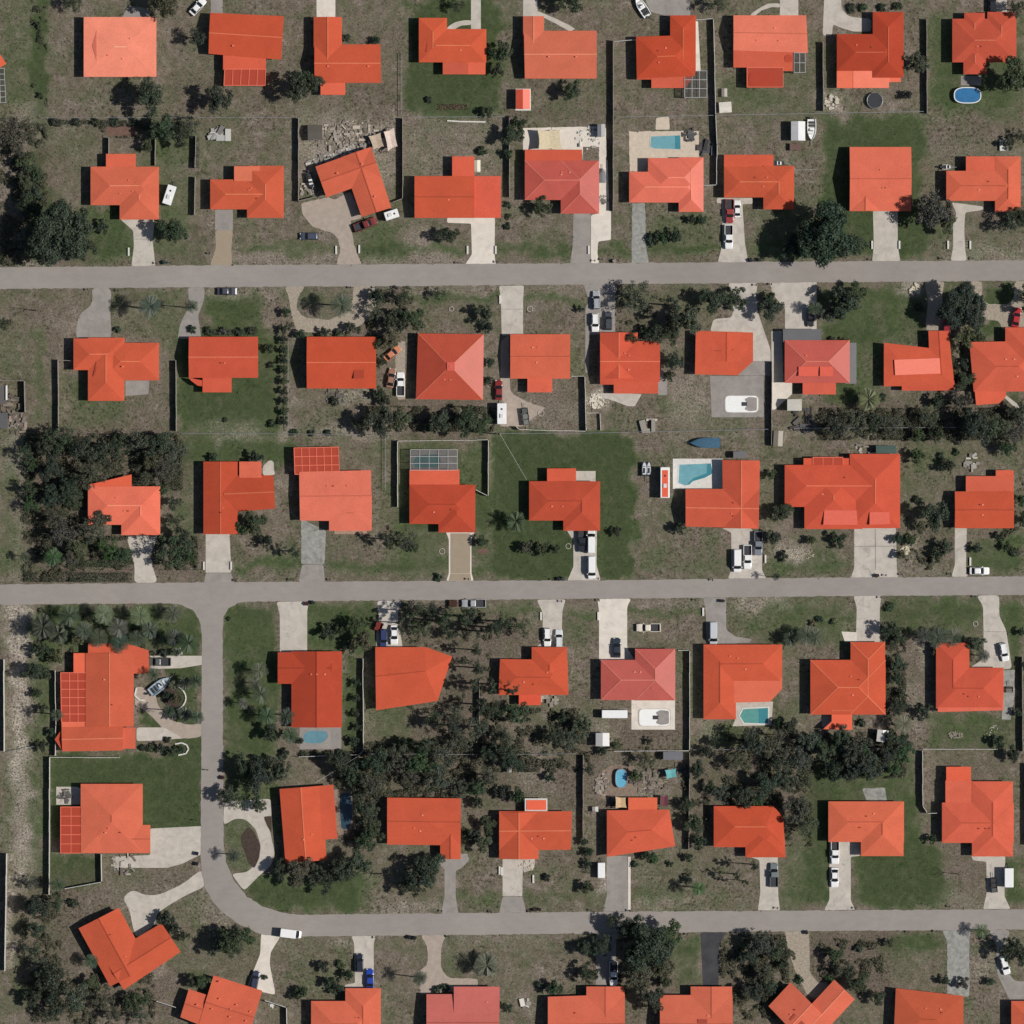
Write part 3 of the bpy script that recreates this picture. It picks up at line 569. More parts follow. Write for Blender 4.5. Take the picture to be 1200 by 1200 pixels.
def pitched(mb, caps, kind, q, i, pitch=None):
    q = shrink(quad(q), 1 - 0.0007 * i)
    z = EAVE + 0.007 * i; th = 0.16
    P = [W(*p) for p in q]                       # TL TR BR BL
    top = ((P[1] - P[0]).length + (P[2] - P[3]).length) / 2; side = ((P[3] - P[0]).length + (P[2] - P[1]).length) / 2
    def bl(u, v): return (P[0] * (1 - u) + P[1] * u) * (1 - v) + (P[3] * (1 - u) + P[2] * u) * v
    if kind == 'h':
        horiz = top >= side
        a = 0.5 * min(top, side) / max(top, side); pitch = pitch or 0.21
    else:
        horiz = kind == 'gx'; a = 0.0; pitch = pitch or 0.27
    hw = 0.5 * (side if horiz else top); rise = hw * pitch
    r = (bl(a, .5), bl(1 - a, .5)) if horiz else (bl(.5, a), bl(.5, 1 - a))
    R = [Vector((p.x, p.y, z + rise)) for p in r]
    E = [Vector((p.x, p.y, z)) for p in P]; B = [Vector((p.x, p.y, z - th)) for p in P]
    v = E + R + B
    if horiz: f = [(0, 1, 5, 4), (2, 3, 4, 5), (3, 0, 4), (1, 2, 5)]
    else: f = [(3, 0, 4, 5), (1, 2, 5, 4), (0, 1, 4), (2, 3, 5)]
    f += [(6, 7, 1, 0), (7, 8, 2, 1), (8, 9, 3, 2), (9, 6, 0, 3), (9, 8, 7, 6)]
    mb.add(v, f)
    if (R[1] - R[0]).length > 1.0: caps.append((R[0], R[1]))
    if kind == 'h':
        for k, e in ((0, 0), (0, 3) if horiz else (0, 1), (1, 1) if horiz else (1, 3), (1, 2)):
            caps.append((E[e], R[k], 'hip'))
    return lambda u, v: (bl(u, v), z + rise * (1 - abs(2 * (v if horiz else u) - 1)))

def polyroof(mb, caps, pts, ridge, rise, i):
    """hipped roof over any convex outline, eave edges running up to a given ridge"""
    z = EAVE + .007 * i; P = [W(*p) for p in pts]; R = [W(*p) for p in ridge]; n = len(P)
    v = [(p.x, p.y, z) for p in P] + [(p.x, p.y, z - .16) for p in P] + [(p.x, p.y, z + rise) for p in R]
    near = [0 if (p - R[0]).length < (p - R[1]).length else 1 for p in P]; f = []
    for k in range(n):
        j = (k + 1) % n
        f.append((k, j, 2 * n + near[k]) if near[k] == near[j] else (k, j, 2 * n + near[j], 2 * n + near[k])); f.append((n + k, n + j, j, k))
    f.append(tuple(range(2 * n - 1, n - 1, -1))); mb.add(v, f); caps.append((Vector(v[2 * n]), Vector(v[2 * n + 1])))
def walls(mb, q, i, top=None):
    q = inset(quad(q), 2.2 + 0.02 * i)
    z1 = (top or (EAVE - 0.06)) - 0.004 * i
    w = w2(q); mb.prism(w, -0.1 - .003 * i, z1, 0)
    n = len(w)
    for k in range(n):
        a = Vector(w[k]); b = Vector(w[(k + 1) % n]); L = (b - a).length
        if L < 3.0: continue
        t = (b - a) / L; nn = Vector((t.y, -t.x)); c = Vector((sum(p[0] for p in w) / n, sum(p[1] for p in w) / n))
        if (a - c).dot(nn) < 0: nn = -nn
        m = int(L // 3.4)
        for j in range(m):
            s = L * (j + 0.5) / m
            p0 = a + t * (s - 0.6) + nn * 0.03; p1 = a + t * (s + 0.6) + nn * 0.03
            p2 = a + t * (s + 0.6) - nn * 0.05; p3 = a + t * (s - 0.6) - nn * 0.05
            mb.prism([tuple(p0), tuple(p1), tuple(p2), tuple(p3)], 0.95, 2.05, 1)

def cage(parent, rect, nx, ny, kind, z=2.62, name='pool_cage'):
    q = quad(rect); scr = M['screen_orange'] if kind == 'o' else M['screen_grey']; frm = M['bar_orange'] if kind == 'o' else M['cage_bar']
    P = [W(*p) for p in q]
    def bl(u, v, zz):
        p = (P[0] * (1 - u) + P[1] * u) * (1 - v) + (P[3] * (1 - u) + P[2] * u) * v; return Vector((p.x, p.y, zz))
    mb = MB(); v = [bl(0, 0, z), bl(1, 0, z), bl(1, 1, z), bl(0, 1, z)] + [bl(0, 0, 0), bl(1, 0, 0), bl(1, 1, 0), bl(0, 1, 0)]
    mb.add(v, [(0, 1, 2, 3), (0, 4, 5, 1), (1, 5, 6, 2), (2, 6, 7, 3), (3, 7, 4, 0)])
    c = mb.build(name, scr, parent)
    fb = MB(); w = 0.15 if kind == 'o' else 0.11
    for i in range(nx + 1): fb.bar(bl(i / nx, 0, z + .05), bl(i / nx, 1, z + .05), w, .1)
    for j in range(ny + 1): fb.bar(bl(0, j / ny, z + .058), bl(1, j / ny, z + .058), w, .1)
    for u, vv in ((0, 0), (1, 0), (1, 1), (0, 1)): fb.bar(bl(u, vv, 0), bl(u, vv, z), .1)
    fb.build('frame', frm, c)
    return c

LIGHTCAP = 1.28
def house(desc, row, rgb, parts, metal=False, hide_count=False, wall=None, label=None, caps_light=True, cap_hips=False):
    allp = []
    for p in parts:
        if p[0] in ('h', 'gx', 'gy', 'f', 'c', 'pg'): allp += quad(p[1])
    xs = [p[0] for p in allp]; ys = [p[1] for p in allp]
    cx, cy = (min(xs) + max(xs)) / 2, (min(ys) + max(ys)) / 2
    root = empty('house', W(cx, cy)); inv = Matrix.Translation(-W(cx, cy))
    roof = MB(); wl = MB(); caps = []; vents = []; roof_at = None
    i = 0; kids = []
    for p in parts:
        if p[0] in ('h', 'gx', 'gy'):
            fn = pitched(roof, caps, p[0], p[1], i, p[2] if len(p) > 2 else None)
            if i == 0: roof_at = fn
            walls(wl, p[1], i); mark(quad(p[1])); i += 1
        elif p[0] == 'pg':
            polyroof(roof, caps, p[1], p[2], p[3], i); walls(wl, p[1], i); mark(p[1]); i += 1
        elif p[0] == 'f':
            pts = quad(p[1]); c = p[2] if len(p) > 2 else tuple(min(255, int(v * 1.06 + 4)) for v in rgb)
            z = (p[3] if len(p) > 3 else EAVE - 0.20) - 0.006 * i
            fb = MB(); fb.prism(w2(shrink(pts, 1 - .0008 * i)), z - 0.14, z)
            kids.append(fb.build('porch_roof', roof_mat(c, metal))); mark(pts)
            if 2.3 < z < EAVE + .2 and len(pts) == 4: walls(wl, pts, i + 20, z - .06)
            i += 1
        elif p[0] == 'c':
            kids.append(cage(None, p[1], p[2], p[3], p[4])); mark(quad(p[1]))
        elif p[0] == 's':      # roof panels: x0,y0,x1,y1, z, colour
            sb = MB(); pts = quad(p[1]); z = p[2]; sb.prism(w2(pts), z - 0.06, z)
            kids.append(sb.build(p[4] if len(p) > 4 else 'solar_panel', plain('panel_%d_%d_%d' % p[3], base(p[3]), .4)))
        elif p[0] == 'v': vents.append(p[1:])
    if not vents and not hide_count:
        vr = random.Random(int(cx * 7 + cy))
        for u, v in [(vr.uniform(.3, .7), vr.choice((.3, .36, .64, .7))) for _ in range(vr.choice((2, 3, 3)))]:
            pt, zz = roof_at(u, v) if roof_at else (None, 0)
            if pt is not None: vents.append((pt.x / S + 600, 600 - pt.y / S, zz + .22, vr.choice(((236, 150, 126), (150, 62, 44), (226, 120, 96)))))
    ro = roof.build('roof', roof_mat(rgb, metal)); kids.append(ro)
    wo = wl.build('wall', [wall or M['stucco'], M['glass']]); kids.append(wo)
    if caps:
        cb = MB()
        for c in caps:
            if len(c) == 3 and not cap_hips: continue
            a, b2 = c[0] + Vector((0, 0, .02)), c[1] + Vector((0, 0, .02)); cb.bar(a, b2, .22 if len(c) == 2 else .18, .08)
        if cb.v:
            cc = tuple(min(255, int(v * LIGHTCAP * .5 + 255 * .22 * .5 + v * .5)) for v in rgb)
            cc = (min(255, rgb[0] + 22), min(255, rgb[1] + 34), min(255, rgb[2] + 30)) if caps_light else tuple(int(v * .85) for v in rgb)
            cap = cb.build('ridge_cap', roof_mat(cc)); cap.parent = ro
    for vx, vy, vz, vc in vents:
        vb = MB(); p = W(vx, vy); vb.box(p.x - .20, p.y - .14, vz - .8, p.x + .20, p.y + .14, vz)
        vo = vb.build('roof_vent', plain('vent_%d_%d_%d' % vc, base(vc), .5)); vo.parent = ro
    for k in kids:
        k.parent = root
        k.matrix_parent_inverse = inv
    HOUSES.append(dict(root=root, row=row, desc=desc, x=cx, y=cy, box=(min(xs), min(ys), max(xs), max(ys)), count=not hide_count, label=label))
    return root
HOUSES = []
T, V2, TH, FO, FI, SI, BO = 'top row', 'second row', 'third row', 'fourth row', 'fifth row', 'sixth row', 'bottom row'
V = (235, 140, 115)
# ---- top row
house('pale salmon square hip roof with small west gable vent', T, (252, 138, 116), [('h', (99, 21, 184, 91), .07), ('s', [(109, 55), (114, 36), (114, 73)], 2.98, (206, 108, 90), 'gable_vent')])
house('dark orange gabled roof with rear porch and dark panelled screen cage', T, (204, 80, 54), [('gx', [(247, 16), (333, 20), (330, 71), (245, 64)]), ('f', R4(262, 66, 312, 83), (222, 92, 68)), ('c', [(264, 82), (312, 82), (311, 101), (263, 101)], 5, 1, 'o'), ('f', R4(262, 62, 312, 70), (212, 84, 60)), ('v', 274, 55, 3.9, V)])
house('dark orange L-shaped gabled roof with little flat rear porch', T, (207, 84, 58), [('gx', [(369, 53), (446, 53), (447, 98), (369, 98)]), ('gy', (368, 21, 401, 78)), ('f', R4(376, 95, 405, 112), (232, 100, 76)), ('v', 385, 79, 4.1, V), ('v', 432, 79, 4.1, V)])
house('orange hip roof with front wing and two-tone rear porch', T, (212, 86, 58), [('h', (491, 35, 570, 74)), ('h', (491, 22, 524, 74)), ('f', R4(519, 70, 549, 88), (205, 88, 68)), ('f', R4(548, 70, 569, 88), (232, 100, 76), 2.46), ('s', [(499, 62), (501, 48), (501, 62)], 3.2, (170, 70, 48), 'gable_vent'), ('v', 540, 60, 3.5, V)])
house('dusty salmon gabled roof with short northwest wing', T, (216, 105, 82), [('gx', [(614, 37), (699, 37), (699, 93), (615, 93)], .2), ('gy', (613, 20, 637.5, 66), .2), ('v', 643, 68, 4.2, V), ('v', 675, 68, 4.2, V)])
house('dark brick-orange L-shaped hip roof beside a white framed screen cage', T, (196, 72, 46), [('h', [(745, 44), (815, 42), (814, 90), (746, 93)]), ('h', (785, 19, 815, 86)), ('f', [(763, 83), (802, 83), (813, 89), (803, 104), (763, 104)], (216, 92, 70)), ('f', [(746, 83), (764, 83), (764, 94), (746, 94)], (212, 88, 64), 2.5), ('c', R4(802, 84, 828, 115), 3, 3, 'g')])
house('pale salmon gabled roof with rear porch and oval pool under screen', T, (240, 120, 98), [('gx', [(859, 19), (944, 19), (946, 63), (859, 60)]), ('f', R4(859, 57, 911, 80), (214, 92, 70)), ('f', R4(911, 60, 930, 84), (216, 92, 68), 2.48), ('c', R4(875, 80, 917, 103), 1, 1, 'o'), ('s', rounded(R4(877, 86, 909, 101), 8, 5), 2.70, (178, 66, 42), 'pool_outline'), ('s', rounded(R4(919, 65, 928, 74), 4.4, 5), 2.56, (186, 72, 48), 'tub_outline'), ('c', R4(930, 63, 943, 86), 2, 2, 'g')], caps_light=False)
house('dark red-brown L-shaped hip roof with bright flat back porches', T, (182, 64, 42), [('h', (980, 41, 1056, 84)), ('h', (1022, 15, 1058, 92)), ('f', R4(980, 80, 999, 104), (242, 112, 86)), ('f', R4(999, 80, 1041, 104), (255, 128, 106), 2.64), ('f', R4(1041, 82, 1055, 97), (242, 112, 88), 2.44)])
house('brick-red hip roof with three small wings, oval pool behind', T, (198, 80, 60), [('h', (1115, 23, 1190, 74)), ('h', (1129, 16, 1153, 50)), ('h', (1156, 15, 1189, 62)), ('h', (1128, 52, 1155, 88))], caps_light=True)
house('sliver of orange roof at the left photo edge', T, (236, 100, 72), [('f', [(8.5, 75.5), (0, 81), (-60, 81), (-60, 40), (0, 63)], (236, 100, 72), 2.75), ('h', (-58, 42, -8, 80))], hide_count=True, label='sliver of orange roofed house at the left photo edge beside a white screen cage')
HOUSES[-1]['x'] = 2; HOUSES[-1]['box'] = (-5, 63, 8, 81)
cg = cage(None, [(-30, 81), (6, 81), (8, 121), (-30, 123)], 6, 6, 'g'); cg.parent = HOUSES[-1]['root']; cg.matrix_parent_inverse = Matrix.Translation(-HOUSES[-1]['root'].location)
# ---- second row
house('salmon-orange hip roof with front wing and flat rear porch', V2, (216, 100, 76), [('h', (107, 196, 187, 241)), ('h', (141, 206, 187, 258)), ('f', R4(125, 181, 160, 199), (224, 98, 74))])
house('orange hip roof with east cross wing and pale patch at back', V2, (208, 88, 62), [('h', (247, 211, 332, 246)), ('h', (290, 195, 333, 256)), ('f', R4(275, 195.5, 305, 213), (224, 112, 86), 3.02)])
house('tilted L-shaped orange roof turned towards a paved court', V2, (214, 96, 72), [('gx', [(370, 196), (435, 173), (447.5, 209), (383, 232)], .2), ('gy', [(400, 185), (435, 173), (459, 244), (424, 255)], .2), ('v', 396, 204, 4.0, V), ('v', 425, 193, 3.9, V), ('v', 440, 231, 3.9, V)], caps_light=False)
house('long orange gabled roof with flat lighter carport and rear cube', V2, (207, 84, 58), [('gx', (486, 207, 556, 256), .14), ('f', R4(554, 207, 587, 256), (226, 92, 72), 2.76), ('f', R4(530, 184, 556, 210), (224, 92, 70)), ('v', 526, 235, 3.4, V)], caps_light=False)
house('two-tone mauve and orange metal hip roof with rear lanai', V2, (200, 84, 74), [('h', (615, 189, 701, 235)), ('h', (657, 189, 702, 251)), ('f', R4(615, 176, 682, 192), (212, 82, 56))], metal=True, cap_hips=True)
house('light salmon ribbed hip roof with pool patio behind', V2, (234, 108, 88), [('h', (737, 202, 823, 238)), ('h', (759, 186, 824, 232)), ('h', (795, 185, 824, 249))], metal=True)
house('dark orange hip roof with lighter flat strip along the back', V2, (203, 84, 58), [('h', (848, 196, 929, 232)), ('h', (894, 195, 930, 246)), ('f', R4(848, 182, 906, 199), (216, 88, 64))])
house('wide salmon square gabled roof with triangular front dormer', V2, (232, 108, 86), [('gx', (995, 173, 1067, 248), .22), ('gy', (995.5, 222, 1031, 247.5), .2), ('s', R4(996, 203, 999, 217), 2.9, (170, 66, 48), 'skylight')], caps_light=False)
house('salmon hip roof with low rear extension and pale front walk', V2, (221, 100, 76), [('h', (1108, 201, 1195, 236)), ('h', (1165, 184, 1195, 249)), ('f', R4(1131, 184, 1170, 204), (222, 96, 74), 2.74)], caps_light=False)
# ---- third row
house('cross-shaped orange hip roof with small dark gable vents', TH, (212, 88, 62), [('h', (104, 396, 146.5, 470)), ('h', (120, 402, 187, 446)), ('h', (87, 397, 147, 434)), ('s', [(110, 442), (114, 419), (114, 435)], 3.2, (160, 66, 46), 'gable_vent'), ('v', 145, 430, 4.1, V)])
house('orange gabled roof with narrow lower back section', TH, (208, 82, 60), [('gx', (222, 395, 303, 443)), ('f', R4(238, 440, 272, 460), (216, 88, 66)), ('f', [(222, 443), (238, 446), (238, 453), (232, 452), (224, 446)], (214, 84, 62), 2.44)])
house('dark orange gabled roof with dark solar panel and long ridge', TH, (204, 78, 52), [('gx', (360, 395, 441, 455.5), .3), ('s', R4(415, 428, 427, 444), 4.05, (170, 66, 44)), ('v', 400, 433, 3.9, (165, 65, 48))], caps_light=True)
house('square pyramid red metal roof with little flat top', TH, (196, 76, 56), [('h', [(490, 391), (567, 392), (566, 469), (487.5, 468)], .33), ('s', R4(524, 425, 533, 435), 5.25, (215, 95, 80), 'roof_cap')], metal=True, cap_hips=True)
house('plain salmon gabled roof with small square rear bump', TH, (218, 98, 74), [('gx', (598, 392, 668, 444), .12), ('f', R4(618, 440, 647, 460), (228, 98, 76))], caps_light=False)
house('orange hip roof with northwest wing and broad flat lanai', TH, (212, 84, 62), [('gx', (703, 400, 773, 448), .24), ('gy', (703, 390, 747, 444), .22), ('f', R4(719, 440, 771, 461.5), (214, 88, 66), 2.69), ('f', R4(703, 440, 721, 451), (210, 84, 62), 2.70)])
house('orange roof with raised central block and cut corner', TH, (214, 88, 64), [('f', [(815, 388), (882, 390), (882, 424), (864, 440), (814, 439)], (214, 88, 64), 2.78), ('gy', (832, 390, 870, 424), .08), ('h', [(818, 392), (880, 393), (876, 424), (820, 434)], .04)], caps_light=False)
house('mauve and grey metal roof with panelled orange middle', TH, (202, 86, 76), [('h', (919, 399, 995, 449)), ('f', R4(917, 386, 962, 401), (104, 104, 106), 2.62), ('f', R4(990, 402, 1003, 450), (124, 122, 122), 2.58), ('f', R4(940, 446, 979, 462.5), (218, 88, 66)), ('s', R4(935, 430, 958, 441), 3.75, (226, 100, 78)), ('s', R4(960, 430, 975, 441), 3.75, (226, 100, 78))], metal=True, cap_hips=True)
house('orange roof with broad pale salmon raised strip across it', TH, (212, 86, 62), [('h', [(1035, 401), (1072, 402), (1086, 411), (1086, 452.5)][:0] or [(1035, 402), (1113, 411), (1118, 452), (1035, 453)], .10), ('gy', [(1087, 388), (1111, 388), (1116, 440), (1089, 440)], .1), ('f', R4(1056, 448, 1117, 458), (212, 84, 62), 2.66), ('s', [(1047, 422), (1100, 420), (1101, 438), (1048, 440)], 3.35, (252, 136, 114), 'reflective_strip')], caps_light=False)
house('big salmon-orange roof cut by the right photo edge', TH, (216, 92, 70), [('h', [(1135, 401), (1222, 400), (1222, 459), (1140, 459)]), ('h', (1177, 384, 1232, 458)), ('f', [(1141, 455), (1178, 455), (1178, 465), (1170, 473), (1143, 475)], (228, 96, 72))], caps_light=False)
house('grey sheds', TH, (90, 88, 88), [('gy', (-16, 452, 9, 474)), ('f', R4(-14, 484, 10, 502), (96, 96, 98), 2.4), ('s', R4(8, 452, 10, 469), 3.3, (235, 233, 228), 'roof_strip')], hide_count=True, label='small grey roofed outbuilding at the left photo edge inside a fenced yard')
HOUSES[-1]['x'] = 6
# ---- fourth row
house('pale salmon hip roof sunk among dense dark trees', FO, (240, 112, 90), [('h', (104, 570, 188.5, 615)), ('h', (143, 570, 188.5, 627)), ('f', [(105, 568), (155, 556), (155, 572), (105, 573)], (232, 96, 70))])
house('dark orange T-shaped gabled roof with pale flat patch', FO, (190, 72, 48), [('gy', (239, 541, 279, 626), .2), ('gx', [(263, 557), (321, 557), (323, 596), (263, 601)], .18), ('f', R4(281, 541, 307, 560), (222, 100, 78), 2.98)], caps_light=True)
house('plain bright salmon flat-looking roof with gridded screen cage behind', FO, (231, 112, 92), [('gx', [(351, 553), (435, 551), (436, 611), (352, 610)], .06), ('h', (386, 580, 436, 622), .05), ('c', [(345, 525), (397, 524), (398, 555), (346, 556)], 6, 3, 'o')], caps_light=False)
house('dark brick-orange hip roof with grey screened pool behind', FO, (190, 70, 48), [('h', (480, 568, 557, 614)), ('h', (514, 578, 557, 624)), ('f', R4(480, 550, 538.5, 571), (224, 94, 70)), ('c', R4(481, 527, 536, 551), 5, 3, 'g')], caps_light=False)
house('dark brick-orange hip roof alone on broad green lawn', FO, (192, 74, 52), [('h', (620, 564, 703, 610)), ('h', (660, 564, 703, 622)), ('f', R4(641, 549, 675, 567), (222, 90, 66))], caps_light=False)
house('orange L-shaped gabled roof wrapped around a swimming pool', FO, (208, 86, 64), [('gx', [(803, 573), (889, 573), (888, 619), (803, 617)], .25), ('gy', [(846, 539), (890, 540), (888.5, 619.5), (847, 619)], .25)])
house('very large orange hip roof with pale solar panels in front', FO, (211, 82, 60), [('h', (919, 545, 1053, 594), .2), ('h', (995, 532, 1054, 619), .2), ('h', (942, 546, 1010, 620), .18), ('c', R4(952, 536, 987, 560), 3, 2, 'o'), ('f', R4(941, 537, 996, 560), (220, 86, 62), 2.58), ('s', [(965, 598), (1003, 598), (1004, 615), (964, 615)], 3.65, (228, 106, 86)), ('s', [(1018, 600), (1041, 600), (1042, 614), (1018, 615)], 3.7, (228, 106, 86))], caps_light=True)
house('dark orange gabled roof with lighter stepped rear porch', FO, (205, 82, 56), [('gx', (1118, 576, 1187, 619), .22), ('f', R4(1131, 558, 1187, 580), (216, 94, 72)), ('f', R4(1166, 551, 1187, 560), (220, 94, 72), 2.45)], caps_light=False)
# ---- fifth row
house('very large orange roof with long gridded west screen cage', FI, (206, 90, 66), [('gy', (101, 765, 157.5, 851), .16), ('gx', [(73, 852), (145, 850), (145, 879), (74, 880)], .2), ('f', [(104, 754), (148, 753), (175, 762), (176, 789), (150, 789), (104, 770)], (216, 92, 68), 2.74), ('f', R4(142, 852, 159.5, 877), (218, 96, 74), 2.70), ('f', R4(87, 765, 103, 788), (238, 102, 76), 2.6), ('f', R4(73, 844, 103, 852), (236, 108, 82), 2.62), ('f', [(65, 866), (74, 853), (76, 866), (74, 880)], (196, 78, 56), 2.6), ('c', [(72, 788), (102, 788), (102, 846), (73, 846)], 3, 6, 'o')])
house('dark red gabled roof with northwest wing and covered rear pool', FI, (182, 66, 44), [('gy', (342, 763, 401, 852), .22), ('gx', (326, 764, 390, 801), .2)], caps_light=False)
house('five-sided orange gabled roof under pine shadows', FI, (208, 84, 58), [('pg', [(440, 758), (499, 758), (530, 769), (513, 821), (441, 832)], [(440.5, 792), (499, 786)], 1.15)], caps_light=False)
house('orange hip roof with north garage wing and stub lanai', FI, (206, 82, 56), [('h', [(586, 772), (665, 773), (666, 814), (584, 814)]), ('h', (623, 758, 664.5, 806)), ('f', R4(608, 811, 634, 826), (226, 84, 62))], caps_light=False)
house('mauve-pink metal hip roof behind white covered pool', FI, (198, 88, 80), [('h', (704, 773, 790.5, 820)), ('h', (744, 760, 791, 820.5))], metal=True, cap_hips=True)
house('orange roof with pale flat corner beside teal pool', FI, (211, 86, 60), [('h', (824, 755, 916, 800), .2), ('h', (824, 756, 862, 842.5), .2), ('f', [(858, 794), (916, 794), (916, 807), (902, 822), (858, 823)], (230, 106, 82), 2.86)], caps_light=False)
house('orange hip roof with short bright flat porch at rear', FI, (207, 83, 57), [('h', (949, 773, 1037, 837)), ('h', (996, 752, 1036.5, 836)), ('f', R4(974, 815, 998, 833), (214, 96, 72), 3.0), ('f', [(974, 830), (998, 830), (998, 855), (964, 854), (974, 845)], (242, 102, 76), 2.6)], cap_hips=True, caps_light=True)
house('orange L-shaped hip roof with pale strip along the back', FI, (207, 83, 62), [('h', (1096, 782, 1175, 830)), ('h', (1096, 753, 1135, 826)), ('f', [(1098, 818), (1175, 818), (1175, 832), (1098, 834)], (228, 102, 82), 2.82)], caps_light=False)
# ---- sixth row
house('broad salmon hip roof with gridded screen cage on its left', SI, (222, 104, 80), [('h', (95.5, 918, 168, 999), .15), ('gx', (135, 966, 177, 999), .1), ('c', R4(72, 945, 96, 999), 2, 5, 'o')], caps_light=False)
house('slightly tilted orange gabled roof with light ridge line', SI, (208, 84, 58), [('gy', [(328, 924), (378, 920), (383, 1007), (335, 1011)], .2), ('f', [(366, 921), (391, 919), (396, 982), (372, 984)], (212, 86, 62), 2.9)])
house('orange gabled roof with southeast leg, trees all around', SI, (207, 85, 60), [('gx', [(454, 934), (540, 935), (540, 990), (454, 989)], .2), ('gy', (516, 972, 540, 1006), .2)], caps_light=False)
house('orange T-ridged roof with small white framed sunroom', SI, (207, 86, 60), [('gx', [(585, 950), (670, 950), (669, 995), (585, 996)]), ('gy', (585, 951, 631, 1006)), ('f', R4(615, 935, 641.5, 951), (206, 204, 200), 2.5), ('f', R4(617, 937, 640, 948.5), (240, 100, 74), 2.62)])
house('skewed salmon hip roof with flat square rear porch', SI, (214, 90, 66), [('h', [(711, 949), (784, 948), (791, 991), (711, 1003.5)], .2), ('f', R4(736, 934, 770, 951), (230, 100, 72))], caps_light=False)
house('dark orange hip roof with clipped northeast corner under trees', SI, (203, 78, 52), [('pg', [(836, 944), (906, 944), (917, 957), (919.5, 992), (836, 992)], [(860, 968), (897, 968)], 1.05), ('h', [(873, 962), (917.5, 962), (920, 1004), (873, 1004)], .2)], cap_hips=False)
house('salmon hip roof with south garage wing and green yard', SI, (222, 102, 76), [('h', (970, 938.5, 1058.5, 986)), ('h', (1008, 939, 1058, 1002.5))], caps_light=False)
house('salmon cross-shaped hip roof with long northwest patio cover', SI, (220, 94, 72), [('h', (1103, 940, 1187, 987)), ('h', (1138, 915, 1186, 1003)), ('f', R4(1107, 914, 1138, 955), (224, 98, 76), 2.72), ('f', R4(1108, 898, 1137, 916), (232, 94, 68), 2.6)], caps_light=False)
# ---- bottom row
house('rotated L-shaped orange roof with dark ridge lines', BO, (206, 86, 60), [('gy', [(93, 1087), (140, 1063), (177, 1131), (130, 1155)], .17), ('gx', [(122, 1121), (190, 1081), (212.5, 1114.5), (146, 1159)], .17)], caps_light=False)
house('tilted salmon roof dotted with pale patches', BO, (216, 96, 72), [('gx', [(251, 1142), (308, 1160), (289, 1222), (232, 1204)], .1), ('gx', [(222, 1158), (262, 1171), (250, 1206), (212, 1191)], .1)] + [('v', x, y, 3.7, (236, 125, 100)) for x, y in ((258, 1149), (232, 1176), (258, 1169), (278, 1176), (249, 1181), (271, 1181), (270, 1190), (294, 1184), (289, 1195))], caps_light=False)
house('salmon hip roof with north wing between two parked cars', BO, (222, 102, 78), [('h', (365, 1172, 446, 1225)), ('h', (405, 1157, 446.5, 1222))], caps_light=False)
house('pink-red metal roof with raised north bay', BO, (204, 98, 90), [('gx', (500, 1164, 585, 1230), .12), ('f', R4(532, 1155, 585.5, 1186), (205, 98, 92), 3.3), ('v', 571, 1173, 3.5, V)], metal=True, caps_light=False)
house('salmon roof crossed by speckled tree shadow', BO, (218, 100, 78), [('gx', [(642, 1167), (732, 1164), (732, 1232), (642, 1232)], .1), ('gy', (687, 1155, 731.5, 1224), .1)], caps_light=False)
house('plain salmon roof right of the largest street tree', BO, (214, 100, 78), [('gx', (773, 1165, 858, 1232), .12), ('gy', (809, 1155, 857.5, 1224), .12), ('s', R4(817, 1193, 828, 1202), 3.6, (165, 70, 52))], caps_light=False)
house('V-shaped salmon roof with white edges and dark skylights', BO, (222, 102, 80), [('gx', [(926, 1150), (952, 1174), (921, 1206), (900, 1178)][:0] or [(900, 1178), (926, 1150), (975, 1200), (948, 1228)], .22), ('gx', [(951, 1175), (977, 1147), (1001, 1171), (950, 1228)][:0] or [(925, 1203), (977, 1147), (1001, 1170), (949, 1226)], .24), ('s', [(924, 1193), (930, 1186), (934, 1190), (928, 1197)], 4.1, (165, 72, 55), 'skylight'), ('s', [(930, 1200), (937, 1193), (944, 1200), (938, 1207)], 4.1, (165, 72, 55), 'skylight')])
house('dark orange flat hip roof near mouldy driveway', BO, (194, 84, 58), [('h', [(1049, 1157), (1128, 1166), (1128, 1225), (1046, 1225)], .12)], caps_light=False)
house('orange roof corner in the bottom right photo corner', BO, (216, 95, 70), [('h', (1184, 1172, 1262, 1232))], caps_light=False)

ORD = ['first', 'second', 'third', 'fourth', 'fifth', 'sixth', 'seventh', 'eighth', 'ninth', 'tenth', 'eleventh']
for row in (T, V2, TH, FO, FI, SI, BO):
    k = 0
    for h in sorted([h for h in HOUSES if h['row'] == row], key=lambda h: h['x']):
        if h['count']: h['ref'] = 'the %s house in the %s' % (ORD[k], row); k += 1
        else: h['ref'] = 'the %s at the left edge' % ('roof sliver' if row == T else 'grey outbuilding')
        r = h['root']; r['category'] = 'house'; r['group'] = 'houses along the streets'
        if h['label']: r['label'] = h['label']
        else:
            lab = 'house with %s' % h['desc']
            pos = h['ref'].replace('the ', '', 1).replace(' house', '')
            if len((lab + ', ' + pos).split()) <= 16: lab += ', ' + pos
            r['label'] = lab
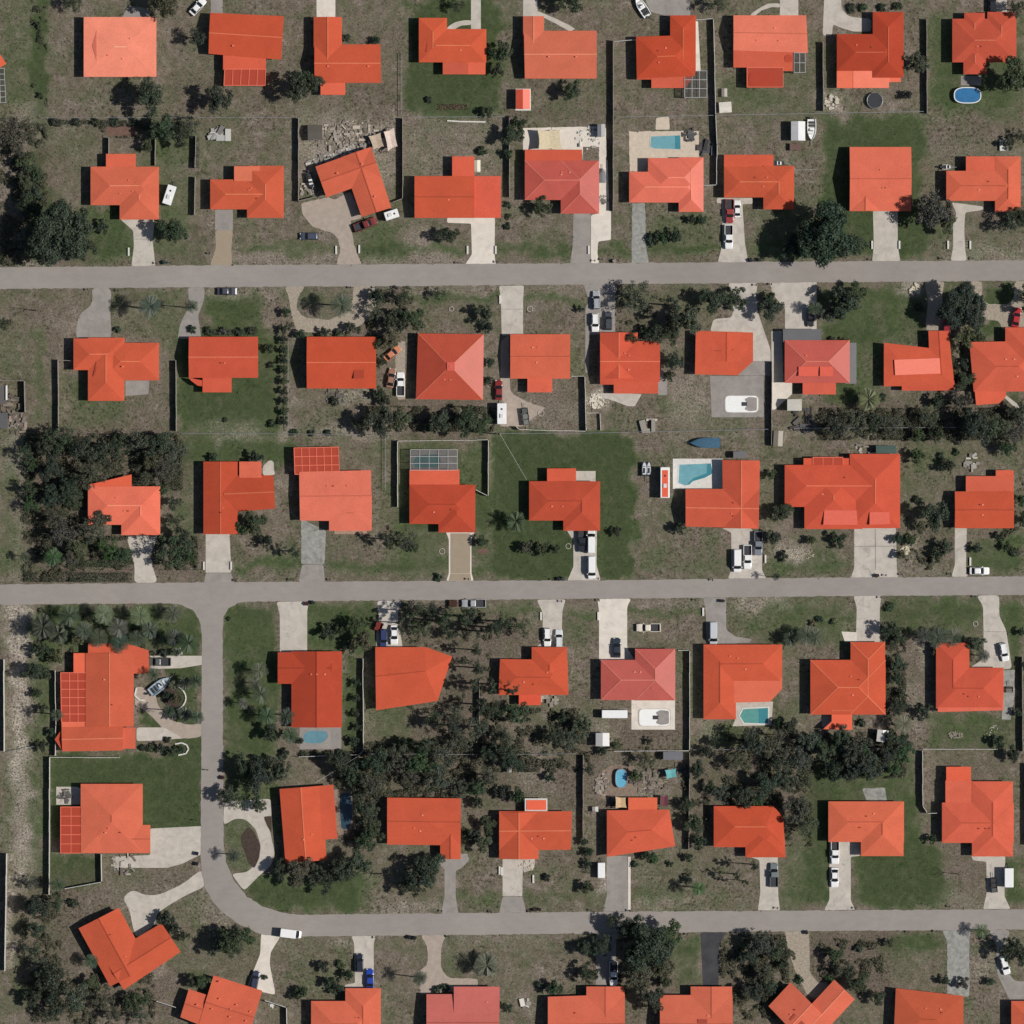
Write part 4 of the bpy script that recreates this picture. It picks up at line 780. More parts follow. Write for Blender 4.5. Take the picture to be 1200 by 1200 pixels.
# ================================================================== FENCES
def fence(pts, h=1.8, mat='greywood', th=0.10, desc='tall board fence', posts=True, chain=False):
    w = [W(*p) for p in pts]; root = empty('fence', w[0]); inv = Matrix.Translation(-w[0])
    pb = MB(); qb = MB()
    for a, b in zip(w[:-1], w[1:]):
        L = (b - a).length; n = max(1, int(L / 2.4)); t = (b - a) / L
        if chain:
            pb.bar(a + Vector((0, 0, h)), b + Vector((0, 0, h)), .09, .09); pb.bar(a + Vector((0, 0, .5 * h)), b + Vector((0, 0, .5 * h)), .02)
        else:
            for k in range(n):          # each bay leans and steps a little
                p0 = a + t * (L * k / n + .04); p1 = a + t * (L * (k + 1) / n - .04); hh = h + random.uniform(-.05, .05); lean = Vector((-t.y, t.x, 0)) * random.uniform(-.04, .04)
                pb.bar(p0 + Vector((0, 0, hh / 2)) + lean, p1 + Vector((0, 0, hh / 2)) + lean, th, hh)
        for k in range(n + 1):
            p = a + t * (L * k / n); qb.bar(p, p + Vector((0, 0, h + (.12 if not chain else .03))), .14 if not chain else .06)
    for nm, m in (('panel' if not chain else 'rail', pb), ('post', qb)):
        if not m.v: continue
        o = m.build(nm, M[mat], root); o.matrix_parent_inverse = inv
        if nm == 'post': o['kind'] = 'stuff'
    c = pts[len(pts) // 2 - 1], pts[len(pts) // 2]
    reg(root, desc, 'fence', (c[0][0] + c[1][0]) / 2, (c[0][1] + c[1][1]) / 2, 'fences between the yards', 'fence')
    return root
WF = dict(mat='whitefence'); GF = dict(mat='greywood')
D1, D2, D3 = 'tall grey board fence', 'tall white fence', 'low wire fence'
fence([(350, 139), (350, 236), (371, 231)], desc=D1, **GF)
fence([(472, 139), (472, 233), (461, 237)], desc=D1, **GF)
fence([(597, 139), (597, 231)], desc=D1, **GF)
fence([(718.5, 48), (718.5, 247)], desc=D1, **GF)
fence([(815, 24), (836, 22.5), (838.5, 135), (840, 170), (839.5, 217), (824, 217.5)], desc=D2, **WF)
fence([(720, 49), (745, 47)], 1.6, desc=D2, **WF)
fence([(964, 50), (964.5, 130)], desc=D1, **GF)
fence([(1085.5, 23), (1086, 133)], desc=D1, **GF)
fence([(128, 162), (128, 181)], desc=D1, **GF)
fence([(230, 160), (229, 197)], desc=D1, **GF)
fence([(229, 208), (228, 252)], desc=D1, **GF)
fence([(182, 162), (182, 194)], 1.2, desc='short picket fence', **GF)
fence([(87, 423), (68.5, 422), (69, 504)], desc=D1, **GF)
fence([(187, 422), (206.5, 422), (207, 505)], desc=D1, **GF)
fence([(605, 500), (608, 503.5), (687, 505.5), (686.5, 498), (685.5, 441), (670, 441)], desc=D2, **WF)
fence([(904.5, 424), (904, 521)], desc=D1, **GF)
fence([(466, 594), (466, 517), (572.5, 515.5), (572, 581), (558, 574)], 1.75, mat='whitefence', desc='white vinyl fence round a screened pool yard')
fence([(562, 798), (561.5, 848)], desc=D1, **GF)
fence([(795, 762), (808, 762), (808, 879.5), (720, 880)], desc=D2, **WF)
fence([(808, 882), (807, 995)], desc=D1, **GF)
fence([(683.5, 885), (683, 985)], desc=D1, **GF)
fence([(425.5, 772), (426, 880), (421, 884), (351, 886.5)], 1.8, desc=D2, **WF)
fence([(140, 887.5), (58.5, 887), (58, 1048)], 1.8, desc=D2, **WF)
fence([(119, 1001), (119.5, 1033), (77, 1041)], 1.7, desc=D2, **WF)
fence([(65, 786), (66, 850), (65, 885)], 1.7, desc=D2, **WF)
fence([(1080.5, 880), (1081, 944), (1086.5, 952.5), (1097, 952.5)], desc=D2, **WF)
fence([(1082, 877.5), (1168, 878)], 1.1, desc='low white rail fence', **WF)
fence([(1197.5, 770), (1198, 880)], desc=D1, **GF)
fence([(1206, 895), (1206, 990)], 2.4, desc=D1, **GF)
fence([(5, 773), (5.5, 880)], 2.3, desc=D2, **WF)
fence([(8.5, 1000), (6, 1137)], 2.3, desc=D2, **WF)
fence([(184, 1173), (206, 1180)], 1.6, desc=D2, **WF)
fence([(311, 1172), (336, 1180), (336.5, 1215)], 1.8, desc=D2, **WF)
fence([(0, 446), (29, 446.5), (30, 484), (0, 484)], 1.9, desc=D1, **GF)
fence([(688, 484), (703, 484), (704, 504)], .9, desc='small white enclosure rail', **WF)
fence([(48, 138.5), (340, 138)], 1.2, 'steel', desc=D3, chain=True)
fence([(478, 137.5), (590, 137.2)], 1.2, 'steel', desc=D3, chain=True)
fence([(722, 137.5), (1082, 131)], 1.2, 'steel', desc=D3, chain=True)
fence([(210, 507.5), (455, 509.5)], 1.2, 'steel', desc=D3, chain=True)
fence([(690, 507.5), (900, 503)], 1.2, 'steel', desc=D3, chain=True)
fence([(575, 508), (690, 507.5)], 1.2, 'steel', desc=D3, chain=True)
fence([(930, 502), (1120, 501)], 1.2, 'steel', desc=D3, chain=True)
fence([(430, 883), (560, 884)], 1.2, 'steel', desc=D3, chain=True)
fence([(573, 884), (675, 883)], 1.2, 'steel', desc=D3, chain=True)
fence([(812, 878.5), (1070, 877)], 1.2, 'steel', desc=D3, chain=True)
fence([(471, 63), (471, 136)], 1.2, 'steel', desc=D3, chain=True)
fence([(927, 199), (958, 199)], 1.2, 'steel', desc=D3, chain=True)
fence([(338, 400), (338, 505)], 1.2, 'steel', desc=D3, chain=True)
fence([(452, 510), (452, 575)], 1.2, 'steel', desc=D3, chain=True)
fence([(48, 873), (10, 881)], 1.2, 'steel', desc=D3, chain=True)

# ================================================================== POOLS
def flat(name, pts, z0, z1, mat, parent, inv):
    mb = MB(); mb.prism(w2(pts), z0, z1); o = mb.build(name, mat, parent); o.matrix_parent_inverse = inv; return o
def inground(water, wmat, desc, cx, cy, coping=2.0, cmat='offwhite', rim_z=0.10, steps=None, darkm='water_deep_shadow'):
    root = empty('swimming_pool', W(cx, cy)); inv = Matrix.Translation(-root.location)
    outer = inset(water, -coping) if len(water) <= 6 else shrink(water, 1 + coping * 2 / max(abs(water[0][0] - cx) * 2, 8))
    n = len(water); mb = MB(); a = w2(outer); b = w2(water)
    v = [(x, y, rim_z) for x, y in a] + [(x, y, rim_z) for x, y in b] + [(x, y, -0.02) for x, y in a] + [(x, y, 0.03) for x, y in b]
    f = []
    for i in range(n):
        j = (i + 1) % n; f += [(i, j, n + j, n + i), (i, 2 * n + i, 2 * n + j, j), (n + i, n + j, 3 * n + j, 3 * n + i)]
    mb.add(v, f); o = mb.build('coping', M[cmat], root); o.matrix_parent_inverse = inv
    flat('water', shrink(water, 1.002), 0.0, 0.064, M[wmat], root, inv)
    if steps: flat('deep_end_or_shadow', steps, 0.03, 0.068, M[darkm], root, inv)  # dark slab: deep end of two pools, painted step shadow in the third
    reg(root, desc, 'pool', cx, cy, 'swimming pools', 'pool'); mark(outer); return root
def aboveground(cx, cy, rx, ry, wmat, desc, rim=1.0, h=1.2, rimmat='white_paint'):
    pts = []
    for k in range(36):
        t = 2 * math.pi * k / 36; c, s_ = math.cos(t), math.sin(t); e = 0.72
        pts.append((cx + rx * math.copysign(abs(c) ** e, c), cy + ry * math.copysign(abs(s_) ** e, s_)))
    root = empty('above_ground_pool', W(cx, cy)); inv = Matrix.Translation(-root.location)
    out = [(cx + (x - cx) * (1 + rim / rx), cy + (y - cy) * (1 + rim / ry)) for x, y in pts]
    n = len(pts); a = w2(out); b = w2(pts)
    v = [(x, y, h) for x, y in a] + [(x, y, h) for x, y in b] + [(x, y, 0) for x, y in a] + [(x, y, h - .4) for x, y in b]
    f = []
    for i in range(n):
        j = (i + 1) % n; f += [(i, j, n + j, n + i), (i, 2 * n + i, 2 * n + j, j), (n + i, n + j, 3 * n + j, 3 * n + i)]
    mb = MB(); mb.add(v, f); o = mb.build('pool_wall', M[rimmat], root); o.matrix_parent_inverse = inv
    flat('water', pts, 0.05, h - .12, M[wmat], root, inv)
    reg(root, desc, 'pool', cx, cy, 'above-ground pools', 'pool'); mark(out); return root
sheet('patio', [(737, 154), (819, 153.5), (819, 186), (759, 186), (759, 201), (738, 201)], 0.045, M['pale_patio'], 0, .2)
sheet('patio', [(769, 138), (784, 136.5), (785, 152), (768, 152)], 0.045, M['pale_patio'], 2)
inground([(763, 160), (797, 158.5), (797.5, 175), (767, 174), (762, 172)], 'water_aqua', 'rectangular aqua pool on beige patio', 780, 167, 1.2, 'pale_patio', steps=[(791, 159.2), (796.6, 158.9), (797.1, 174.7), (791, 174.5)])
sheet('patio', [(613, 150), (700, 148), (710, 150), (711, 195), (702, 195), (702, 172), (683, 172), (683, 189), (682, 177), (613, 177)], 0.045, M['conc_bright'], 0, .2)
sheet('patio', [(702, 188), (712, 188), (714, 248), (702, 252)], 0.046, M['conc_bright'])
inground([(488, 534), (512, 532), (516, 536), (516, 544), (512, 548), (486, 548), (484, 541)], 'water_dark', 'teal pool under grey screen cage', 500, 540, 1.5, 'conc_grey')
sheet('patio', R4(481.5, 527.5, 535.5, 551), 0.03, M['conc_grey'])
sheet('patio', R4(788.5, 537.5, 847, 573), 0.045, M['offwhite'])
inground([(796, 544.5), (833, 543), (835, 555), (826, 560), (812, 564), (808, 568), (803, 569), (795, 566)], 'water_aqua', 'irregular aqua pool on white deck', 814, 555, 1.2, 'offwhite', steps=[(829, 543.6), (832.7, 543.4), (834.6, 554.8), (826, 559.5), (812, 563.6), (808.2, 567), (805, 567.8), (812, 560.5), (828, 554.5)])  # dark slab here paints the pool step's shadow onto the water
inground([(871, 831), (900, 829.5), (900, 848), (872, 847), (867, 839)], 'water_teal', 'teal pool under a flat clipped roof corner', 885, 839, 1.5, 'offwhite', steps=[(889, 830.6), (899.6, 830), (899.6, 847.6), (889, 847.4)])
sheet('patio', R4(351, 852, 400, 878), 0.04, M['conc_grey'])
inground(rounded([(354, 864), (360, 856.5), (382, 856.5), (385, 863), (378, 871), (358, 871)], 4), 'water_kidney', 'kidney shaped blue pool on grey patio', 369, 864, 1.5, 'conc_grey')
aboveground(1133.5, 112, 15, 8.6, 'water_blue', 'oval deep blue above-ground pool with white rim')
aboveground(728, 912, 6.3, 10.2, 'water_sky', 'oval pale blue above-ground pool with blue rim', .8, 1.0, 'steel')
def covered_pool(x0, y0, x1, y1, dark, desc):
    """white winter cover pulled tight over a pool, its far end weighted down by a dry tarp"""
    root = empty('covered_pool', W((x0 + x1) / 2, (y0 + y1) / 2)); inv = Matrix.Translation(-root.location)
    pts = rounded(R4(x0, y0, x1, y1), 5, 4)
    flat('coping', shrink(pts, 1.06), 0, 0.11, M['conc_mid'], root, inv); mark(pts)
    flat('pool_cover', pts, 0.05, 0.17, plain('white_sheeting', (0.80, 0.80, 0.78), .5), root, inv)
    tp = rounded([(x1 - 1, y0 + 2), (x1 - 1, y1 - 2), (x1 - dark, y1 - 1), (x1 - dark - 6, y1 - 3.5), (x1 - dark - 1, (y0 + y1) / 2), (x1 - dark - 6, y0 + 4), (x1 - dark, y0 + 1)], 2)
    flat('tarp', tp, 0.06, 0.20, M['conc_grey'], root, inv)
    mb = MB(); p = W(x1 - dark - 5, (y0 + y1) / 2); mb.box(p.x - .55, p.y - .45, .1, p.x + .55, p.y + .45, .5)
    o = mb.build('pump_box', M['dark'], root); o.matrix_parent_inverse = inv
    reg(root, desc, 'pool', (x0 + x1) / 2, (y0 + y1) / 2, 'pools under white covers', 'pool')
covered_pool(850, 464, 888, 483, 10, 'white covered pool on a grey slab')
covered_pool(749, 831, 785, 850.5, 11, 'white covered pool on a pale slab')
sheet('patio', rounded([(382, 926), (412, 924), (416, 960), (410, 978), (398, 980), (388, 960)], 4), 0.03, M['dark_patio'])
inground(rounded([(398, 930), (411, 929), (413, 958), (408, 972), (400, 972), (398, 950)], 4), 'water_shade', 'dark shaded pool under trees', 405, 950, 1.2, 'dark_patio')

# ================================================================== SHEDS, CANOPIES, YARD THINGS
def shed(x0, y0, x1, y1, rgb, desc, h=2.3, ang=0, ridge='gy', name='shed', cat='shed', two=None, wallm='offwhite', grp='garden sheds'):
    cx, cy = (x0 + x1) / 2, (y0 + y1) / 2; root = empty(name, W(cx, cy), math.radians(ang))
    hx, hy = (x1 - x0) / 2 * S, (y1 - y0) / 2 * S
    mb = MB(); mb.box(-hx + .15, -hy + .15, -.05, hx - .15, hy - .15, h - .05); mb.build('wall', M[wallm], root)
    r = .18 * min(hx, hy) * 2
    if ridge == 'gy': v = [(-hx, -hy, h), (hx, -hy, h), (hx, hy, h), (-hx, hy, h), (0, -hy, h + r), (0, hy, h + r)]; f = [(0, 4, 5, 3), (1, 2, 5, 4), (0, 1, 4), (2, 3, 5)]
    else: v = [(-hx, -hy, h), (hx, -hy, h), (hx, hy, h), (-hx, hy, h), (-hx, 0, h + r), (hx, 0, h + r)]; f = [(0, 1, 5, 4), (2, 3, 4, 5), (0, 4, 3), (1, 2, 5)]
    mb = MB(); mb.add(v + [(p[0], p[1], h - .1) for p in v[:4]], f + [(6, 7, 1, 0), (7, 8, 2, 1), (8, 9, 3, 2), (9, 6, 0, 3), (9, 8, 7, 6)])
    mb.build('roof', roof_mat(rgb, True), root)
    mb = MB(); mb.box(-.45, -hy + .1, 0, .45, -hy + .16, 1.9); mb.build('door', M['steel'], root)
    mark([(cx - (x1 - x0) / 2, y0), (x1, y0), (x1, y1), (x0, y1)])
    return reg(root, desc, cat, cx, cy, grp)
shed(604.5, 105.5, 621, 128.5, (238, 92, 68), 'small shed with orange roof and pale east edge', 2.5)
sheet('patio', R4(604, 104, 622, 129.5), .05, M['offwhite'])
shed(842.5, 120, 857, 132.5, (226, 220, 208), 'small white roofed shed', 1.6, 4, 'gx')
shed(845.5, 104, 852, 114, (160, 152, 142), 'little tan box shed', 1.0)
shed(926.5, 143, 943, 165.5, (214, 214, 214), 'white and grey gabled carport', 2.6, 0, 'gy', 'carport', 'carport')
shed(922, 468, 939, 481.5, (206, 202, 190), 'pale flat topped shed', 2.5, 0, 'gx')
shed(906, 505, 917, 523, (146, 138, 122), 'weathered tan shed', 2.0, -3)
shed(698, 858.5, 714, 874, (206, 204, 202), 'white ribbed metal shed', 2.4)
shed(1027, 855, 1040, 869, (236, 232, 222), 'white shed half hidden by trees', 2.4, -6)
shed(777, 880.5, 800, 890, (120, 120, 126), 'grey roofed lean-to against a fence', 2.0, 0, 'gx')
shed(1026, 522, 1049, 531.5, (78, 98, 92), 'dark green roofed lean-to', 2.0, 0, 'gx')
shed(859, 529, 875, 537, (118, 118, 118), 'grey lean-to behind the ridge end', 1.9, 0, 'gx')
shed(361, 147, 378, 165, (98, 92, 84), 'brown grey flat shed in a cluttered yard', 1.8, 2, 'gx')
shed(694, 945, 701, 951, (180, 178, 168), 'tiny pale cabinet shed', 1.2)
shed(594, 896, 599.5, 905, (120, 116, 112), 'small grey shed under trees', 1.6)
shed(700, 146, 709, 161, (150, 150, 150), 'narrow grey roofed shed', 2.1)
shed(555.5, 188, 563, 202, (216, 210, 190), 'cream lidded storage box', 1.3, 0, 'gy', 'storage_box', 'storage box')
def sail(pts, z, rgb, desc, name='shade_canopy'):
    c = (sum(p[0] for p in pts) / len(pts), sum(p[1] for p in pts) / len(pts))
    root = empty(name, W(*c)); inv = Matrix.Translation(-root.location); n = 8; mb = MB(); v = []; f = []
    P = [W(*p) for p in pts]
    for i in range(n + 1):
        for j in range(n + 1):
            u, w = i / n, j / n; uu = u + (.5 - u) * .10 * math.sin(math.pi * w); ww = w + (.5 - w) * .10 * math.sin(math.pi * u)
            p = (P[0] * (1 - uu) + P[1] * uu) * (1 - ww) + (P[3] * (1 - uu) + P[2] * uu) * ww
            v.append((p.x, p.y, z + .35 * (abs(u - .5) + abs(w - .5))))
    for i in range(n):
        for j in range(n): f.append((i * (n + 1) + j, (i + 1) * (n + 1) + j, (i + 1) * (n + 1) + j + 1, i * (n + 1) + j + 1))
    mb.add(v, f); o = mb.build('canopy_cloth', M['fabric'], root); o.color = (*base(rgb), 1); o.matrix_parent_inverse = inv
    mb = MB()
    for p in P: mb.bar(p, (p.x, p.y, z + .35), .1)
    o = mb.build('corner_poles', M['steel'], root); o.matrix_parent_inverse = inv
    return reg(root, desc, 'canopy', c[0], c[1], 'shade canopies')
sail([(630, 153), (656, 153), (659, 176), (631, 176)], 2.4, (218, 202, 170), 'cream sail canopy on bright patio')
sail([(721, 933), (733, 934), (734, 946), (721, 946.5)], 2.3, (212, 180, 140), 'tan square shade canopy')
sail([(779, 902), (792, 900), (793, 910), (781, 912.5)], 1.8, (110, 178, 180), 'turquoise tilted canopy')
sail([(450, 155), (462, 150), (466, 172), (455, 178)], 2.0, (226, 205, 190), 'pinkish tarp canopy in a cluttered yard')
sail([(432, 160), (446, 156), (450, 172), (438, 176)], 1.6, (190, 172, 150), 'tan tarp canopy in a cluttered yard')
sail([(774, 932), (783, 932), (783, 944), (774, 945)], 1.7, (110, 62, 72), 'maroon square canopy')

def trampoline(cx, cy, r, desc):
    root = empty('trampoline', W(cx, cy)); c = [(r * S * math.cos(t * math.pi / 14), r * S * math.sin(t * math.pi / 14)) for t in range(28)]
    mb = MB(); mb.prism([(x * .93, y * .93) for x, y in c], .82, .86); mb.build('jumping_mat', plain('black_mesh', (.03, .032, .04), .7), root)
    mb = MB(); mb.tube([(x, y, .88) for x, y in c + c[:1]], [.09] * 29, 6)
    for x, y in c[::5]: mb.bar((x, y, 0), (x, y, 1.9), .06)
    mb.build('frame', M['steel'], root); reg(root, desc, 'trampoline', cx, cy)
trampoline(1025, 118, 9.2, 'round black trampoline')
def arc_wall(pts, desc):
    mb = MB(); w = [W(*p) for p in pts]
    for a, b in zip(w[:-1], w[1:]): mb.bar(a + Vector((0, 0, .15)), b + Vector((0, 0, .15)), .3, .35)
    o = mb.build('garden_wall', M['offwhite']); reg(o, desc, 'garden wall', pts[len(pts) // 2][0], pts[len(pts) // 2][1], 'low curved garden walls')
def junk_mat():
    m, nt, b = new_mat('mixed_junk'); oi = nt.nodes.new('ShaderNodeObjectInfo'); ge = nt.nodes.new('ShaderNodeNewGeometry')
    c = ramp(nt, ge.outputs['Random Per Island'], [(0, .25), (.3, .6), (.55, 1.0), (.8, 1.25), (1, .12)]); c = mix(nt, 1.0, oi.outputs['Color'], c, 'MULTIPLY')
    c = mix(nt, .25, c, ramp(nt, ge.outputs['Random Per Island'], [(0, (.2, .1, .07)), (.4, (.12, .16, .2)), (.7, (.3, .28, .22)), (1, (.05, .05, .05))]))
    nt.links.new(c, b.inputs['Base Color']); b.inputs['Roughness'].default_value = .7; return m
M['junk'] = junk_mat()
def rubble(cx, cy, r, n, rgb, desc, name='stone_pile', size=.35, cat='stones', ry=None, ang=0):
    mb = MB(); ry = ry or r; ca, sa = math.cos(math.radians(ang)), math.sin(math.radians(ang)); p = W(cx, cy)
    for k in range(n):
        a = random.uniform(0, 6.28); d = S * math.sqrt(random.random()); s = size * random.uniform(.45, 1.2)
        u, v = d * r * math.cos(a), d * ry * math.sin(a); x, y = p.x + u * ca - v * sa, p.y + u * sa + v * ca; t = random.uniform(0, 3)
        if name == 'stone_pile': q = [(x + s * math.cos(t + j * 1.26) * random.uniform(.6, 1), y + s * math.sin(t + j * 1.26) * random.uniform(.6, 1)) for j in range(5)]
        else:
            l, w = s * random.uniform(.6, 2.0), s * random.uniform(.3, .8); t = random.choice((t, math.radians(ang), math.radians(ang + 90)))
            q = [(x + i * l * math.cos(t) - j * w * math.sin(t), y + i * l * math.sin(t) + j * w * math.cos(t)) for i, j in ((-1, -1), (1, -1), (1, 1), (-1, 1))]
        mb.prism(q, -.05, s * random.uniform(.3, 1.1))
    o = mb.build(name, M['junk'] if name != 'stone_pile' else mottled('rubble_%d_%d' % (cx, cy), base(rgb), .15, 2.0))
    o.color = (*base(rgb), 1)
    return reg(o, desc, cat, cx, cy)
rubble(699, 470, 9, 90, (216, 208, 192), 'pile of pale white gravel')
rubble(975, 119, 8, 28, (196, 188, 172), 'heap of pale broken slabs', size=.6)
rubble(1072, 339, 7, 60, (206, 196, 176), 'mound of pale sand and stones')
rubble(258, 157, 10, 26, (226, 224, 216), 'scattered white sheets and junk', 'junk_heap', .8, 'junk', 6)
rubble(1176, 170, 1, 1, (226, 224, 216), 'white board lying in the dry yard', 'board', 1.2, 'board')
rubble(408, 160, 40, 150, (190, 176, 160), 'scattered junk over a fenced cluttered yard', 'junk_heap', .42, 'junk', 18)
rubble(448, 168, 10, 30, (188, 172, 156), 'pale boards and junk beside tarps', 'junk_heap', .7, 'junk')
rubble(398, 180, 44, 120, (200, 194, 184), 'line of white debris behind a tilted roof', 'junk_heap', .4, 'junk', 5, 18)
rubble(360, 222, 8, 20, (190, 176, 158), 'loose debris in a fenced corner', 'junk_heap', .5, 'junk')
rubble(690, 162, 14, 30, (225, 222, 212), 'white garden furniture on a bright patio', 'patio_furniture', .4, 'furniture')
rubble(808, 158, 7, 16, (70, 64, 60), 'dark patio furniture beside an aqua pool', 'patio_furniture', .5, 'furniture')
rubble(828, 172, 9, 18, (66, 62, 62), 'dark clutter against a white fence', 'junk_heap', .6, 'junk')
rubble(706, 232, 5, 14, (205, 200, 190), 'white clutter beside a mauve roof', 'junk_heap', .5, 'junk')
rubble(760, 499, 8, 8, (214, 206, 190), 'pale slab and debris on dry ground', 'junk_heap', .9, 'junk')
rubble(642, 818, 10, 22, (190, 178, 160), 'pale junk on a back patio', 'junk_heap', .6, 'junk')
rubble(1165, 860, 10, 34, (172, 166, 152), 'pale stones edging a back lawn bed', size=.2)
rubble(1120, 861, 9, 60, (138, 132, 118), 'flat patch of pale pavers on back lawn', size=.3, ry=4)
rubble(706, 918, 9, 70, (176, 160, 142), 'curved pile of pale stones and boards', 'junk_heap', .4, 'junk', 14)
rubble(760, 915, 22, 46, (128, 112, 98), 'mixed dark clutter around a small pale pool', 'junk_heap', .42, 'junk', 16)
rubble(720, 940, 6, 14, (58, 62, 58), 'dark barrels below a tan canopy', 'junk_heap', .5, 'junk')
rubble(798, 900, 8, 18, (90, 80, 70), 'dark junk under a turquoise canopy', 'junk_heap', .4, 'junk')
rubble(936, 649, 20, 160, (186, 176, 160), 'bed of pale shells in front yard', size=.16, ry=7)
rubble(1060, 645, 5, 26, (200, 190, 166), 'pale mound beside wide driveway', size=.4)
rubble(1137, 541, 9, 18, (206, 198, 184), 'white scattered boards behind a stepped porch', 'junk_heap', .5, 'junk')
rubble(940, 492, 15, 40, (60, 58, 58), 'dark heap of yard equipment behind pale shed', 'junk_heap', .6, 'junk')
rubble(12, 476, 12, 34, (120, 105, 90), 'brown rubble in a fenced yard', 'junk_heap', .6, 'junk')
rubble(20, 497, 12, 60, (150, 135, 118), 'brown rubble below a fenced yard', 'junk_heap', .45, 'junk')
rubble(75, 932, 9, 24, (96, 90, 86), 'dark patio furniture on a small square patio', 'patio_furniture', .4, 'furniture')
rubble(145, 1012, 14, 24, (182, 172, 160), 'boards and trailer parts beside a driveway', 'junk_heap', .45, 'junk')
arc_wall([(524, 141.5), (540, 142.5), (569, 143)], 'row of white blocks along a back fence')
rubble(1020, 527, 20, 20, (176, 170, 160), 'pale junk strip along a rear wall', 'junk_heap', .5, 'junk')
rubble(393, 463, 12, 30, (110, 102, 92), 'dark junk on patio behind gabled roof', 'junk_heap', .4, 'junk')
rubble(618, 1012, 10, 30, (196, 184, 166), 'pale stepping stones beside a front drive', size=.3)
rubble(1104, 962, 3, 6, (120, 118, 116), 'grey blocks at a fence end', size=.4)
rubble(320, 1178, 4, 8, (216, 212, 204), 'white blocks by a fence corner', size=.5)
rubble(615, 1176, 5, 12, (222, 216, 204), 'narrow white boat hull with clutter', 'junk_heap', .6, 'junk')
def ring(cx, cy, r, desc):
    mb = MB(); c = [(r * S * math.cos(t * math.pi / 10), r * S * math.sin(t * math.pi / 10), .12) for t in range(21)]
    mb.tube(c, [.085] * 21, 6); o = mb.build('tree_ring', M['conc_mid'], None, W(cx, cy)); reg(o, desc, 'edging ring', cx, cy, 'round garden edgings')
for x, y, r in ((529, 362, 2.6), (621, 362, 3.2), (666, 640, 3.0), (518, 646, 3.2), (1143, 731, 2.8), (634, 484, 3.4)): ring(x, y, r, 'small white stone edging ring on lawn')
arc_wall([(200 + 18 * math.cos(t) , 818 + 15 * math.sin(t)) for t in [k * .3 - 1.2 for k in range(9)]], 'low white curved wall round a mulch bed')
rubble(216, 799, 5, 26, (206, 204, 196), 'white stones under a curved drive palm', size=.2)
rubble(218, 837, 6, 34, (206, 204, 196), 'white stones round a palm inside the loop drive', size=.22)
rubble(203, 838, 4, 18, (200, 198, 190), 'white stones round a small loop drive palm', size=.2)
rubble(209, 764, 5, 26, (202, 200, 192), 'white stones round a squat corner palm', size=.2)
arc_wall([(205, 872), (213, 870.5), (219, 873), (221, 878), (218, 883), (209, 885)], 'low white curved wall ending a hedge row')
arc_wall([(160, 806), (158, 815), (163, 820), (170, 821)], 'low white curved wall at a house front')

# culvert headwalls and mailboxes
for k, (x, y, v) in enumerate([(1022, 287, 1), (1054, 287, 1), (1111, 287, 1), (1137, 287, 1), (151, 295, 1), (394, 293, 1), (421, 292, 1), (548, 293, 1), (581, 293, 1), (690, 293, 1), (271, 663, 1), (239, 663, 1), (1137, 658, 1), (897, 655, 1), (586, 351, 1), (585.5, 1020, 1), (588, 1021, 1), (625, 1030, 1), (634, 722, 1), (701, 722, 1), (824, 717, 1)]):
    mb = MB(); mb.box(-.16, -.95, -.2, .16, .95, .35); mb.box(-.2, -.95, .35, .2, .95, .41)
    o = mb.build('culvert_headwall', M['offwhite'], None, W(x, y)); reg(o, 'short white culvert headwall bar', 'headwall', x, y, 'culvert headwalls beside the driveways')
def mailbox():
    root = empty('mailbox', (0, 0, 0)); mb = MB(); mb.bar((0, 0, 0), (0, 0, 1.0), .1); mb.build('post', M['wood'], root)
    mb = MB(); n = 8; pr = [(-.13, 1.0), (.13, 1.0)] + [(.13 * math.cos(t), 1.15 + .13 * math.sin(t)) for t in [math.pi * k / n for k in range(n + 1)]]
    v = [(x, -.26, z) for x, z in pr] + [(x, .26, z) for x, z in pr]; m = len(pr)
    mb.add(v, [tuple(range(m)), tuple(range(2 * m - 1, m - 1, -1))] + [(i, (i + 1) % m, m + (i + 1) % m, m + i) for i in range(m)])
    mb.build('box', M['dark'], root)
    return root
MBX = [(184, 308.5), (200, 308), (103, 339.5), (139, 340.5), (246, 297), (411, 337), (440, 337), (537, 308), (583, 307), (697, 305.5), (706, 304), (725, 305), (884, 305.5), (886, 334), (904, 333), (1021, 304), (1104, 303), (1140, 303), (1187, 333), (277, 680), (341, 679), (387, 679), (549, 678.5), (648, 679), (701, 678), (835, 679.5), (1038, 674), (1057, 673), (1114, 672.5), (361, 708), (468, 707), (658, 704.5), (702, 703.5), (815, 703), (849, 704), (1032, 700), (1143, 699), (243, 902), (229, 961), (518, 1067.5), (576, 1068), (622, 1068), (693, 1066.5), (738, 1067), (911, 1064), (1003, 1064), (1113, 1062), (441, 1098.5), (526, 1097), (1065, 1092), (1097, 1091), (806, 1094.5)]
mp = mailbox()
for x, y in MBX:
    c = copy_tree(mp); c.location = W(x, y); c.rotation_euler.z = random.uniform(-.2, .2) + (0 if y not in (902, 961) else 1.57)
    reg(c, 'small dark mailbox on wooden post', 'mailbox', x, y, 'roadside mailboxes')
kill_tree(mp)
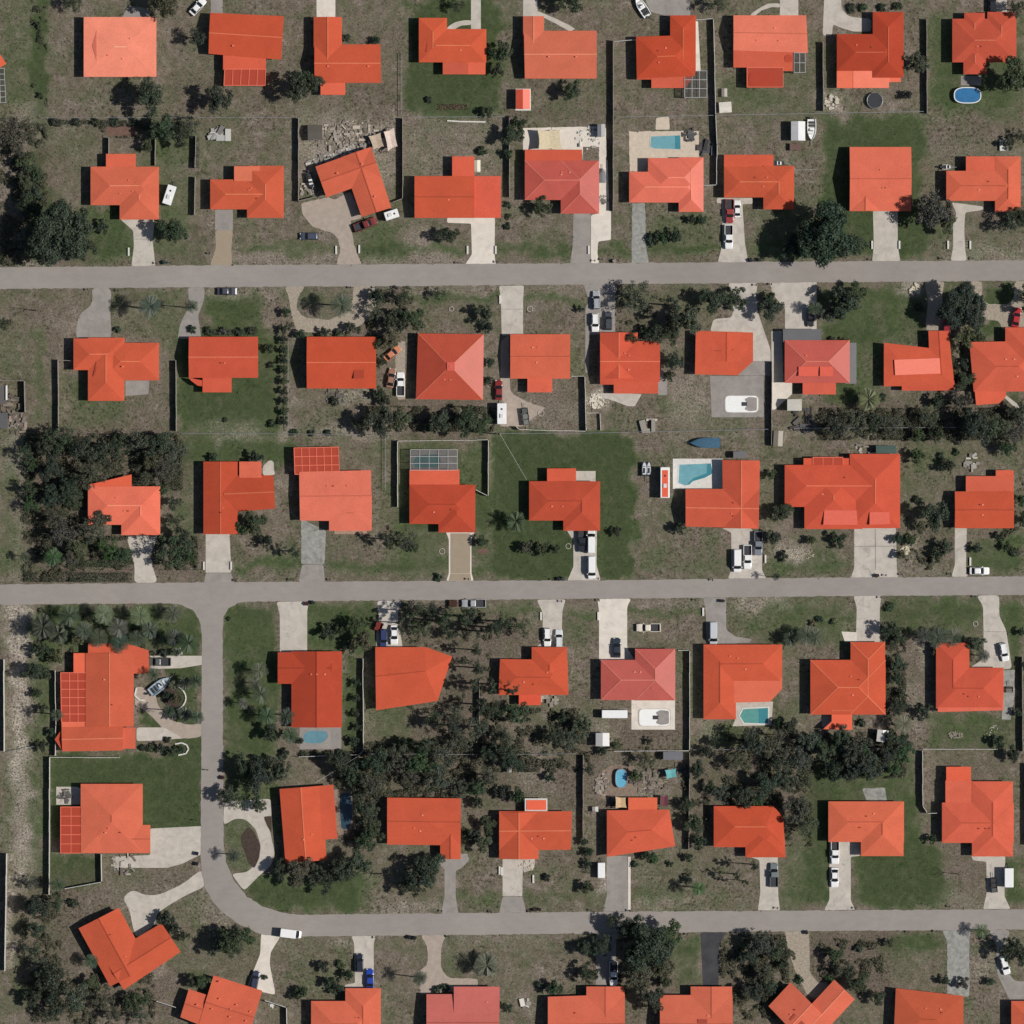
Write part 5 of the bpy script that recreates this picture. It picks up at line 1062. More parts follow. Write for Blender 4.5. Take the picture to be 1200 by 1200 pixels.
def bin_():
    mb = MB(); mb.add([(-.27, -.3, 0), (.27, -.3, 0), (.27, .3, 0), (-.27, .3, 0), (-.33, -.38, 1.0), (.33, -.38, 1.0), (.33, .38, 1.0), (-.33, .38, 1.0)], [(3, 2, 1, 0), (0, 1, 5, 4), (1, 2, 6, 5), (2, 3, 7, 6), (3, 0, 4, 7), (4, 5, 6, 7)])
    mb.box(-.36, -.42, 1.0, .36, .40, 1.08); mb.bar((-.3, .42, .95), (.3, .42, .95), .06)
    for x in (-.3, .3): mb.tube([(x - .05, .34, .12), (x + .05, .34, .12)], [.12, .12], 8)
    return mb.build('wheelie_bin', M['paint'])
bp = bin_()
for k, (x, y, c) in enumerate([(193, 307.5, (40, 70, 60)), (261, 911, (60, 30, 28)), (261, 902.5, (30, 34, 32)), (231, 1000, (34, 34, 36)), (231, 1012, (34, 34, 38)), (360, 707.5, (88, 36, 30)), (367, 706, (36, 50, 42)), (471, 709, (36, 36, 34)), (477, 709, (34, 40, 36)), (627, 1066, (60, 46, 36)), (632, 1065.5, (34, 34, 34)), (846, 704, (40, 36, 34)), (655, 678.5, (34, 34, 36)), (660, 678, (56, 70, 60)), (1028, 674.5, (60, 44, 34)), (480, 1098, (30, 30, 30)), (486, 1099, (34, 34, 34)), (945, 1092.5, (34, 34, 34)), (693, 238, (70, 72, 74)), (720, 306, (150, 140, 130)), (880, 305, (44, 44, 46)), (890, 304.5, (44, 44, 46))]):
    o = bp.copy(); COL.objects.link(o); o.location = W(x, y); o.color = (*base(c), 1); o.rotation_euler.z = random.uniform(0, 3)
    reg(o, 'dark wheeled rubbish bin', 'rubbish bin', x, y, 'wheeled bins by the street')
bpy.data.objects.remove(bp)
# cable drop from the yard line to a roof corner
def cable(a, b, za, zb):
    pts = []; A = W(*a); B = W(*b)
    for k in range(13):
        t = k / 12; p = A.lerp(B, t); pts.append((p.x, p.y, za * (1 - t) + zb * t - 1.0 * math.sin(math.pi * t)))
    mb = MB(); mb.tube(pts, [.025] * 13, 5); o = mb.build('overhead_cable', M['alu']); reg(o, 'thin pale overhead cable running to roof corner', 'cable', (a[0] + b[0]) / 2, (a[1] + b[1]) / 2)
cable((586, 509), (617, 562), 6.5, 3.0)
cable((422, 884), (370, 917), 6.5, 3.0)
def pole(x, y, h=8):
    mb = MB(); mb.tube([(0, 0, -.2), (0, 0, h)], [.16, .11], 8); mb.bar((-.8, 0, h - .5), (.8, 0, h - .5), .1); o = mb.build('utility_pole', M['wood'], None, W(x, y)); reg(o, 'thin wooden utility pole', 'utility pole', x, y, 'utility poles')
pole(586, 508.5); pole(422, 886); pole(228, 139); 
# ================================================================== VEHICLES
def loft(mb, st, prof, mi=0):
    n = len(prof); v = []
    for x, hw, zt in st:
        for a, b in prof: v.append((x, a * hw, b[0] + b[1] * zt))
    f = []
    for i in range(len(st) - 1):
        for k in range(n): f.append((i * n + k, i * n + (k + 1) % n, (i + 1) * n + (k + 1) % n, (i + 1) * n + k))
    f.append(tuple(range(n))); m = (len(st) - 1) * n; f.append(tuple(range(m + n - 1, m - 1, -1)))
    mb.add(v, f, mi)
PROF = [(-.9, (.22, 0)), (.9, (.22, 0)), (1, (.45, 0)), (1, (0, .78)), (.93, (0, .95)), (.80, (0, 1)), (-.80, (0, 1)), (-.93, (0, .95)), (-1, (0, .78)), (-1, (.45, 0))]
def frustum(mb, xb0, xb1, xt0, xt1, hb, ht, z0, z1, mi=0, mid=.35):
    """greenhouse with slightly bowed screens"""
    v = []
    for z, a, b, h in ((z0, xb0, xb1, hb), (z0 + (z1 - z0) * .55, xb0 + (xt0 - xb0) * .5, xb1 + (xt1 - xb1) * .5, hb + (ht - hb) * .42), (z1, xt0, xt1, ht)):
        v += [(a, -h * .9, z), (a + .10, -h, z), (b - .14, -h, z), (b, -h * .82, z), (b + .06, 0, z), (b, h * .82, z), (b - .14, h, z), (a + .10, h, z), (a, h * .9, z), (a - .04, 0, z)]
    n = 10; f = []
    for i in range(2):
        for k in range(n): f.append((i * n + k, i * n + (k + 1) % n, (i + 1) * n + (k + 1) % n, (i + 1) * n + k))
    f += [tuple(range(n - 1, -1, -1)), tuple(range(2 * n, 3 * n))]
    mb.add(v, f, mi)
def wheels(root, xs, hw, r=.33):
    for x in xs:
        for s in (-1, 1):
            mb = MB(); y0 = s * (hw - .02); y1 = s * (hw - .24)
            mb.tube([(x, y1, r), (x, y1 + (y0 - y1) * .15, r), (x, y0 - (y0 - y1) * .15, r), (x, y0, r)], [r * .86, r, r, r * .86], 14)
            w = mb.build('wheel', M['rubber'], root)
def make_vehicle(kind):
    root = empty('car', (0, 0, 0)); P_ = M['paint']; mb = MB(); gb = MB(); lb = MB()
    if kind == 'sedan':
        loft(mb, [(-2.33, .70, .70), (-2.24, .82, .88), (-1.7, .89, .97), (0, .91, .95), (1.2, .90, .95), (1.9, .87, .86), (2.22, .78, .72), (2.33, .60, .62)], PROF)
        frustum(gb, -1.85, 1.0, -1.05, .15, .82, .62, .93, 1.40); frustum(mb, -1.12, .20, -.95, .05, .635, .56, 1.385, 1.445); wheels(root, (-1.38, 1.40), .91); fx, hz = 2.27, .66
        for s in (-1, 1): mb.bar((.75, s * .80, .96), (.12, s * .625, 1.40), .07); mb.bar((-1.60, s * .80, .98), (-1.02, s * .62, 1.40), .09); mb.box(.62, s * .90 - .02, .95, .80, s * .90 + s * .16 + .02, 1.08)
    elif kind == 'suv':
        loft(mb, [(-2.36, .78, .90), (-2.28, .88, 1.04), (-1.7, .94, 1.08), (0, .95, 1.06), (1.1, .94, 1.05), (1.9, .91, .98), (2.25, .82, .84), (2.36, .66, .72)], PROF)
        frustum(gb, -2.22, 1.05, -1.98, .30, .87, .70, 1.04, 1.68); frustum(mb, -2.02, .34, -1.88, .18, .715, .64, 1.665, 1.73); wheels(root, (-1.42, 1.44), .95, .36); fx, hz = 2.30, .78
        for s in (-1, 1):
            mb.bar((.85, s * .85, 1.06), (.28, s * .70, 1.67), .08); mb.bar((-.9, s * .87, 1.06), (-.9, s * .71, 1.67), .12); mb.bar((-2.12, s * .84, 1.06), (-1.94, s * .69, 1.67), .14); mb.box(.66, s * .94 - .02, 1.05, .86, s * .94 + s * .18 + .02, 1.22)
            mb.bar((-1.7, s * .56, 1.77), (.0, s * .56, 1.77), .05)
    elif kind == 'van':
        loft(mb, [(-2.75, .92, 1.10), (-2.66, .99, 1.20), (-1.7, 1.0, 1.22), (0, 1.0, 1.22), (1.6, .99, 1.20), (2.2, .95, 1.06), (2.62, .86, .90), (2.75, .70, .78)], PROF)
        frustum(gb, -2.64, 1.95, -2.56, 1.18, .95, .80, 1.18, 2.02); frustum(mb, -2.60, 1.22, -2.45, 1.05, .83, .74, 2.0, 2.10); wheels(root, (-1.65, 1.75), 1.0, .37); fx, hz = 2.68, .84
        for s in (-1, 1):
            mb.bar((1.72, s * .92, 1.2), (1.14, s * .80, 2.0), .10); mb.box(1.5, s * 1.0 - .02, 1.2, 1.7, s * 1.0 + s * .2 + .02, 1.42)
            mb.add([(-2.6, s * .955, 1.2), (.4, s * .955, 1.2), (.4, s * .815, 2.02), (-2.56, s * .815, 2.02), (-2.6, s * .90, 1.2), (.4, s * .90, 1.2), (.4, s * .76, 2.02), (-2.56, s * .76, 2.02)], [(0, 1, 2, 3), (7, 6, 5, 4), (0, 3, 7, 4), (1, 5, 6, 2), (0, 4, 5, 1), (3, 2, 6, 7)])
    else:  # pickup
        loft(mb, [(-.62, .95, 1.08), (-.5, .97, 1.10), (1.2, .96, 1.10), (2.1, .94, 1.06), (2.62, .86, .96), (2.78, .74, .82)], PROF)
        for s in (-1, 1): mb.bar((-2.8, s * .92, .80), (-.6, s * .92, .80), .12, .62)
        mb.bar((-2.78, -.97, .80), (-2.78, .97, .80), .10, .60); mb.box(-2.82, -.86, .42, -.6, .86, .60); mb.box(-2.92, -.9, .42, -2.84, .9, .56)
        frustum(gb, -.62, 1.35, -.45, .62, .86, .70, 1.08, 1.72); frustum(mb, -.50, .66, -.36, .50, .715, .64, 1.70, 1.77); wheels(root, (-1.78, 1.78), .97, .39); fx, hz = 2.70, .82
        for s in (-1, 1): mb.bar((1.15, s * .84, 1.1), (.58, s * .70, 1.71), .09); mb.bar((-.5, s * .84, 1.1), (-.42, s * .70, 1.71), .16); mb.box(.95, s * .95 - .02, 1.1, 1.15, s * .95 + s * .22 + .02, 1.3)
        bl = MB(); bl.box(-2.72, -.85, .60, -.62, .85, .62)
        for k in range(7): bl.box(-2.7, -.72 + k * .22, .62, -.66, -.66 + k * .22, .635)
        bl.build('bed_liner', M['dark'], root)
    mb.build('body', P_, root)
    gb.build('window_glass', M['glass'], root)
    for s in (-1, 1):
        h = MB(); h.box(fx - .16, s * .62 - .17, hz - .06, fx + .02, s * .62 + .17, hz + .08); h.build('headlight', M['white_paint'], root)
    tl = MB(); xr = -2.34 if kind == 'sedan' else -2.37 if kind == 'suv' else -2.77 if kind == 'van' else -2.85
    for s in (-1, 1):
        t = MB(); t.box(xr, s * .68 - .12, .74, xr + .14, s * .68 + .12, .86); t.build('tail_light', plain('red_lens', (.25, .01, .01), .3), root)
    return root
PROTO = {k: make_vehicle(k) for k in ('sedan', 'suv', 'van', 'pickup')}
def vehicle(kind, x, y, ang, rgb, desc, scale=1.0):
    c = copy_tree(PROTO[kind]); c.name = {'pickup': 'pickup_truck', 'van': 'van'}.get(kind, 'car')
    c.location = W(x, y, .03); c.rotation_euler.z = math.radians(ang); c.scale = (scale * (.93 if kind == 'suv' else .97 if kind == 'van' else 1.0),) * 3
    for ch in c.children:
        if ch.name.startswith('body'): ch.color = (*base(rgb, 1.0), 1)
    return reg(c, desc, {'pickup': 'pickup truck', 'van': 'van'}.get(kind, 'car'), x, y, 'parked vehicles')
WH, SV, BK, RD, BL, GY = (232, 232, 230), (160, 163, 166), (42, 44, 50), (130, 44, 42), (40, 72, 150), (96, 98, 104)
for v in [
    ('sedan', 232, 8, 48, WH, 'white car with dark windows'), ('suv', 1163, 4, 90, BK, 'black car at the top edge'),
    ('suv', 362.5, 277, 180, (70, 76, 92), 'dark blue-grey hatchback parked on grass'), ('pickup', 428.5, 263, 22, (120, 50, 46), 'dark red pickup beside a tilted roof'), ('sedan', 266.5, 341.5, 0, (72, 74, 84), 'dark grey car on the verge'),
    ('sedan', 460, 414, 40, (196, 128, 96), 'faded orange small car under trees'), ('sedan', 458.5, 443, 80, (150, 112, 92), 'faded tan car among bushes'), ('pickup', 469.5, 450, 90, WH, 'white pickup with dark bed'), ('sedan', 584.5, 457, 90, RD, 'dark red car by a yard fence'),
    ('suv', 699, 352, 92, SV, 'silver car in shade'), ('suv', 697.5, 378, 270, WH, 'white car in front of a garage'), ('suv', 713, 376, 90, (70, 74, 80), 'dark grey car beside the white one'),
    ('pickup', 855, 248, 270, (150, 62, 60), 'red pickup in wide driveway'), ('sedan', 864, 245, 90, WH, 'white small car beside a red pickup', .88), ('pickup', 854, 278, 270, WH, 'white pickup with loaded bed'),
    ('sedan', 1109, 383, 90, (150, 40, 52), 'red car nose under tree'), ('sedan', 1191, 372, 80, (170, 46, 48), 'red convertible on gravel drive'), ('suv', 950, 372, 270, (52, 50, 54), 'black car under a small palm'),
    ('pickup', 682, 633, 270, BK, 'black pickup against the garage'), ('van', 693, 635, 90, WH, 'white van against the garage'), ('van', 693.5, 665, 270, WH, 'white van nearest the street'),
    ('van', 864, 657, 270, WH, 'white van on the left of the drive'), ('pickup', 876, 653, 270, WH, 'white pickup with ladder rack'), ('pickup', 888.5, 637, 270, (120, 126, 134), 'grey pickup close to the house'), ('sedan', 1147.5, 669, 0, WH, 'white car parked along the street'),
    ('pickup', 186, 775.5, 180, (86, 90, 86), 'dark grey pickup in short driveway'), ('sedan', 462, 744, 270, WH, 'white car with black roof trim'), ('suv', 449.5, 748, 270, (52, 62, 100), 'navy blue car in shade'), ('pickup', 555, 707, 180, SV, 'silver pickup on the verge under pines'),
    ('suv', 641.5, 746.5, 270, WH, 'white car, left of a pair'), ('suv', 655, 748.5, 90, (210, 214, 214), 'pale silver car, right of a pair'), ('sedan', 723, 759, 90, (48, 56, 66), 'dark car at the garage'), ('pickup', 759.5, 735.5, 180, (222, 212, 196), 'cream pickup parked on grass'), ('van', 836, 742, 270, (190, 194, 198), 'silver van in front of a square roof'),
    ('suv', 1176.5, 764, 280, WH, 'white car beside L-shaped roof'), ('pickup', 907, 1025, 90, (110, 118, 120), 'grey pickup with white cab'), ('pickup', 978.5, 998.5, 270, WH, 'white car nearest the house'), ('sedan', 978, 1028, 270, WH, 'white car nearest the street'),
    ('suv', 299, 1148, 80, (56, 60, 80), 'dark blue car on pale drive'), ('suv', 421.5, 1128, 90, (40, 44, 58), 'black car midway down the drive'), ('sedan', 433.5, 1146.5, 90, (36, 66, 160), 'bright blue car at the garage'), ('pickup', 719, 1141, 270, (225, 225, 225), 'white pickup deep in tree shade'), ('suv', 1177.5, 1131, 285, WH, 'white car on curving grey drive'),
    ('sedan', 710.5, 380, 90, (44, 48, 54), 'black car')][:-1]: vehicle(*v)
for p in PROTO.values(): kill_tree(p)

def boxbody(root, L, Wd, z0, z1, mat, name='body', r=.18, roof_extra=None):
    mb = MB(); pts = []
    for sx, sy, a0 in ((1, 1, 0), (-1, 1, 90), (-1, -1, 180), (1, -1, 270)):
        for k in range(4):
            t = math.radians(a0 + 30 * k); pts.append((sx * (L / 2 - r) + r * math.cos(t), sy * (Wd / 2 - r) + r * math.sin(t)))
    inn = [(x * (1 - .18 / L), y * (1 - .18 / Wd)) for x, y in pts]; n = len(pts)
    v = [(x, y, z0) for x, y in pts] + [(x, y, z1 - .1) for x, y in pts] + [(x, y, z1) for x, y in inn]
    f = [tuple(range(n - 1, -1, -1)), tuple(range(2 * n, 3 * n))]
    for q in range(2):
        for i in range(n): f.append((q * n + i, q * n + (i + 1) % n, (q + 1) * n + (i + 1) % n, (q + 1) * n + i))
    mb.add(v, f); o = mb.build(name, mat, root); return o
def rv(x, y, ang, L, Wd, h, desc, cab=0, rgb=WH, cat='camper', name='camper', ac=True):
    root = empty(name, W(x, y, .02), math.radians(ang)); b = boxbody(root, L, Wd, .45, h, M['paint']); b.color = (*base(rgb, 1.0), 1)
    if cab:
        mb = MB(); loft(mb, [(0, Wd / 2 * .95, 1.5), (cab * .5, Wd / 2 * .93, 1.25), (cab * .85, Wd / 2 * .85, 1.05), (cab, Wd / 2 * .7, .85)], PROF); o = mb.build('cab', M['paint'], root, (L / 2 - .05, 0, 0)); o.color = b.color
        mb = MB(); frustum(mb, 0, cab * .55, 0, .25, Wd / 2 * .86, Wd / 2 * .8, 1.25, 2.0); mb.build('windscreen', M['glass'], root, (L / 2, 0, 0))
    if ac:
        mb = MB(); mb.box(-.5, -.38, h - .03, .45, .38, h + .26); mb.build('roof_air_conditioner', M['alu'], root, (-L * .1, 0, 0))
        mb = MB(); mb.box(-.2, -.2, h - .03, .2, .2, h + .10); mb.build('roof_hatch', M['dark'], root, (L * .22, 0, 0))
    wheels(root, (-L * .18, -L * .05) if not cab else (-L * .25, L * .42), Wd / 2 - .02)
    if not cab: mb = MB(); mb.bar((L / 2 - .2, .5, .5), (L / 2 + 1.1, 0, .5), .1); mb.bar((L / 2 - .2, -.5, .5), (L / 2 + 1.1, 0, .5), .1); mb.build('tow_bar', M['dark'], root)
    return reg(root, desc, cat, x, y)
rv(199, 229, 72, 4.6, 2.1, 2.7, 'white camper trailer angled beside a roof')
rv(459, 252, 18, 3.3, 2.0, 2.3, 'small white box trailer beside a tilted roof', cat='trailer', name='box_trailer')
rv(588, 485, 90, 4.9, 2.2, 2.7, 'long white camper in a fenced yard')
rv(720, 836.5, 0, 6.0, 1.9, 2.4, 'white cargo trailer beside a covered pool', cat='trailer', name='cargo_trailer', ac=False)
rv(704.5, 1019.5, 90, 3.6, 1.7, 2.0, 'white box trailer beside a grey drive', cat='trailer', name='cargo_trailer', ac=False)
rv(1181.5, 1028, 90, 4.5, 2.1, 2.6, 'big white box trailer on grass', cat='trailer', name='cargo_trailer', ac=False)
rv(338, 1093.3, -7, 3.7, 2.0, 2.5, 'white box truck stopped on the street bend', cab=1.3, cat='truck', name='box_truck', ac=False)
rv(779, 565.5, 90, 7.2, 2.2, 2.9, 'white camper with orange roof panel by pool deck')
_o = THINGS[-1][0]; mb = MB(); mb.prism([(-3.4, -.70), (2.9, -.70), (2.9, .70), (-3.4, .70)], 2.88, 2.93); mb.build('roof_panel', roof_mat((240, 96, 70)), _o)
rv(1187, 783, 90, 1.6, 1.2, 1.6, 'small grey box trailer', cat='trailer', name='cargo_trailer', ac=False, rgb=GY) if False else None
def open_trailer(x, y, ang, L, Wd, rgb, desc, load=True):
    root = empty('utility_trailer', W(x, y, .02), math.radians(ang)); mb = MB(); mb.box(-L / 2, -Wd / 2, .45, L / 2, Wd / 2, .55)
    for s in (-1, 1): mb.bar((-L / 2, s * Wd / 2, .8), (L / 2, s * Wd / 2, .8), .06, .5)
    mb.bar((-L / 2, -Wd / 2, .8), (-L / 2, Wd / 2, .8), .06, .5); mb.bar((L / 2, 0, .5), (L / 2 + 1.2, 0, .5), .1); o = mb.build('flatbed', M['fabric'], root); o.color = (*base(rgb), 1)
    if load:
        for k in range(3):
            mb = MB(); xx = -L / 2 + L * (k + .5) / 3; mb.box(xx - L / 7, -Wd * .38, .55, xx + L / 8, Wd * .36, 1.1 + .4 * random.random()); mb.build('load', M['fabric'], root).color = (*base(random.choice([(90, 92, 90), (120, 122, 118), (66, 66, 68)])), 1)
    wheels(root, (0,), Wd / 2 + .1); return reg(root, desc, 'trailer', x, y)
open_trailer(615.5, 488, 98, 4.0, 1.6, (110, 112, 112), 'loaded grey trailer in a fenced yard')
open_trailer(444, 734, 70, 2.0, 1.6, (120, 50, 44), 'small red open trailer in a driveway', False)
open_trailer(531, 707, 0, 1.8, 1.5, (70, 48, 40), 'small rusty trailer under pines', False)
open_trailer(1164, 1037, 95, 3.4, 1.6, (64, 66, 66), 'trailer stacked with dark gear on drive')
open_trailer(1182, 808, 90, 1.4, 1.9, (130, 96, 70), 'small brown cart on side slab')
open_trailer(932, 172.5, 0, 2.6, 1.6, (112, 92, 84), 'low brown flat trailer behind a carport', False)
open_trailer(692, 163, 90, 1.0, .7, (80, 70, 60), 'x', False) if False else None
def boat(x, y, ang, L, Wd, hull, inner, desc, cover=None, trailer=True):
    root = empty('boat', W(x, y, .02), math.radians(ang)); n = 9; v = []; st = []
    for k in range(n):
        t = k / (n - 1); xx = -L / 2 + L * t; hw = Wd / 2 * (1 - max(0, (t - .45) / .55) ** 2.2) * (.92 + .08 * min(1, t * 4)); st.append((xx, max(hw, .03), .62 + .18 * t))
    mb = MB(); loft(mb, [(a, b, c + .45) for a, b, c in st], [(-.35, (.5, 0)), (.35, (.5, 0)), (.85, (.15, .45)), (1, (0, 1)), (.86, (.02, 1)), (.80, (-.3, 1)), (-.80, (-.3, 1)), (-.86, (.02, 1)), (-1, (0, 1)), (-.85, (.15, .45))])
    o = mb.build('hull', M['paint'], root); o.color = (*base(hull, 1.0), 1)
    if cover:
        mb = MB(); loft(mb, [(a * .98, b * 1.0, c + .55 + .25 * math.sin(math.pi * i / (n - 1))) for i, (a, b, c) in enumerate(st)], [(-1, (-.12, 1)), (1, (-.12, 1)), (.7, (0, 1)), (0, (.12, 1)), (-.7, (0, 1))]); o = mb.build('cover', M['fabric'], root); o.color = (*base(cover), 1)
    else:
        mb = MB(); mb.prism([(-L * .42, -Wd * .34), (L * .12, -Wd * .36), (L * .30, -Wd * .2), (L * .36, 0), (L * .30, Wd * .2), (L * .12, Wd * .36), (-L * .42, Wd * .34)], .80, .84); o = mb.build('deck', M['fabric'], root); o.color = (*base(inner), 1)
        mb = MB(); mb.box(-.35, -.4, .8, .35, .4, 1.5); mb.build('console', M['white_paint'], root)
        mb = MB(); mb.box(-.12, -.36, 1.48, .06, .36, 1.85); mb.build('windscreen', M['glass'], root, (.3, 0, 0))
        for xx in (-L * .2, -L * .34, L * .18): mb = MB(); mb.box(xx - .2, -Wd * .28, .8, xx + .2, Wd * .28, 1.15); mb.build('seat', M['dark'] if xx < 0 else M['alu'], root)
        mb = MB(); mb.box(-L / 2 - .5, -.2, .6, -L / 2 - .05, .2, 1.4); mb.build('outboard_motor', M['dark'], root)
    if trailer:
        mb = MB()
        for s in (-1, 1): mb.bar((-L * .45, s * .5, .42), (L * .5, s * .1, .42), .1)
        mb.bar((L * .4, 0, .42), (L * .5 + 1.0, 0, .42), .1); mb.build('boat_trailer', M['steel'], root); wheels(root, (-L * .12,), Wd / 2 * .85, .3)
    return reg(root, desc, 'boat', x, y, 'boats on trailers')
boat(951, 152.5, 270, 5.0, 2.1, WH, (150, 146, 138), 'white open boat beside a carport')
boat(912, 191.5, 0, 2.9, 1.4, (90, 94, 96), (60, 62, 64), 'small dark boat behind a flat roof strip')
boat(826, 519, 180, 7.2, 2.4, (40, 44, 52), (0, 0, 0), 'long boat under blue cover', (66, 100, 122))
boat(752, 8, 122, 5.4, 2.1, WH, (80, 84, 88), 'white boat with dark deck at top edge')
boat(188, 803, 38, 6.0, 2.4, (160, 172, 180), (110, 130, 146), 'blue-grey boat angled on a circular drive')
boat(364, 212, 282, 4.0, 1.7, (60, 60, 62), (50, 50, 52), 'dark boat frame on a trailer in a cluttered yard')
boat(1110, 196, 0, 2.4, 1.2, (190, 186, 180), (120, 70, 60), 'small white boat with red seat')
boat(706, 206, 90, 3.4, 1.6, (130, 134, 138), (0, 0, 0), 'grey covered boat on a side slab', (128, 130, 132))
def jetski(x, y, ang, desc):
    root = empty('jet_ski', W(x, y, .02), math.radians(ang)); mb = MB(); loft(mb, [(-1.4, .45, .8), (-.6, .55, .95), (.4, .52, .95), (1.1, .35, .85), (1.5, .1, .75)], PROF); o = mb.build('hull', M['paint'], root); o.color = (*base((200, 204, 206), 1), 1)
    mb = MB(); mb.box(-1.1, -.18, .85, .1, .18, 1.15); mb.build('seat', M['dark'], root); mb = MB(); mb.bar((.4, -.35, 1.2), (.4, .35, 1.2), .08); mb.bar((.5, 0, .9), (.4, 0, 1.2), .1); mb.build('handlebar', M['dark'], root)
    return reg(root, desc, 'jet ski', x, y, 'jet skis on a trailer')
jetski(755, 549, 90, 'white jet ski'); jetski(760.5, 549, 90, 'white jet ski')
open_trailer(757.5, 550, 270, 3.2, 2.2, (60, 62, 64), 'flat trailer carrying two jet skis', False)
# ================================================================== TREES AND PLANTS
def leaf_mesh(name, cen, nrm, size, asp=1.0):
    """many small leaf faces: centres (n,3), normals (n,3), sizes (n,)"""
    n = len(cen); nrm = nrm / np.linalg.norm(nrm, axis=1, keepdims=True)
    ref = np.where(np.abs(nrm[:, 2:3]) < .9, np.array([[0, 0, 1.]]), np.array([[1., 0, 0]]))
    a = np.cross(nrm, ref); a /= np.linalg.norm(a, axis=1, keepdims=True); b = np.cross(nrm, a)
    th = rng.random((n, 1)) * 6.283; a, b = a * np.cos(th) + b * np.sin(th), -a * np.sin(th) + b * np.cos(th)
    s = size[:, None]; v = np.stack([cen - a * s, cen - b * s * .55 * asp, cen + a * s, cen + b * s * .55 * asp], 1).reshape(-1, 3)
    me = bpy.data.meshes.new(name); me.vertices.add(4 * n); me.vertices.foreach_set('co', v.astype(np.float32).ravel())
    me.loops.add(4 * n); me.loops.foreach_set('vertex_index', np.arange(4 * n, dtype=np.int32))
    me.polygons.add(n); me.polygons.foreach_set('loop_start', (np.arange(n) * 4).astype(np.int32)); me.update(calc_edges=True)
    return me
def cloud(centres, radii, per, leaf, up=.5):
    C, N, Z = [], [], []
    for c, r in zip(centres, radii):
        m = max(6, int(per * (r / np.mean(radii)) ** 2)); d = rng.normal(size=(m, 3)); d /= np.linalg.norm(d, axis=1, keepdims=True)
        rad = r * (0.55 + .5 * rng.random((m, 1)) ** .6); p = c + d * rad * np.array([1, 1, .75])
        C.append(p); N.append(d * 1.25 + rng.normal(size=(m, 3)) * .42 + np.array([0, 0, up * .8])); Z.append(leaf * (.6 + .8 * rng.random(m)))
    return np.concatenate(C), np.concatenate(N), np.concatenate(Z)
def limbs(mb, z0, z1, R, tr, tips, lean=(0, 0)):
    top = Vector((lean[0], lean[1], z1)); base_ = Vector((0, 0, -.2))
    mb.tube([base_, base_.lerp(top, .12), base_.lerp(top, .6), top], [tr * 1.5, tr, tr * .8, tr * .55], 9)
    for t in tips:
        s = base_.lerp(top, random.uniform(.55, 1.0)); t = Vector(t); m = s.lerp(t, .5) + Vector((random.uniform(-.2, .2), random.uniform(-.2, .2), .1 * R))
        mb.tube([s, m, t], [tr * .42, tr * .28, tr * .08], 6)
def proto_broad(R, H, K, per, leaf, irregular=.3, low=False):
    """crown radius R, height H: K ragged leaf clusters carried on limbs"""
    cs, rs = [], []; lob = [(random.uniform(0, 6.28), random.uniform(.4, 1) * irregular, random.randint(2, 7)) for _ in range(4)]
    zc, rz = (H * .48, H * .42) if low else (H * .62, H * .35); big = 9
    hubs = []
    for k in range(big):
        an = 6.283 * k / big + random.uniform(-.35, .35); d = R * random.uniform(.35, .72) * (1 if k % 3 else .3); hubs.append((d * math.cos(an), d * math.sin(an), zc + rz * random.uniform(-.1, .75) * (1 - .5 * d / R), R * random.uniform(.26, .40)))
    for k in range(K):
        hx, hy, hz, hr = hubs[k % big]; d = rng.normal(size=3); d /= np.linalg.norm(d); d[2] = abs(d[2]) * .9 - .25
        q = hr * (.55 + .55 * rng.random()); x, y, z = hx + d[0] * q, hy + d[1] * q, hz + d[2] * q * .85
        an = math.atan2(y, x); rad = math.hypot(x, y); lim = R * (1 + sum(a * math.cos(m * (an - p)) for p, a, m in lob)) * rng.uniform(.86, 1.06)
        if rad > lim: x *= lim / rad; y *= lim / rad
        cs.append(np.array([x, y, max(z, H * (.08 if low else .24))])); rs.append(R * random.uniform(.08, .17))
    C, N, Z = cloud(cs, rs, per, leaf)
    C += rng.normal(size=C.shape) * leaf * .5
    crown = leaf_mesh('crown', C, N, Z); tb = MB(); limbs(tb, 0, H * .55, R, .045 * R + .06, [tuple(cs[i]) for i in range(0, K, max(1, K // 12))])
    root = empty('tree', (0, 0, 0)); link('crown', crown, M['leaf'], root); tb.build('trunk', M['bark'], root); root['R'] = R; root['H'] = H; return root
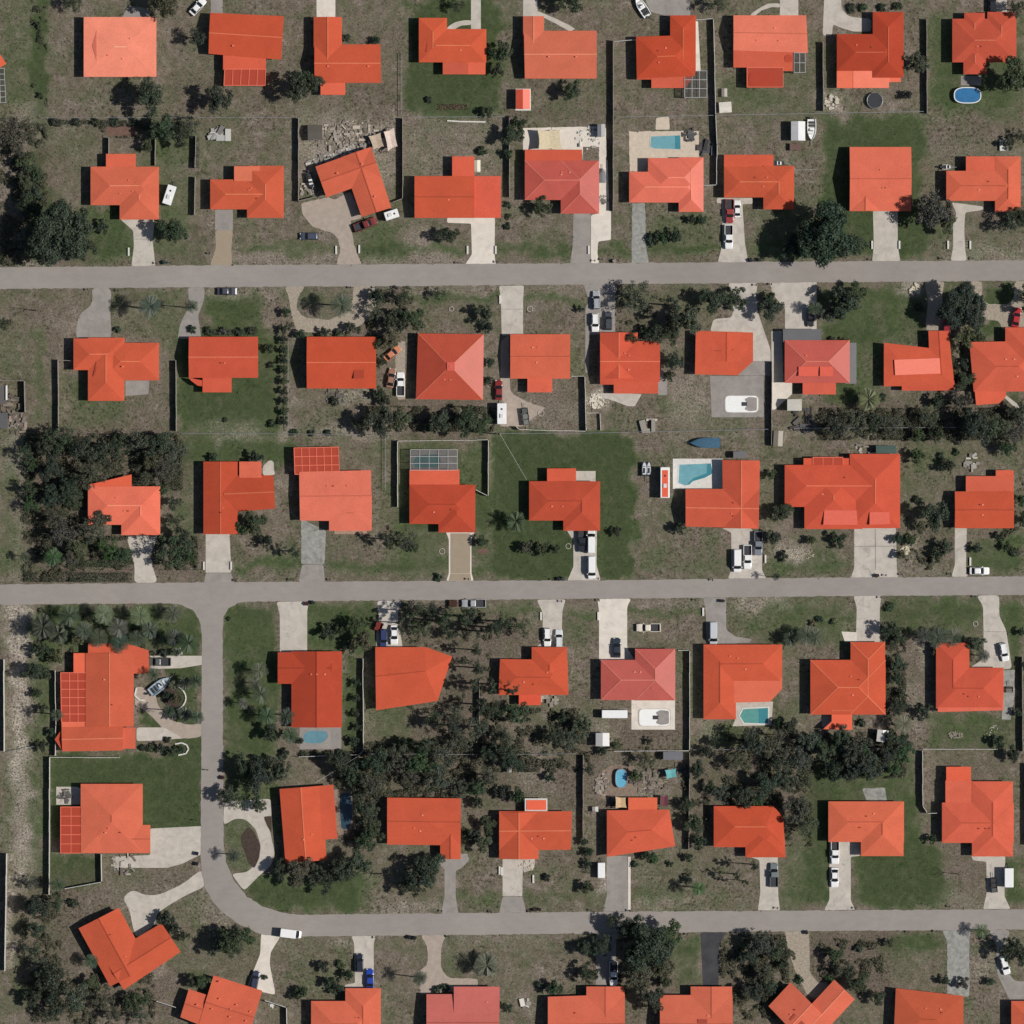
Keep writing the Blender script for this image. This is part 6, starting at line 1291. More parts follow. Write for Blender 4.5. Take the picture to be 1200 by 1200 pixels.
def proto_palm(R, H, nf, droop, bend, seed, leaflets=16):
    random.seed(seed); root = empty('palm_tree', (0, 0, 0)); tip = Vector((bend, bend * .3, H))
    tb = MB(); tb.tube([(0, 0, -.2), (bend * .1, 0, H * .3), (bend * .5, bend * .1, H * .7), tip], [.26, .19, .16, .15], 8); tb.build('trunk', M['bark'], root)
    mb = MB()
    for k in range(nf):
        an = 6.283 * k / nf + random.uniform(-.15, .15); el = random.choice((.15, .55, .9)) + random.uniform(-.1, .1); L = R * random.uniform(.85, 1.12)
        d = Vector((math.cos(an), math.sin(an), 0)); pts = []
        for i in range(9):
            t = i / 8; pts.append(tip + d * (L * (t * math.cos(el * .6) )) + Vector((0, 0, L * (math.sin(el) * t - droop * t * t))))
        mb.tube(pts, [.035 * (1 - .8 * i / 8) + .008 for i in range(9)], 3)
        sd = Vector((-d.y, d.x, 0))
        for i in range(leaflets):
            t = .12 + .88 * i / (leaflets - 1); q = t * 8; a = int(min(7, q)); p = pts[a].lerp(pts[a + 1], q - a); l = R * .34 * (math.sin(math.pi * min(1, t * .86 + .12)) ** .7) + .06
            for s in (-1, 1):
                e = p + sd * (s * l * .82) + d * (l * .55) + Vector((0, 0, -l * .35 + random.uniform(-.05, .05))); w = d * (.055 * R * .5)
                mb.add([p - w * .6, p + w * .6, e + w * .2, e - w * .2], [(0, 1, 2, 3)])
    link('crown', mesh_from('crown', mb.v, mb.f), M['frond'], root); root['R'] = R; root['H'] = H; return root
def proto_pine(R, H, seed):
    random.seed(seed); root = empty('pine_tree', (0, 0, 0)); tb = MB(); tb.tube([(0, 0, -.2), (.1, .05, H * .4), (.0, .15, H * .8), (.1, .1, H)], [.26, .2, .12, .03], 8); cs, rs = [], []
    for k in range(20):
        z = H * random.uniform(.50, 1.0); an = random.uniform(0, 6.28); l = R * random.uniform(.4, 1.0) * (1.25 - .8 * (z / H - .45) / .55); e = Vector((l * math.cos(an), l * math.sin(an), z + random.uniform(-.2, .5)))
        tb.tube([(0, .1, z - .3), e * .5 + Vector((0, 0, (z - .1) * .5)), e], [.06, .04, .015], 5)
        for t in (.55, .8, 1.0):
            if random.random() < .8: cs.append(np.array([e.x * t, e.y * t, e.z])); rs.append(R * random.uniform(.10, .20))
    C, N, Z = cloud(cs, rs, 26, .24, .3); tb.build('trunk', M['bark'], root); link('crown', leaf_mesh('crown', C, N, Z, .45), M['leaf'], root); root['R'] = R; root['H'] = H; return root
def proto_bare(R, H, seed):
    random.seed(seed); root = empty('bare_tree', (0, 0, 0)); tb = MB(); bb = MB()
    tb.tube([(0, 0, -.2), (.1, 0, H * .25), (.2, .1, H * .5)], [.3, .22, .17], 8)
    def grow(p, d, l, r, n):
        q = p + d * l; bb.tube([p, p.lerp(q, .5) + Vector((random.uniform(-.1, .1), random.uniform(-.1, .1), 0)) * l, q], [r, r * .8, r * .55], 5)
        if n:
            for _ in range(random.choice((2, 3))):
                nd = (d + Vector((random.uniform(-.8, .8), random.uniform(-.8, .8), random.uniform(-.25, .5)))).normalized(); grow(q, nd, l * random.uniform(.6, .8), r * .55, n - 1)
    for k in range(4):
        an = k * 1.57 + random.uniform(-.5, .5); grow(Vector((.2, .1, H * .48)), Vector((math.cos(an), math.sin(an), .9)).normalized(), R * .42, .12, 4)
    tb.build('trunk', M['bark'], root); bb.build('branches', M['bark'], root); root['R'] = R; root['H'] = H; return root
def proto_shrub(R, H, K, per, leaf):
    cs, rs = [], []
    for k in range(K):
        an = random.uniform(0, 6.28); d = R * .75 * math.sqrt(random.random()); rr = R * random.uniform(.28, .42); cs.append(np.array([d * math.cos(an), d * math.sin(an), H * random.uniform(.3, .8) * (1 - .35 * d / R)])); rs.append(rr)
    C, N, Z = cloud(cs, rs, per, leaf); C[:, 2] = np.clip(C[:, 2], .02, None)
    o = link('shrub', leaf_mesh('shrub', C, N, Z), M['leaf']); o['R'] = R; o['H'] = H; return o
random.seed(3)
P3 = {
 'big': [proto_broad(7, 13, 300, 62, .27, .10), proto_broad(7, 12, 280, 62, .27, .12)],
 'oak': [proto_broad(4, 8, 130, 40, .19, .13), proto_broad(4, 8.5, 110, 42, .20, .16), proto_broad(4, 7.5, 140, 38, .18, .12), proto_broad(4, 8, 100, 42, .20, .2), proto_broad(4, 8.6, 120, 40, .19, .15), proto_broad(4, 7.6, 96, 40, .2, .22)],
 'open': [proto_broad(4, 8.5, 64, 30, .17, .2), proto_broad(4, 8, 56, 32, .17, .24), proto_broad(4, 8.8, 72, 28, .17, .2)],
 'small': [proto_broad(2, 3.8, 70, 34, .15, .10, True), proto_broad(2, 3.4, 60, 36, .15, .13, True), proto_broad(2, 3.6, 66, 34, .15, .12, True)],
 'palm': [proto_palm(2.4, 6.2, 17, .55, .5, 1), proto_palm(2.4, 5.4, 15, .45, -.4, 2), proto_palm(2.4, 7.0, 19, .6, .3, 3)],
 'fan': [proto_palm(2.4, 3.0, 26, .4, .1, 4, 20), proto_palm(2.4, 2.2, 22, .3, .1, 5, 20)],
 'pine': [proto_pine(2.8, 12.5, 6), proto_pine(2.8, 11, 7), proto_pine(2.6, 13, 8)],
 'bare': [proto_bare(4, 7, 9), proto_bare(4, 7.5, 10)],
 'shrub': [proto_shrub(1.2, 1.3, 9, 60, .16), proto_shrub(1.2, 1.5, 11, 55, .16), proto_shrub(1.2, 1.1, 8, 65, .17)],
}
PAL = {'d': (.046, .066, .042), 'g': (.056, .084, .046), 'o': (.090, .106, .060), 'y': (.150, .155, .090), 'b': (.056, .105, .042), 'r': (.088, .100, .074), 'k': (.036, .054, .038), 'p': (.20, .12, .09)}
WORDS = {'d': 'dark green', 'g': 'mid green', 'o': 'olive green', 'y': 'pale olive', 'b': 'bright green', 'r': 'grey-green', 'k': 'very dark green', 'p': 'pinkish'}
random.seed(21)
_pick = {}
def tree(kind, x, y, r, tone='g', h=None):
    ps = P3[kind]; k = _pick.get(kind, 0); _pick[kind] = k + 1; p = ps[k % len(ps)]
    R = r * S * (1.12 if kind in ('oak', 'open', 'big') and h is None else 1.04); sc = R / p['R']; hh = h or {'big': 13 * R / 7, 'oak': 2.0 * R, 'open': 2.05 * R, 'small': 2.1 * R, 'palm': max(3.2, 6.2 * min(1.25, sc)), 'fan': 3.0 * sc, 'pine': 12 * max(.75, min(1.1, sc)), 'bare': 1.75 * R, 'shrub': 1.2 * R}[kind]
    c = copy_tree(p); c.location = W(x, y); c.rotation_euler.z = random.uniform(0, 6.28) if kind != 'palm' else random.uniform(-1, 1); c.scale = (sc * random.uniform(.94, 1.06), sc * random.uniform(.94, 1.06), hh / p['H'])
    col = tuple(v * random.uniform(.86, 1.14) for v in PAL[tone])
    for o in [c] + list(c.children):
        if o.type == 'MESH' and not o.name.startswith(('trunk', 'branches')): o.color = (*col, 1)
    for key in ('R', 'H'):
        if key in c: del c[key]
    sz = {'shrub': 'low', 'fan': 'squat'}.get(kind, 'large' if r >= 20 else 'medium' if r >= 13 else 'small')
    nm = {'big': 'spreading broadleaf tree', 'oak': 'broadleaf tree', 'open': 'loose broadleaf tree', 'small': 'round bush', 'palm': 'palm', 'fan': 'fan palm', 'pine': 'sparse pine', 'bare': 'leafless tree', 'shrub': 'shrub'}[kind]
    desc = '%s %s %s' % (sz, WORDS[tone], nm) if kind != 'bare' else '%s grey %s' % (sz, nm)
    c.name = {'palm': 'palm_tree', 'fan': 'palm_tree', 'pine': 'pine_tree', 'bare': 'bare_tree', 'shrub': 'shrub', 'small': 'bush'}.get(kind, 'tree')
    cat = {'palm': 'palm tree', 'fan': 'palm tree', 'pine': 'pine tree', 'shrub': 'shrub', 'small': 'bush'}.get(kind, 'tree')
    return reg(c, desc, cat, x, y, {'palm': 'palm trees in the yards', 'fan': 'palm trees in the yards', 'pine': 'pine trees in the yards', 'shrub': 'shrubs in the yards', 'small': 'bushes in the yards'}.get(kind, 'trees in the yards'), 'near')
TREES = '''
oak 177 113 21 g|oak 258 118 18 d|open 85 4 13 d|oak 194 7 18 o|open 232 45 14 d|oak 352 104 20 d|oak 366 96 14 d|small 406 45 6 d|small 441 48 6 d|oak 588 62 13 d|small 583 82 9 d|oak 669 108 13 g|open 536 9 10 d|oak 670 2 18 d|shrub 503 117 5 d|small 572 132 8 g|open 840 5 15 d|oak 1076 75 14 r|oak 1186 92 24 g|open 1190 12 13 d
shrub 998 10 6 d|shrub 1012 9 6 g|shrub 1034 9 6 d|shrub 1052 8 6 d|small 1063 112 7 k|shrub 44 30 5 d|shrub 47 112 5 d|open 14 155 21 r|open 36 150 12 o|oak 32 190 12 o|oak 40 206 12 g|oak 32 216 12 o|oak 42 228 12 g|oak 33 238 13 g|oak 44 248 11 d|open 24 178 11 r|big 74 278 34 d|oak 92 258 17 g|oak 98 292 14 d|open 60 300 12 r
oak 205 272 17 g|small 120 266 9 d|small 172 172 9 d|oak 192 152 17 d|oak 212 160 14 d|open 224 146 12 r|small 176 150 9 o|shrub 66 143 6 d|shrub 90 143 6 d|shrub 112 143 6 d|shrub 135 143 6 d|shrub 157 143 6 d
open 516 277 10 d|oak 528 276 11 d|oak 600 160 14 g|small 609 146 10 d|small 596 180 7 g|shrub 595 240 5 g|shrub 596 254 4 g|shrub 594 265 5 d|oak 636 244 11 g|shrub 565 177 7 d|small 790 277 10 d|small 777 279 9 g|shrub 765 281 8 d|small 810 258 6 d|small 822 258 7 g|big 962 279 40 k 14|oak 1000 288 17 g|oak 928 290 17 k|oak 1092 248 23 r|oak 1108 262 14 o|open 1182 263 15 d|oak 1198 255 14 d|small 1180 168 8 d|open 1196 160 9 d|small 1125 215 0.1 d
palm 176 362 13 r 8|palm 228 361 8 g 9|shrub 138 387 5 g|open 8 380 10 d|bare 42 364 11 g 6|shrub 226 386 6 d|shrub 246 388 6 d|shrub 262 389 6 r|shrub 280 389 6 d|shrub 296 387 6 d|small 336 366 7 g|palm 400 358 14 o 8|small 442 348 11 d|oak 462 378 14 d|oak 460 398 14 y|open 474 348 12 d|open 440 366 12 r|small 381 389 7 d|small 353 392 7 d|shrub 396 389 6 d|small 412 384 8 r
small 333 386 7 d|small 333 398 6 d|small 333 410 6 g|small 333 422 6 d|small 333 434 6 d|small 333 446 6 g|small 333 458 6 d|small 333 470 6 d|small 333 482 6 g|small 333 494 6 d|small 316 408 7 g|shrub 318 428 5 d|shrub 264 492 3 d|shrub 319 496 6 d|shrub 392 470 6 d|oak 446 494 19 d|oak 425 497 12 r|oak 470 490 13 o|shrub 345 507 5 d|shrub 365 507 5 d|shrub 385 507 5 d|small 445 462 9 g|small 447 424 8 d|small 452 470 8 d|open 446 404 10 o
oak 486 374 15 g|oak 567 368 11 d|small 572 384 8 d|open 514 346 9 g|oak 548 492 18 g|oak 516 494 15 d|small 505 500 10 d|oak 565 498 12 g|small 574 425 7 d|small 573 446 7 d|small 680 362 5 d|shrub 620 434 4 d|open 745 346 20 r|pine 788 358 13 d|pine 790 373 11 d|open 740 396 10 d|oak 806 376 19 o|oak 836 352 17 d|oak 862 352 13 d|oak 786 390 13 g|oak 903 362 15 d|small 902 350 10 g|open 768 395 14 d|oak 790 424 12 d|small 784 440 8 d|small 755 388 7 d|palm 952 362 9 d 4
oak 990 356 20 d|oak 1002 342 13 g|oak 972 366 13 r|shrub 1078 360 7 d|big 1126 362 27 k 11|oak 1142 374 15 d|oak 1130 396 13 o|small 1146 396 9 g|oak 1206 350 18 d|fan 1017 468 13 y 4|oak 1002 496 17 d|oak 1024 494 14 d|oak 978 500 17 k|oak 1046 496 13 d|oak 1068 496 16 d|oak 1086 488 13 d|small 1098 470 10 d|oak 1130 446 12 d|small 1128 428 8 d|oak 1126 470 13 r|oak 1142 498 22 k|oak 1166 500 19 d|oak 1188 508 16 d|oak 1192 484 13 d|oak 1114 498 14 d|small 1076 510 10 b|small 1098 508 11 g|small 990 400 5 d|shrub 975 398 5 d|shrub 1035 466 5 g|oak 1180 525 11 g
oak 58 520 17 d|oak 78 517 19 g|oak 100 528 20 k|oak 62 548 16 k|oak 108 555 19 d|oak 122 530 15 d|oak 142 520 14 g|oak 165 516 16 d|oak 190 520 18 g|oak 206 532 16 d|oak 180 540 12 o|oak 196 552 14 d|oak 172 560 10 r|oak 86 570 16 d|open 30 530 12 g|oak 38 545 10 b|open 36 572 12 g|open 36 592 11 b|oak 62 582 16 k|oak 88 587 11 g|open 62 606 13 r|oak 74 625 18 r|oak 92 642 14 o|oak 112 622 17 r|oak 60 650 11 o|palm 66 652 11 b 5|oak 84 654 12 d|oak 130 642 14 b|oak 146 650 12 g|oak 205 648 22 g|oak 216 632 14 d|oak 224 652 10 g|open 206 590 11 d|open 206 612 11 g|small 190 575 8 g|oak 40 610 0.1 d|oak 120 608 11 o|palm 30 652 6 d 4
oak 300 612 15 g|oak 288 618 10 b|small 313 634 9 d|small 300 536 9 k|pine 345 646 10 d 7|small 250 536 6 d|open 476 634 14 r|pine 452 632 12 d 7|fan 604 611 12 o 4|small 616 641 9 r|small 636 642 9 o|small 650 643 7 d|small 564 634 8 d|shrub 513 677 6 g|small 722 623 7 d|small 486 642 7 g|palm 908 676 5 d 5|small 796 618 9 d|oak 916 600 13 d|small 926 592 8 b|small 906 630 10 d|shrub 918 652 7 d|small 950 633 7 o|small 983 632 10 g|small 903 556 7 o|oak 1095 604 18 d|small 1066 632 9 b|small 1098 650 9 d|oak 1108 640 10 o|small 1056 650 7 r|small 1144 642 7 d|small 1180 640 7 g|oak 1196 586 9 g|oak 1200 608 9 d|small 1075 534 10 g|small 1110 546 10 d|shrub 1103 535 5 d|shrub 1120 530 5 g|shrub 1075 585 6 d|small 1172 628 6 d|shrub 1190 647 6 g|small 1052 632 7 d
palm 85 722 13 g 5|palm 122 720 12 y 5|palm 163 722 12 y 5|palm 206 718 11 o 4|fan 52 735 14 d 5|fan 70 742 12 r 4|palm 98 738 11 g 5|small 92 748 9 y|palm 115 748 12 g 4|palm 142 736 12 r 5|palm 140 752 12 d 4|fan 176 738 10 r 4|palm 160 748 10 d 4|palm 224 754 12 g 7|palm 205 748 11 d 5|fan 208 764 5 r 2|shrub 192 766 6 d|small 66 770 10 o|oak 50 762 10 d|oak 42 786 14 d|small 54 790 8 g|small 44 812 7 g|small 50 830 7 d|palm 68 837 8 o 8|fan 218 801 8 r 3|palm 232 798 8 d 6|fan 204 803 6 r 2|fan 218 836 9 r 3|fan 203 838 6 r 2|palm 232 840 8 d 6|palm 198 832 8 d 7|small 206 818 8 o|small 196 814 6 d|shrub 168 876 5 d|shrub 178 876 6 g|small 190 876 7 d|small 202 880 7 g|shrub 196 866 5 d|small 212 878 6 d|small 50 874 8 d|small 62 858 6 d|palm 182 788 8 g 5|small 150 895 0.1 d
palm 304 786 11 o 5|palm 298 800 9 r 4|palm 308 814 11 o 5|palm 285 824 7 r 4|palm 312 838 11 g 5|palm 338 838 10 d 6|oak 320 858 12 d|palm 340 860 10 g 6|small 352 868 5 d|small 384 740 10 k|oak 418 732 12 g|small 400 738 8 d|oak 426 750 13 o|small 412 758 9 d|shrub 334 883 7 k|oak 304 908 20 k|oak 326 900 16 g|oak 286 898 14 d|open 288 920 10 g|shrub 356 884 5 g|shrub 370 884 5 g|shrub 384 883 5 o|shrub 398 882 5 g|small 417 800 6 d|small 418 818 6 d|small 417 836 6 d|small 419 852 6 g|small 416 868 7 d|shrub 294 832 6 r|shrub 268 725 3 d
open 502 716 16 d|pine 520 728 15 d|pine 548 722 14 k|open 492 735 14 g|pine 566 740 12 d|pine 578 735 13 k|open 528 742 11 d|pine 590 728 11 d|open 610 735 12 o|pine 486 716 12 d|pine 562 783 11 k|pine 556 801 11 d|pine 576 802 12 d|open 534 838 13 r|open 508 842 13 d|oak 562 852 15 r|oak 542 866 15 d|oak 606 834 15 g|oak 628 866 17 b|oak 648 862 12 d|oak 592 874 19 k|oak 520 882 17 d|oak 492 892 18 b|oak 482 908 14 d|oak 548 896 16 r|oak 572 908 16 d|oak 516 912 17 d|oak 600 890 15 k|oak 667 868 12 r|oak 682 850 13 r|oak 672 890 13 k|oak 692 902 9 d|oak 560 922 13 g|pine 530 850 12 d|open 588 858 12 r|oak 466 884 17 d|oak 442 892 18 k|oak 436 918 17 d|oak 430 950 15 g|oak 438 972 14 g|oak 398 892 16 k|oak 416 906 15 d|oak 452 910 15 k|oak 478 872 12 g|pine 500 872 12 d|open 580 832 12 g|small 706 880 7 g|oak 540 925 12 d|small 645 910 7 d|pine 470 730 10 d|small 660 840 8 d|pine 560 762 10 d|oak 575 880 14 k|pine 566 826 12 k|pine 600 808 10 d
oak 880 868 21 k|oak 906 874 19 d|oak 928 868 17 k|oak 862 892 15 d|oak 936 888 15 r|oak 946 866 15 d|oak 914 892 15 k|oak 870 932 14 d|oak 850 934 11 g|oak 898 918 17 k|oak 920 910 16 d|oak 942 914 14 o|oak 932 946 17 r|oak 944 968 15 d|oak 938 988 13 g|small 826 880 9 d|oak 816 902 11 d|small 832 922 9 g|oak 846 928 11 d|oak 812 965 13 g|small 820 986 10 d|oak 888 936 11 b|oak 806 942 9 g|small 912 848 8 d|oak 926 850 11 d|oak 958 870 12 k|palm 942 746 12 g 5|palm 956 746 11 o 5|fan 925 748 9 d 3|shrub 960 726 5 d|shrub 978 728 5 y|shrub 952 730 5 y|oak 1042 738 12 d|small 1052 748 9 g|shrub 1042 711 6 d|palm 1096 746 12 d 4|palm 1080 744 9 d 4|palm 1116 744 11 d 4|oak 1142 754 11 r|palm 1150 768 8 d 4|oak 1052 778 11 g|small 1050 796 9 d|small 1056 812 8 g|oak 1052 828 11 d|palm 1056 850 12 y 5|oak 1044 866 11 d|oak 1058 868 10 d|oak 1002 880 19 d|oak 984 866 15 g|oak 1016 898 18 d|oak 976 902 13 k|oak 998 904 14 d|oak 1040 886 13 k|oak 1058 882 11 b|small 1081 833 11 d|small 1170 868 9 d|oak 1186 884 10 k|small 1196 740 6 k|small 1200 780 6 d|small 1192 835 6 d|small 1096 763 7 r|small 1012 880 10 g|shrub 1010 848 6 g|oak 966 880 14 g|small 745 908 9 o|open 756 888 12 o|small 722 872 8 o|small 760 868 5 d|oak 835 868 7 d|oak 1048 900 9 b
oak 352 1020 18 r|oak 376 1028 16 d|oak 400 1018 20 k|oak 420 1010 16 d|oak 430 985 13 g|bare 448 1024 13 g 6|oak 494 1024 20 k|oak 508 1010 15 d|oak 480 1036 13 d|oak 330 1016 12 d|palm 276 1001 8 d 5|oak 266 930 12 d|open 282 936 12 g|oak 304 942 10 g|oak 566 986 12 o|oak 572 966 11 g|small 556 978 9 d|small 606 932 11 d|small 588 928 9 k|shrub 641 1028 6 k|small 689 1039 9 g|small 690 998 7 d|small 688 1012 6 d|small 684 986 6 d|small 757 1002 7 d|shrub 766 1006 6 b|shrub 744 1012 5 g|palm 817 1040 9 b 6|small 806 1030 6 k|small 807 1004 6 d|pine 884 1013 8 d 10|pine 862 1024 7 d 9|pine 872 1032 6 d 8|small 1092 983 7 g|bare 1122 1024 7 g 7|small 786 1012 4 d|small 712 1066 0.1 d|oak 420 930 10 d|small 528 965 8 d|shrub 545 978 6 g|small 560 940 9 d
big 762 1108 33 k 12|oak 736 1088 18 d|oak 784 1092 17 g|oak 706 1106 13 k|open 718 1078 12 d|oak 746 1142 19 r|oak 764 1168 17 d|oak 690 1140 12 d|oak 686 1110 11 d|oak 776 1132 16 o|oak 892 1104 16 r|oak 908 1112 14 g|oak 878 1118 13 d|oak 922 1118 9 o|oak 896 1140 12 o|small 916 1128 8 d|oak 882 1160 13 k|oak 900 1156 11 d|oak 978 1118 11 g|open 992 1136 13 d|oak 1006 1150 13 d|fan 571 1130 15 y 4|small 650 1156 11 g|shrub 634 1154 6 d|palm 492 1145 9 g 8|palm 1150 1090 9 b 4|oak 1184 1110 16 k|oak 1200 1118 12 d|small 1106 1148 7 d|small 1128 1152 8 r|oak 1028 1168 10 d|shrub 1006 1112 6 d|oak 274 1102 19 g|oak 258 1106 14 r|oak 288 1096 12 b|oak 262 1094 10 d|small 196 1075 11 k|small 206 1088 9 d|small 216 1096 7 d|oak 42 1060 15 k|oak 36 1034 10 d|open 66 1058 12 d|oak 44 1088 11 d|oak 40 1112 12 g|oak 48 1130 12 d|oak 62 1146 20 d|oak 92 1166 21 d|oak 40 1168 12 k|oak 66 1180 16 k|oak 122 1172 14 r|oak 108 1150 10 o|oak 134 1186 12 d|oak 154 1174 11 d|palm 107 1125 9 d 4|oak 236 1149 10 g|small 226 1150 9 d|palm 68 1036 9 g 5|shrub 86 1058 7 d|oak 168 1170 12 g|oak 166 1190 11 d|small 354 1162 9 g|small 346 1166 7 d|small 380 1131 8 d|shrub 400 1130 6 g|small 408 1142 8 d|small 396 1156 9 g|small 385 1150 8 d|small 28 1090 7 d|small 500 1155 0.1 d|shrub 522 1158 6 d|shrub 512 1160 6 d|small 596 1180 6 g|small 780 1150 9 g|oak 1042 1104 6 d|shrub 972 1148 6 b|shrub 936 1148 6 g|shrub 310 1145 4 d|small 1160 1150 6 r|small 345 1180 0.1 d
'''
for line in TREES.strip().splitlines():
    for t in line.split('|'):
        q = t.split()
        if float(q[3]) < 1: continue
        WOOD = [(28, 505, 215, 680), (430, 700, 700, 940), (845, 855, 955, 992), (960, 470, 1200, 515), (30, 1030, 185, 1200)]
        if q[0] == 'oak' and any(x0 < float(q[1]) < x1 and y0 < float(q[2]) < y1 for x0, y0, x1, y1 in WOOD):
            nwood = globals().get('nwood', 0) + 1
            if nwood % 6 == 5 and float(q[1]) > 425: continue
            if nwood % 5 in (1, 3, 4): q[0] = 'open'; q[4] = {'k': 'd', 'd': 'r'}.get(q[4], q[4])
        tree(q[0], float(q[1]), float(q[2]), float(q[3]), q[4], float(q[5]) if len(q) > 5 else None)
def hedge(x0, y0, x1, y1, h, tone, desc):
    n = int((x1 - x0) * (y1 - y0) * S * S * 55); C = np.stack([rng.uniform(x0, x1, n), rng.uniform(y0, y1, n)], 1); c0 = W((x0 + x1) / 2, (y0 + y1) / 2)
    X = (C[:, 0] - 600) * S - c0.x; Y = (600 - C[:, 1]) * S - c0.y; Z = h * rng.random(n) ** .35 + rng.normal(size=n) * .06
    o = link('hedge', leaf_mesh('hedge', np.stack([X, Y, Z], 1), rng.normal(size=(n, 3)) * .7 + [0, 0, .6], .13 * (.6 + .8 * rng.random(n))), M['leaf'], None, c0); o.color = (*PAL[tone], 1)
    reg(o, desc, 'hedge', (x0 + x1) / 2, (y0 + y1) / 2, 'clipped hedges', 'near')
hedge(82, 671, 155, 682, 1.4, 'd', 'long clipped box hedge along the street')
hedge(88, 656, 152, 665, 1.2, 'g', 'clipped hedge strip under trees')
hedge(60, 141, 168, 146, 1.0, 'd', 'thin dark hedge along a wire fence')
hedge(229, 161, 234, 197, 1.2, 'd', 'short dark hedge beside a board fence')
hedge(685, 996, 692, 1024, 1.3, 'd', 'narrow hedge between two yards')
hedge(806, 1018, 811, 1038, 1.4, 'k', 'dark upright clipped hedge piece')
hedge(240, 386, 302, 393, .8, 'r', 'low mixed flower hedge along a front wall')
hedge(514, 122, 549, 129, .5, 'p', 'low flower bed of pinkish blooms')
hedge(1172, 470, 1175, 474, .5, 'g', 'tiny low green hedge')
for p in sum(P3.values(), []): kill_tree(p)

# ------------------------------------------------------------------ tangled low growth below the trees
def undergrowth():
    Z = [(28, 508, 215, 575, .8), (28, 575, 100, 682, .75), (105, 628, 232, 668, .7), (430, 868, 560, 935, .8), (480, 712, 600, 868, .42), (560, 830, 692, 905, .65), (850, 860, 952, 992, .7), (965, 858, 1062, 912, .7), (960, 478, 1200, 516, .8), (26, 1030, 72, 1180, .6), (40, 1140, 182, 1200, .65), (845, 1095, 925, 1195, .7), (960, 1100, 1035, 1165, .6), (420, 340, 476, 402, .55), (430, 476, 580, 506, .75), (1038, 735, 1062, 872, .7), (700, 1085, 792, 1180, .5), (0, 145, 56, 312, .6), (120, 145, 226, 162, .55), (34, 712, 235, 768, .4), (395, 880, 445, 985, .7), (720, 340, 800, 400, .4), (800, 885, 832, 990, .5), (735, 875, 765, 905, .4), (340, 378, 475, 394, .5), (1062, 590, 1115, 668, .45), (1165, 560, 1200, 640, .35), (1105, 400, 1132, 480, .6), (36, 0, 56, 140, .45), (270, 605, 315, 640, .3), (548, 940, 575, 1000, .5), (470, 1000, 515, 1045, .4)]
    a = smooth_noise((1200, 1200), 130, 41); b = smooth_noise((1200, 1200), 300, 42); P = []
    for x0, y0, x1, y1, dn in Z:
        n = int((x1 - x0) * (y1 - y0) * 7); px = rng.uniform(x0, x1, n); py = rng.uniform(y0, y1, n); ix, iy = np.clip(px, 0, 1199).astype(int), np.clip(py, 0, 1199).astype(int)
        v = .6 * a[iy, ix] + .4 * b[iy, ix]; k = (v > .98 - .75 * dn) & ~PAVED[iy, ix]; hh = np.clip((v[k] - (.98 - .75 * dn)) * 5, .08, 1.3)
        P.append(np.stack([(px[k] - 600) * S, (600 - py[k]) * S, hh * rng.random(k.sum()) ** .5], 1))
    P = np.concatenate(P); P = P[rng.permutation(len(P))[:210000]]
    me = leaf_mesh('undergrowth', P, rng.normal(size=P.shape) * .7 + [0, 0, .6], .16 * (.5 + rng.random(len(P))))
    mt, nt, bb = new_mat('undergrowth_leaves'); f = noise_fac(nt, .4, 5, .65, .5); f2 = noise_fac(nt, 3, 3, .7)
    c = ramp(nt, f, [(.3, (.036, .046, .026)), (.5, (.066, .070, .040)), (.7, (.115, .102, .070))]); c = mix(nt, 1.0, c, ramp(nt, f2, [(.32, .5), (.5, 1.0), (.68, 1.5)]), 'MULTIPLY'); nt.links.new(c, bb.inputs['Base Color']); bb.inputs['Roughness'].default_value = .8
    o = link('undergrowth', me, mt); o['kind'] = 'stuff'; o['label'] = 'tangled low undergrowth beneath and between the trees'; o['category'] = 'undergrowth'; print('undergrowth', len(P))
undergrowth()
# ------------------------------------------------------------------ weeds and thatch: tufts nobody could count
def weeds():
    n = 60000; px = rng.uniform(0, 1200, n); py = rng.uniform(0, 1200, n)
    a = smooth_noise((1200, 1200), 60, 31); b = smooth_noise((1200, 1200), 200, 32)
    keep = ~PAVED[py.astype(int), px.astype(int)]
    lush = np.zeros(n)
    for x0, y0, x1, y1, g, s in GREEN:
        if g >= .6: lush = np.maximum(lush, ((px > x0) & (px < x1) & (py > y0) & (py < y1)) * g)
    for yy0, yy1 in ((311, 337), (681, 706)): keep &= ~((py > yy0 - 6) & (py < yy1 + 3) & (np.abs(py - (yy0 + yy1) / 2) < 13))
    dens = (a[py.astype(int), px.astype(int)] * .6 + b[py.astype(int), px.astype(int)] * .6) * (1 - .85 * lush)
    keep &= rng.random(n) < dens
    px, py = px[keep], py[keep]; m = len(px); X = (px - 600) * S; Y = (600 - py) * S
    k = 3; cen = np.repeat(np.stack([X, Y, np.zeros(m)], 1), k, 0); sz = np.repeat(.06 + .16 * rng.random(m) ** 2.5, k)
    cen += rng.normal(size=cen.shape) * sz[:, None] * .5; cen[:, 2] = sz * (.3 + .7 * rng.random(len(sz)))
    me = leaf_mesh('weeds', cen, rng.normal(size=cen.shape) * .8 + [0, 0, .7], sz * .9)
    mt, nt, bb = new_mat('weed_tufts'); f = noise_fac(nt, .5, 4, .6); c = ramp(nt, f, [(.3, (.050, .052, .026)), (.5, (.095, .085, .055)), (.7, (.16, .14, .105))]); nt.links.new(c, bb.inputs['Base Color']); bb.inputs['Roughness'].default_value = .9
    o = link('weeds', me, mt); o['kind'] = 'stuff'; o['label'] = 'small tufts of dry weeds scattered over the unpaved yards'; o['category'] = 'weeds'
weeds()
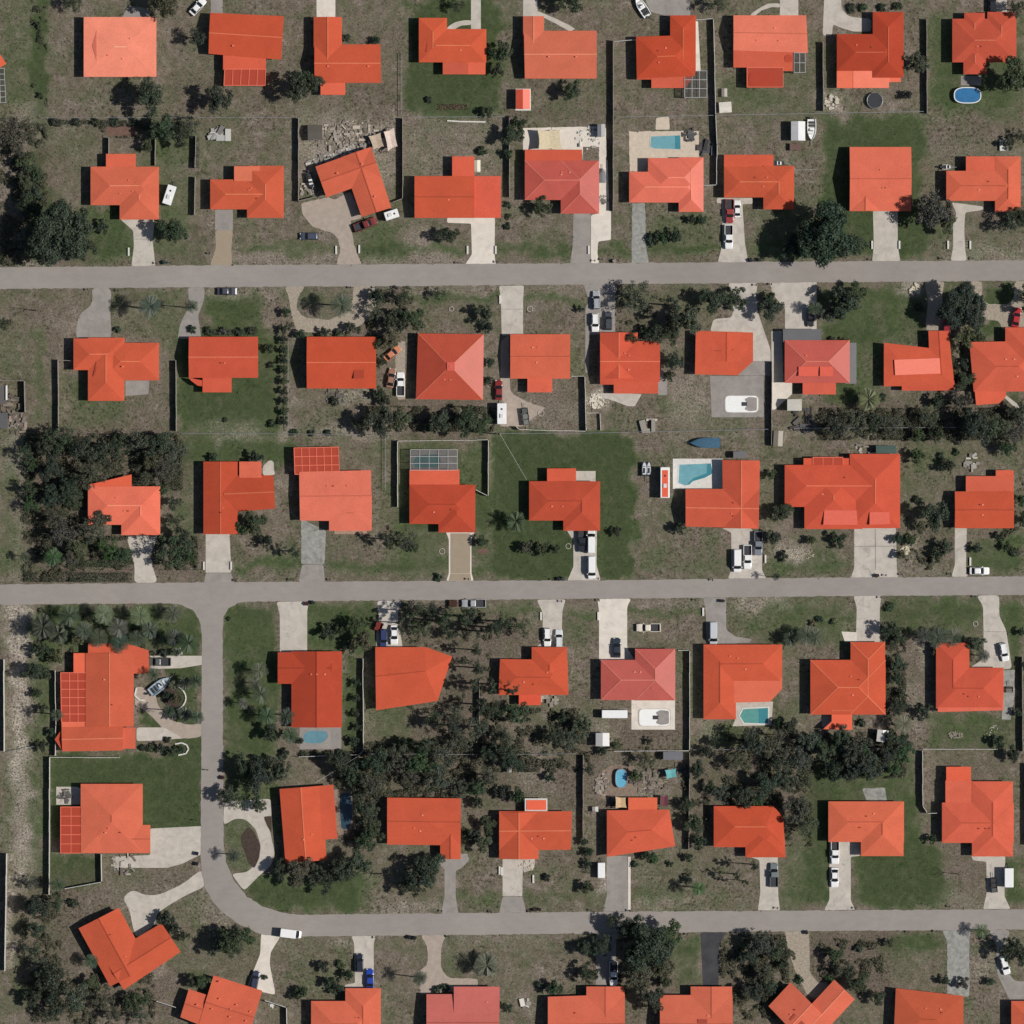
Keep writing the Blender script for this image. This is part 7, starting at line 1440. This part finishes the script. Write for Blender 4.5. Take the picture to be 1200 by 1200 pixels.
# ================================================================== LABELS: each one points at one thing
def where(px, py, skip=None):
    best = None
    for h in HOUSES:
        x0, y0, x1, y1 = h['box']; dx = max(x0 - px, 0, px - x1); dy = max(y0 - py, 0, py - y1); d = math.hypot(dx, dy)
        if best is None or d < best[0]: best = (d, h, dx, dy)
    d, h, dx, dy = best; x0, y0, x1, y1 = h['box']
    if d == 0: rel = 'beside'
    elif dy >= dx: rel = 'above' if py < y0 else 'below'
    else: rel = 'left of' if px < x0 else 'right of'
    return rel, h['ref']
def wc(s): return len(s.split())
groups = {}
for o, desc, x, y, rel in THINGS:
    r, ref = where(x, y)
    groups.setdefault((desc, r, ref), []).append((o, x, y))
used = {h['root']['label'] for h in HOUSES}
for (desc, r, ref), lst in groups.items():
    tail = '%s %s' % (r, ref)
    horiz = (max(a[1] for a in lst) - min(a[1] for a in lst)) >= (max(a[2] for a in lst) - min(a[2] for a in lst))
    lst.sort(key=lambda a: a[1] if horiz else a[2]); n = len(lst)
    for k, (o, x, y) in enumerate(lst):
        if n == 1: pre = ''
        else:
            e = ('left', 'right') if horiz else ('upper', 'lower')
            e3 = ('leftmost', 'rightmost') if horiz else ('topmost', 'lowest')
            if n == 2: pre = e[k]
            elif k == 0: pre = e3[0]
            elif k == n - 1: pre = e3[1]
            elif n == 3: pre = 'middle'
            else: pre = ORD[k] + ('-from-left' if horiz else '-from-top')
        lab = ('%s %s %s' % (pre, desc, tail)).strip()
        if wc(lab) > 16: lab = ('%s %s' % (pre, desc)).strip() + ' ' + ref.replace('the ', 'by ', 1).replace(' house in the', ' house of')
        words = lab.split()
        if len(words) > 16: lab = ' '.join(words[:16])
        k2 = 2
        o['label'] = lab
        if lab in used: print('DUP', lab)
        used.add(lab)

# ================================================================== LIGHT, SKY, CAMERA
EL, AZ = 48.0, -4.0                              # sun height; direction in the plan, degrees from east (negative: towards south)
e, a = math.radians(EL), math.radians(AZ)
to_sun = Vector((math.cos(e) * math.cos(a), math.cos(e) * math.sin(a), math.sin(e)))
sl = bpy.data.lights.new('sun', 'SUN'); sl.energy = 4.0; sl.angle = math.radians(0.5); sl.color = (1.0, 0.955, 0.89)
so = bpy.data.objects.new('sun', sl); COL.objects.link(so); so.location = to_sun * 400; so.rotation_euler = (-to_sun).to_track_quat('-Z', 'Y').to_euler()
world = bpy.data.worlds.new('World'); scene.world = world; world.use_nodes = True
nt = world.node_tree; bg = nt.nodes['Background']; sky = nt.nodes.new('ShaderNodeTexSky'); sky.sky_type = 'NISHITA'; sky.sun_disc = False
sky.sun_elevation = e; sky.sun_rotation = math.radians(90 - AZ); sky.air_density = 1.0; sky.dust_density = 1.2
nt.links.new(sky.outputs[0], bg.inputs['Color']); bg.inputs['Strength'].default_value = 0.05
cam = bpy.data.cameras.new('camera'); co = bpy.data.objects.new('camera', cam); COL.objects.link(co)
HC = 1500.0; co.location = (0, 0, HC); co.rotation_euler = (0, 0, 0); cam.sensor_width = 36; cam.lens = 36 * HC / (1200 * S); cam.clip_start = 10; cam.clip_end = 12000
scene.camera = co
vs = scene.view_settings; scene.display_settings.display_device = 'sRGB'; vs.view_transform = 'Standard'; vs.look = 'None'; vs.exposure = 0.0; vs.gamma = 1.0; vs.use_curve_mapping = False
scene.cycles.use_denoising = True; scene.cycles.max_bounces = 6; scene.cycles.diffuse_bounces = 2; scene.cycles.transparent_max_bounces = 8
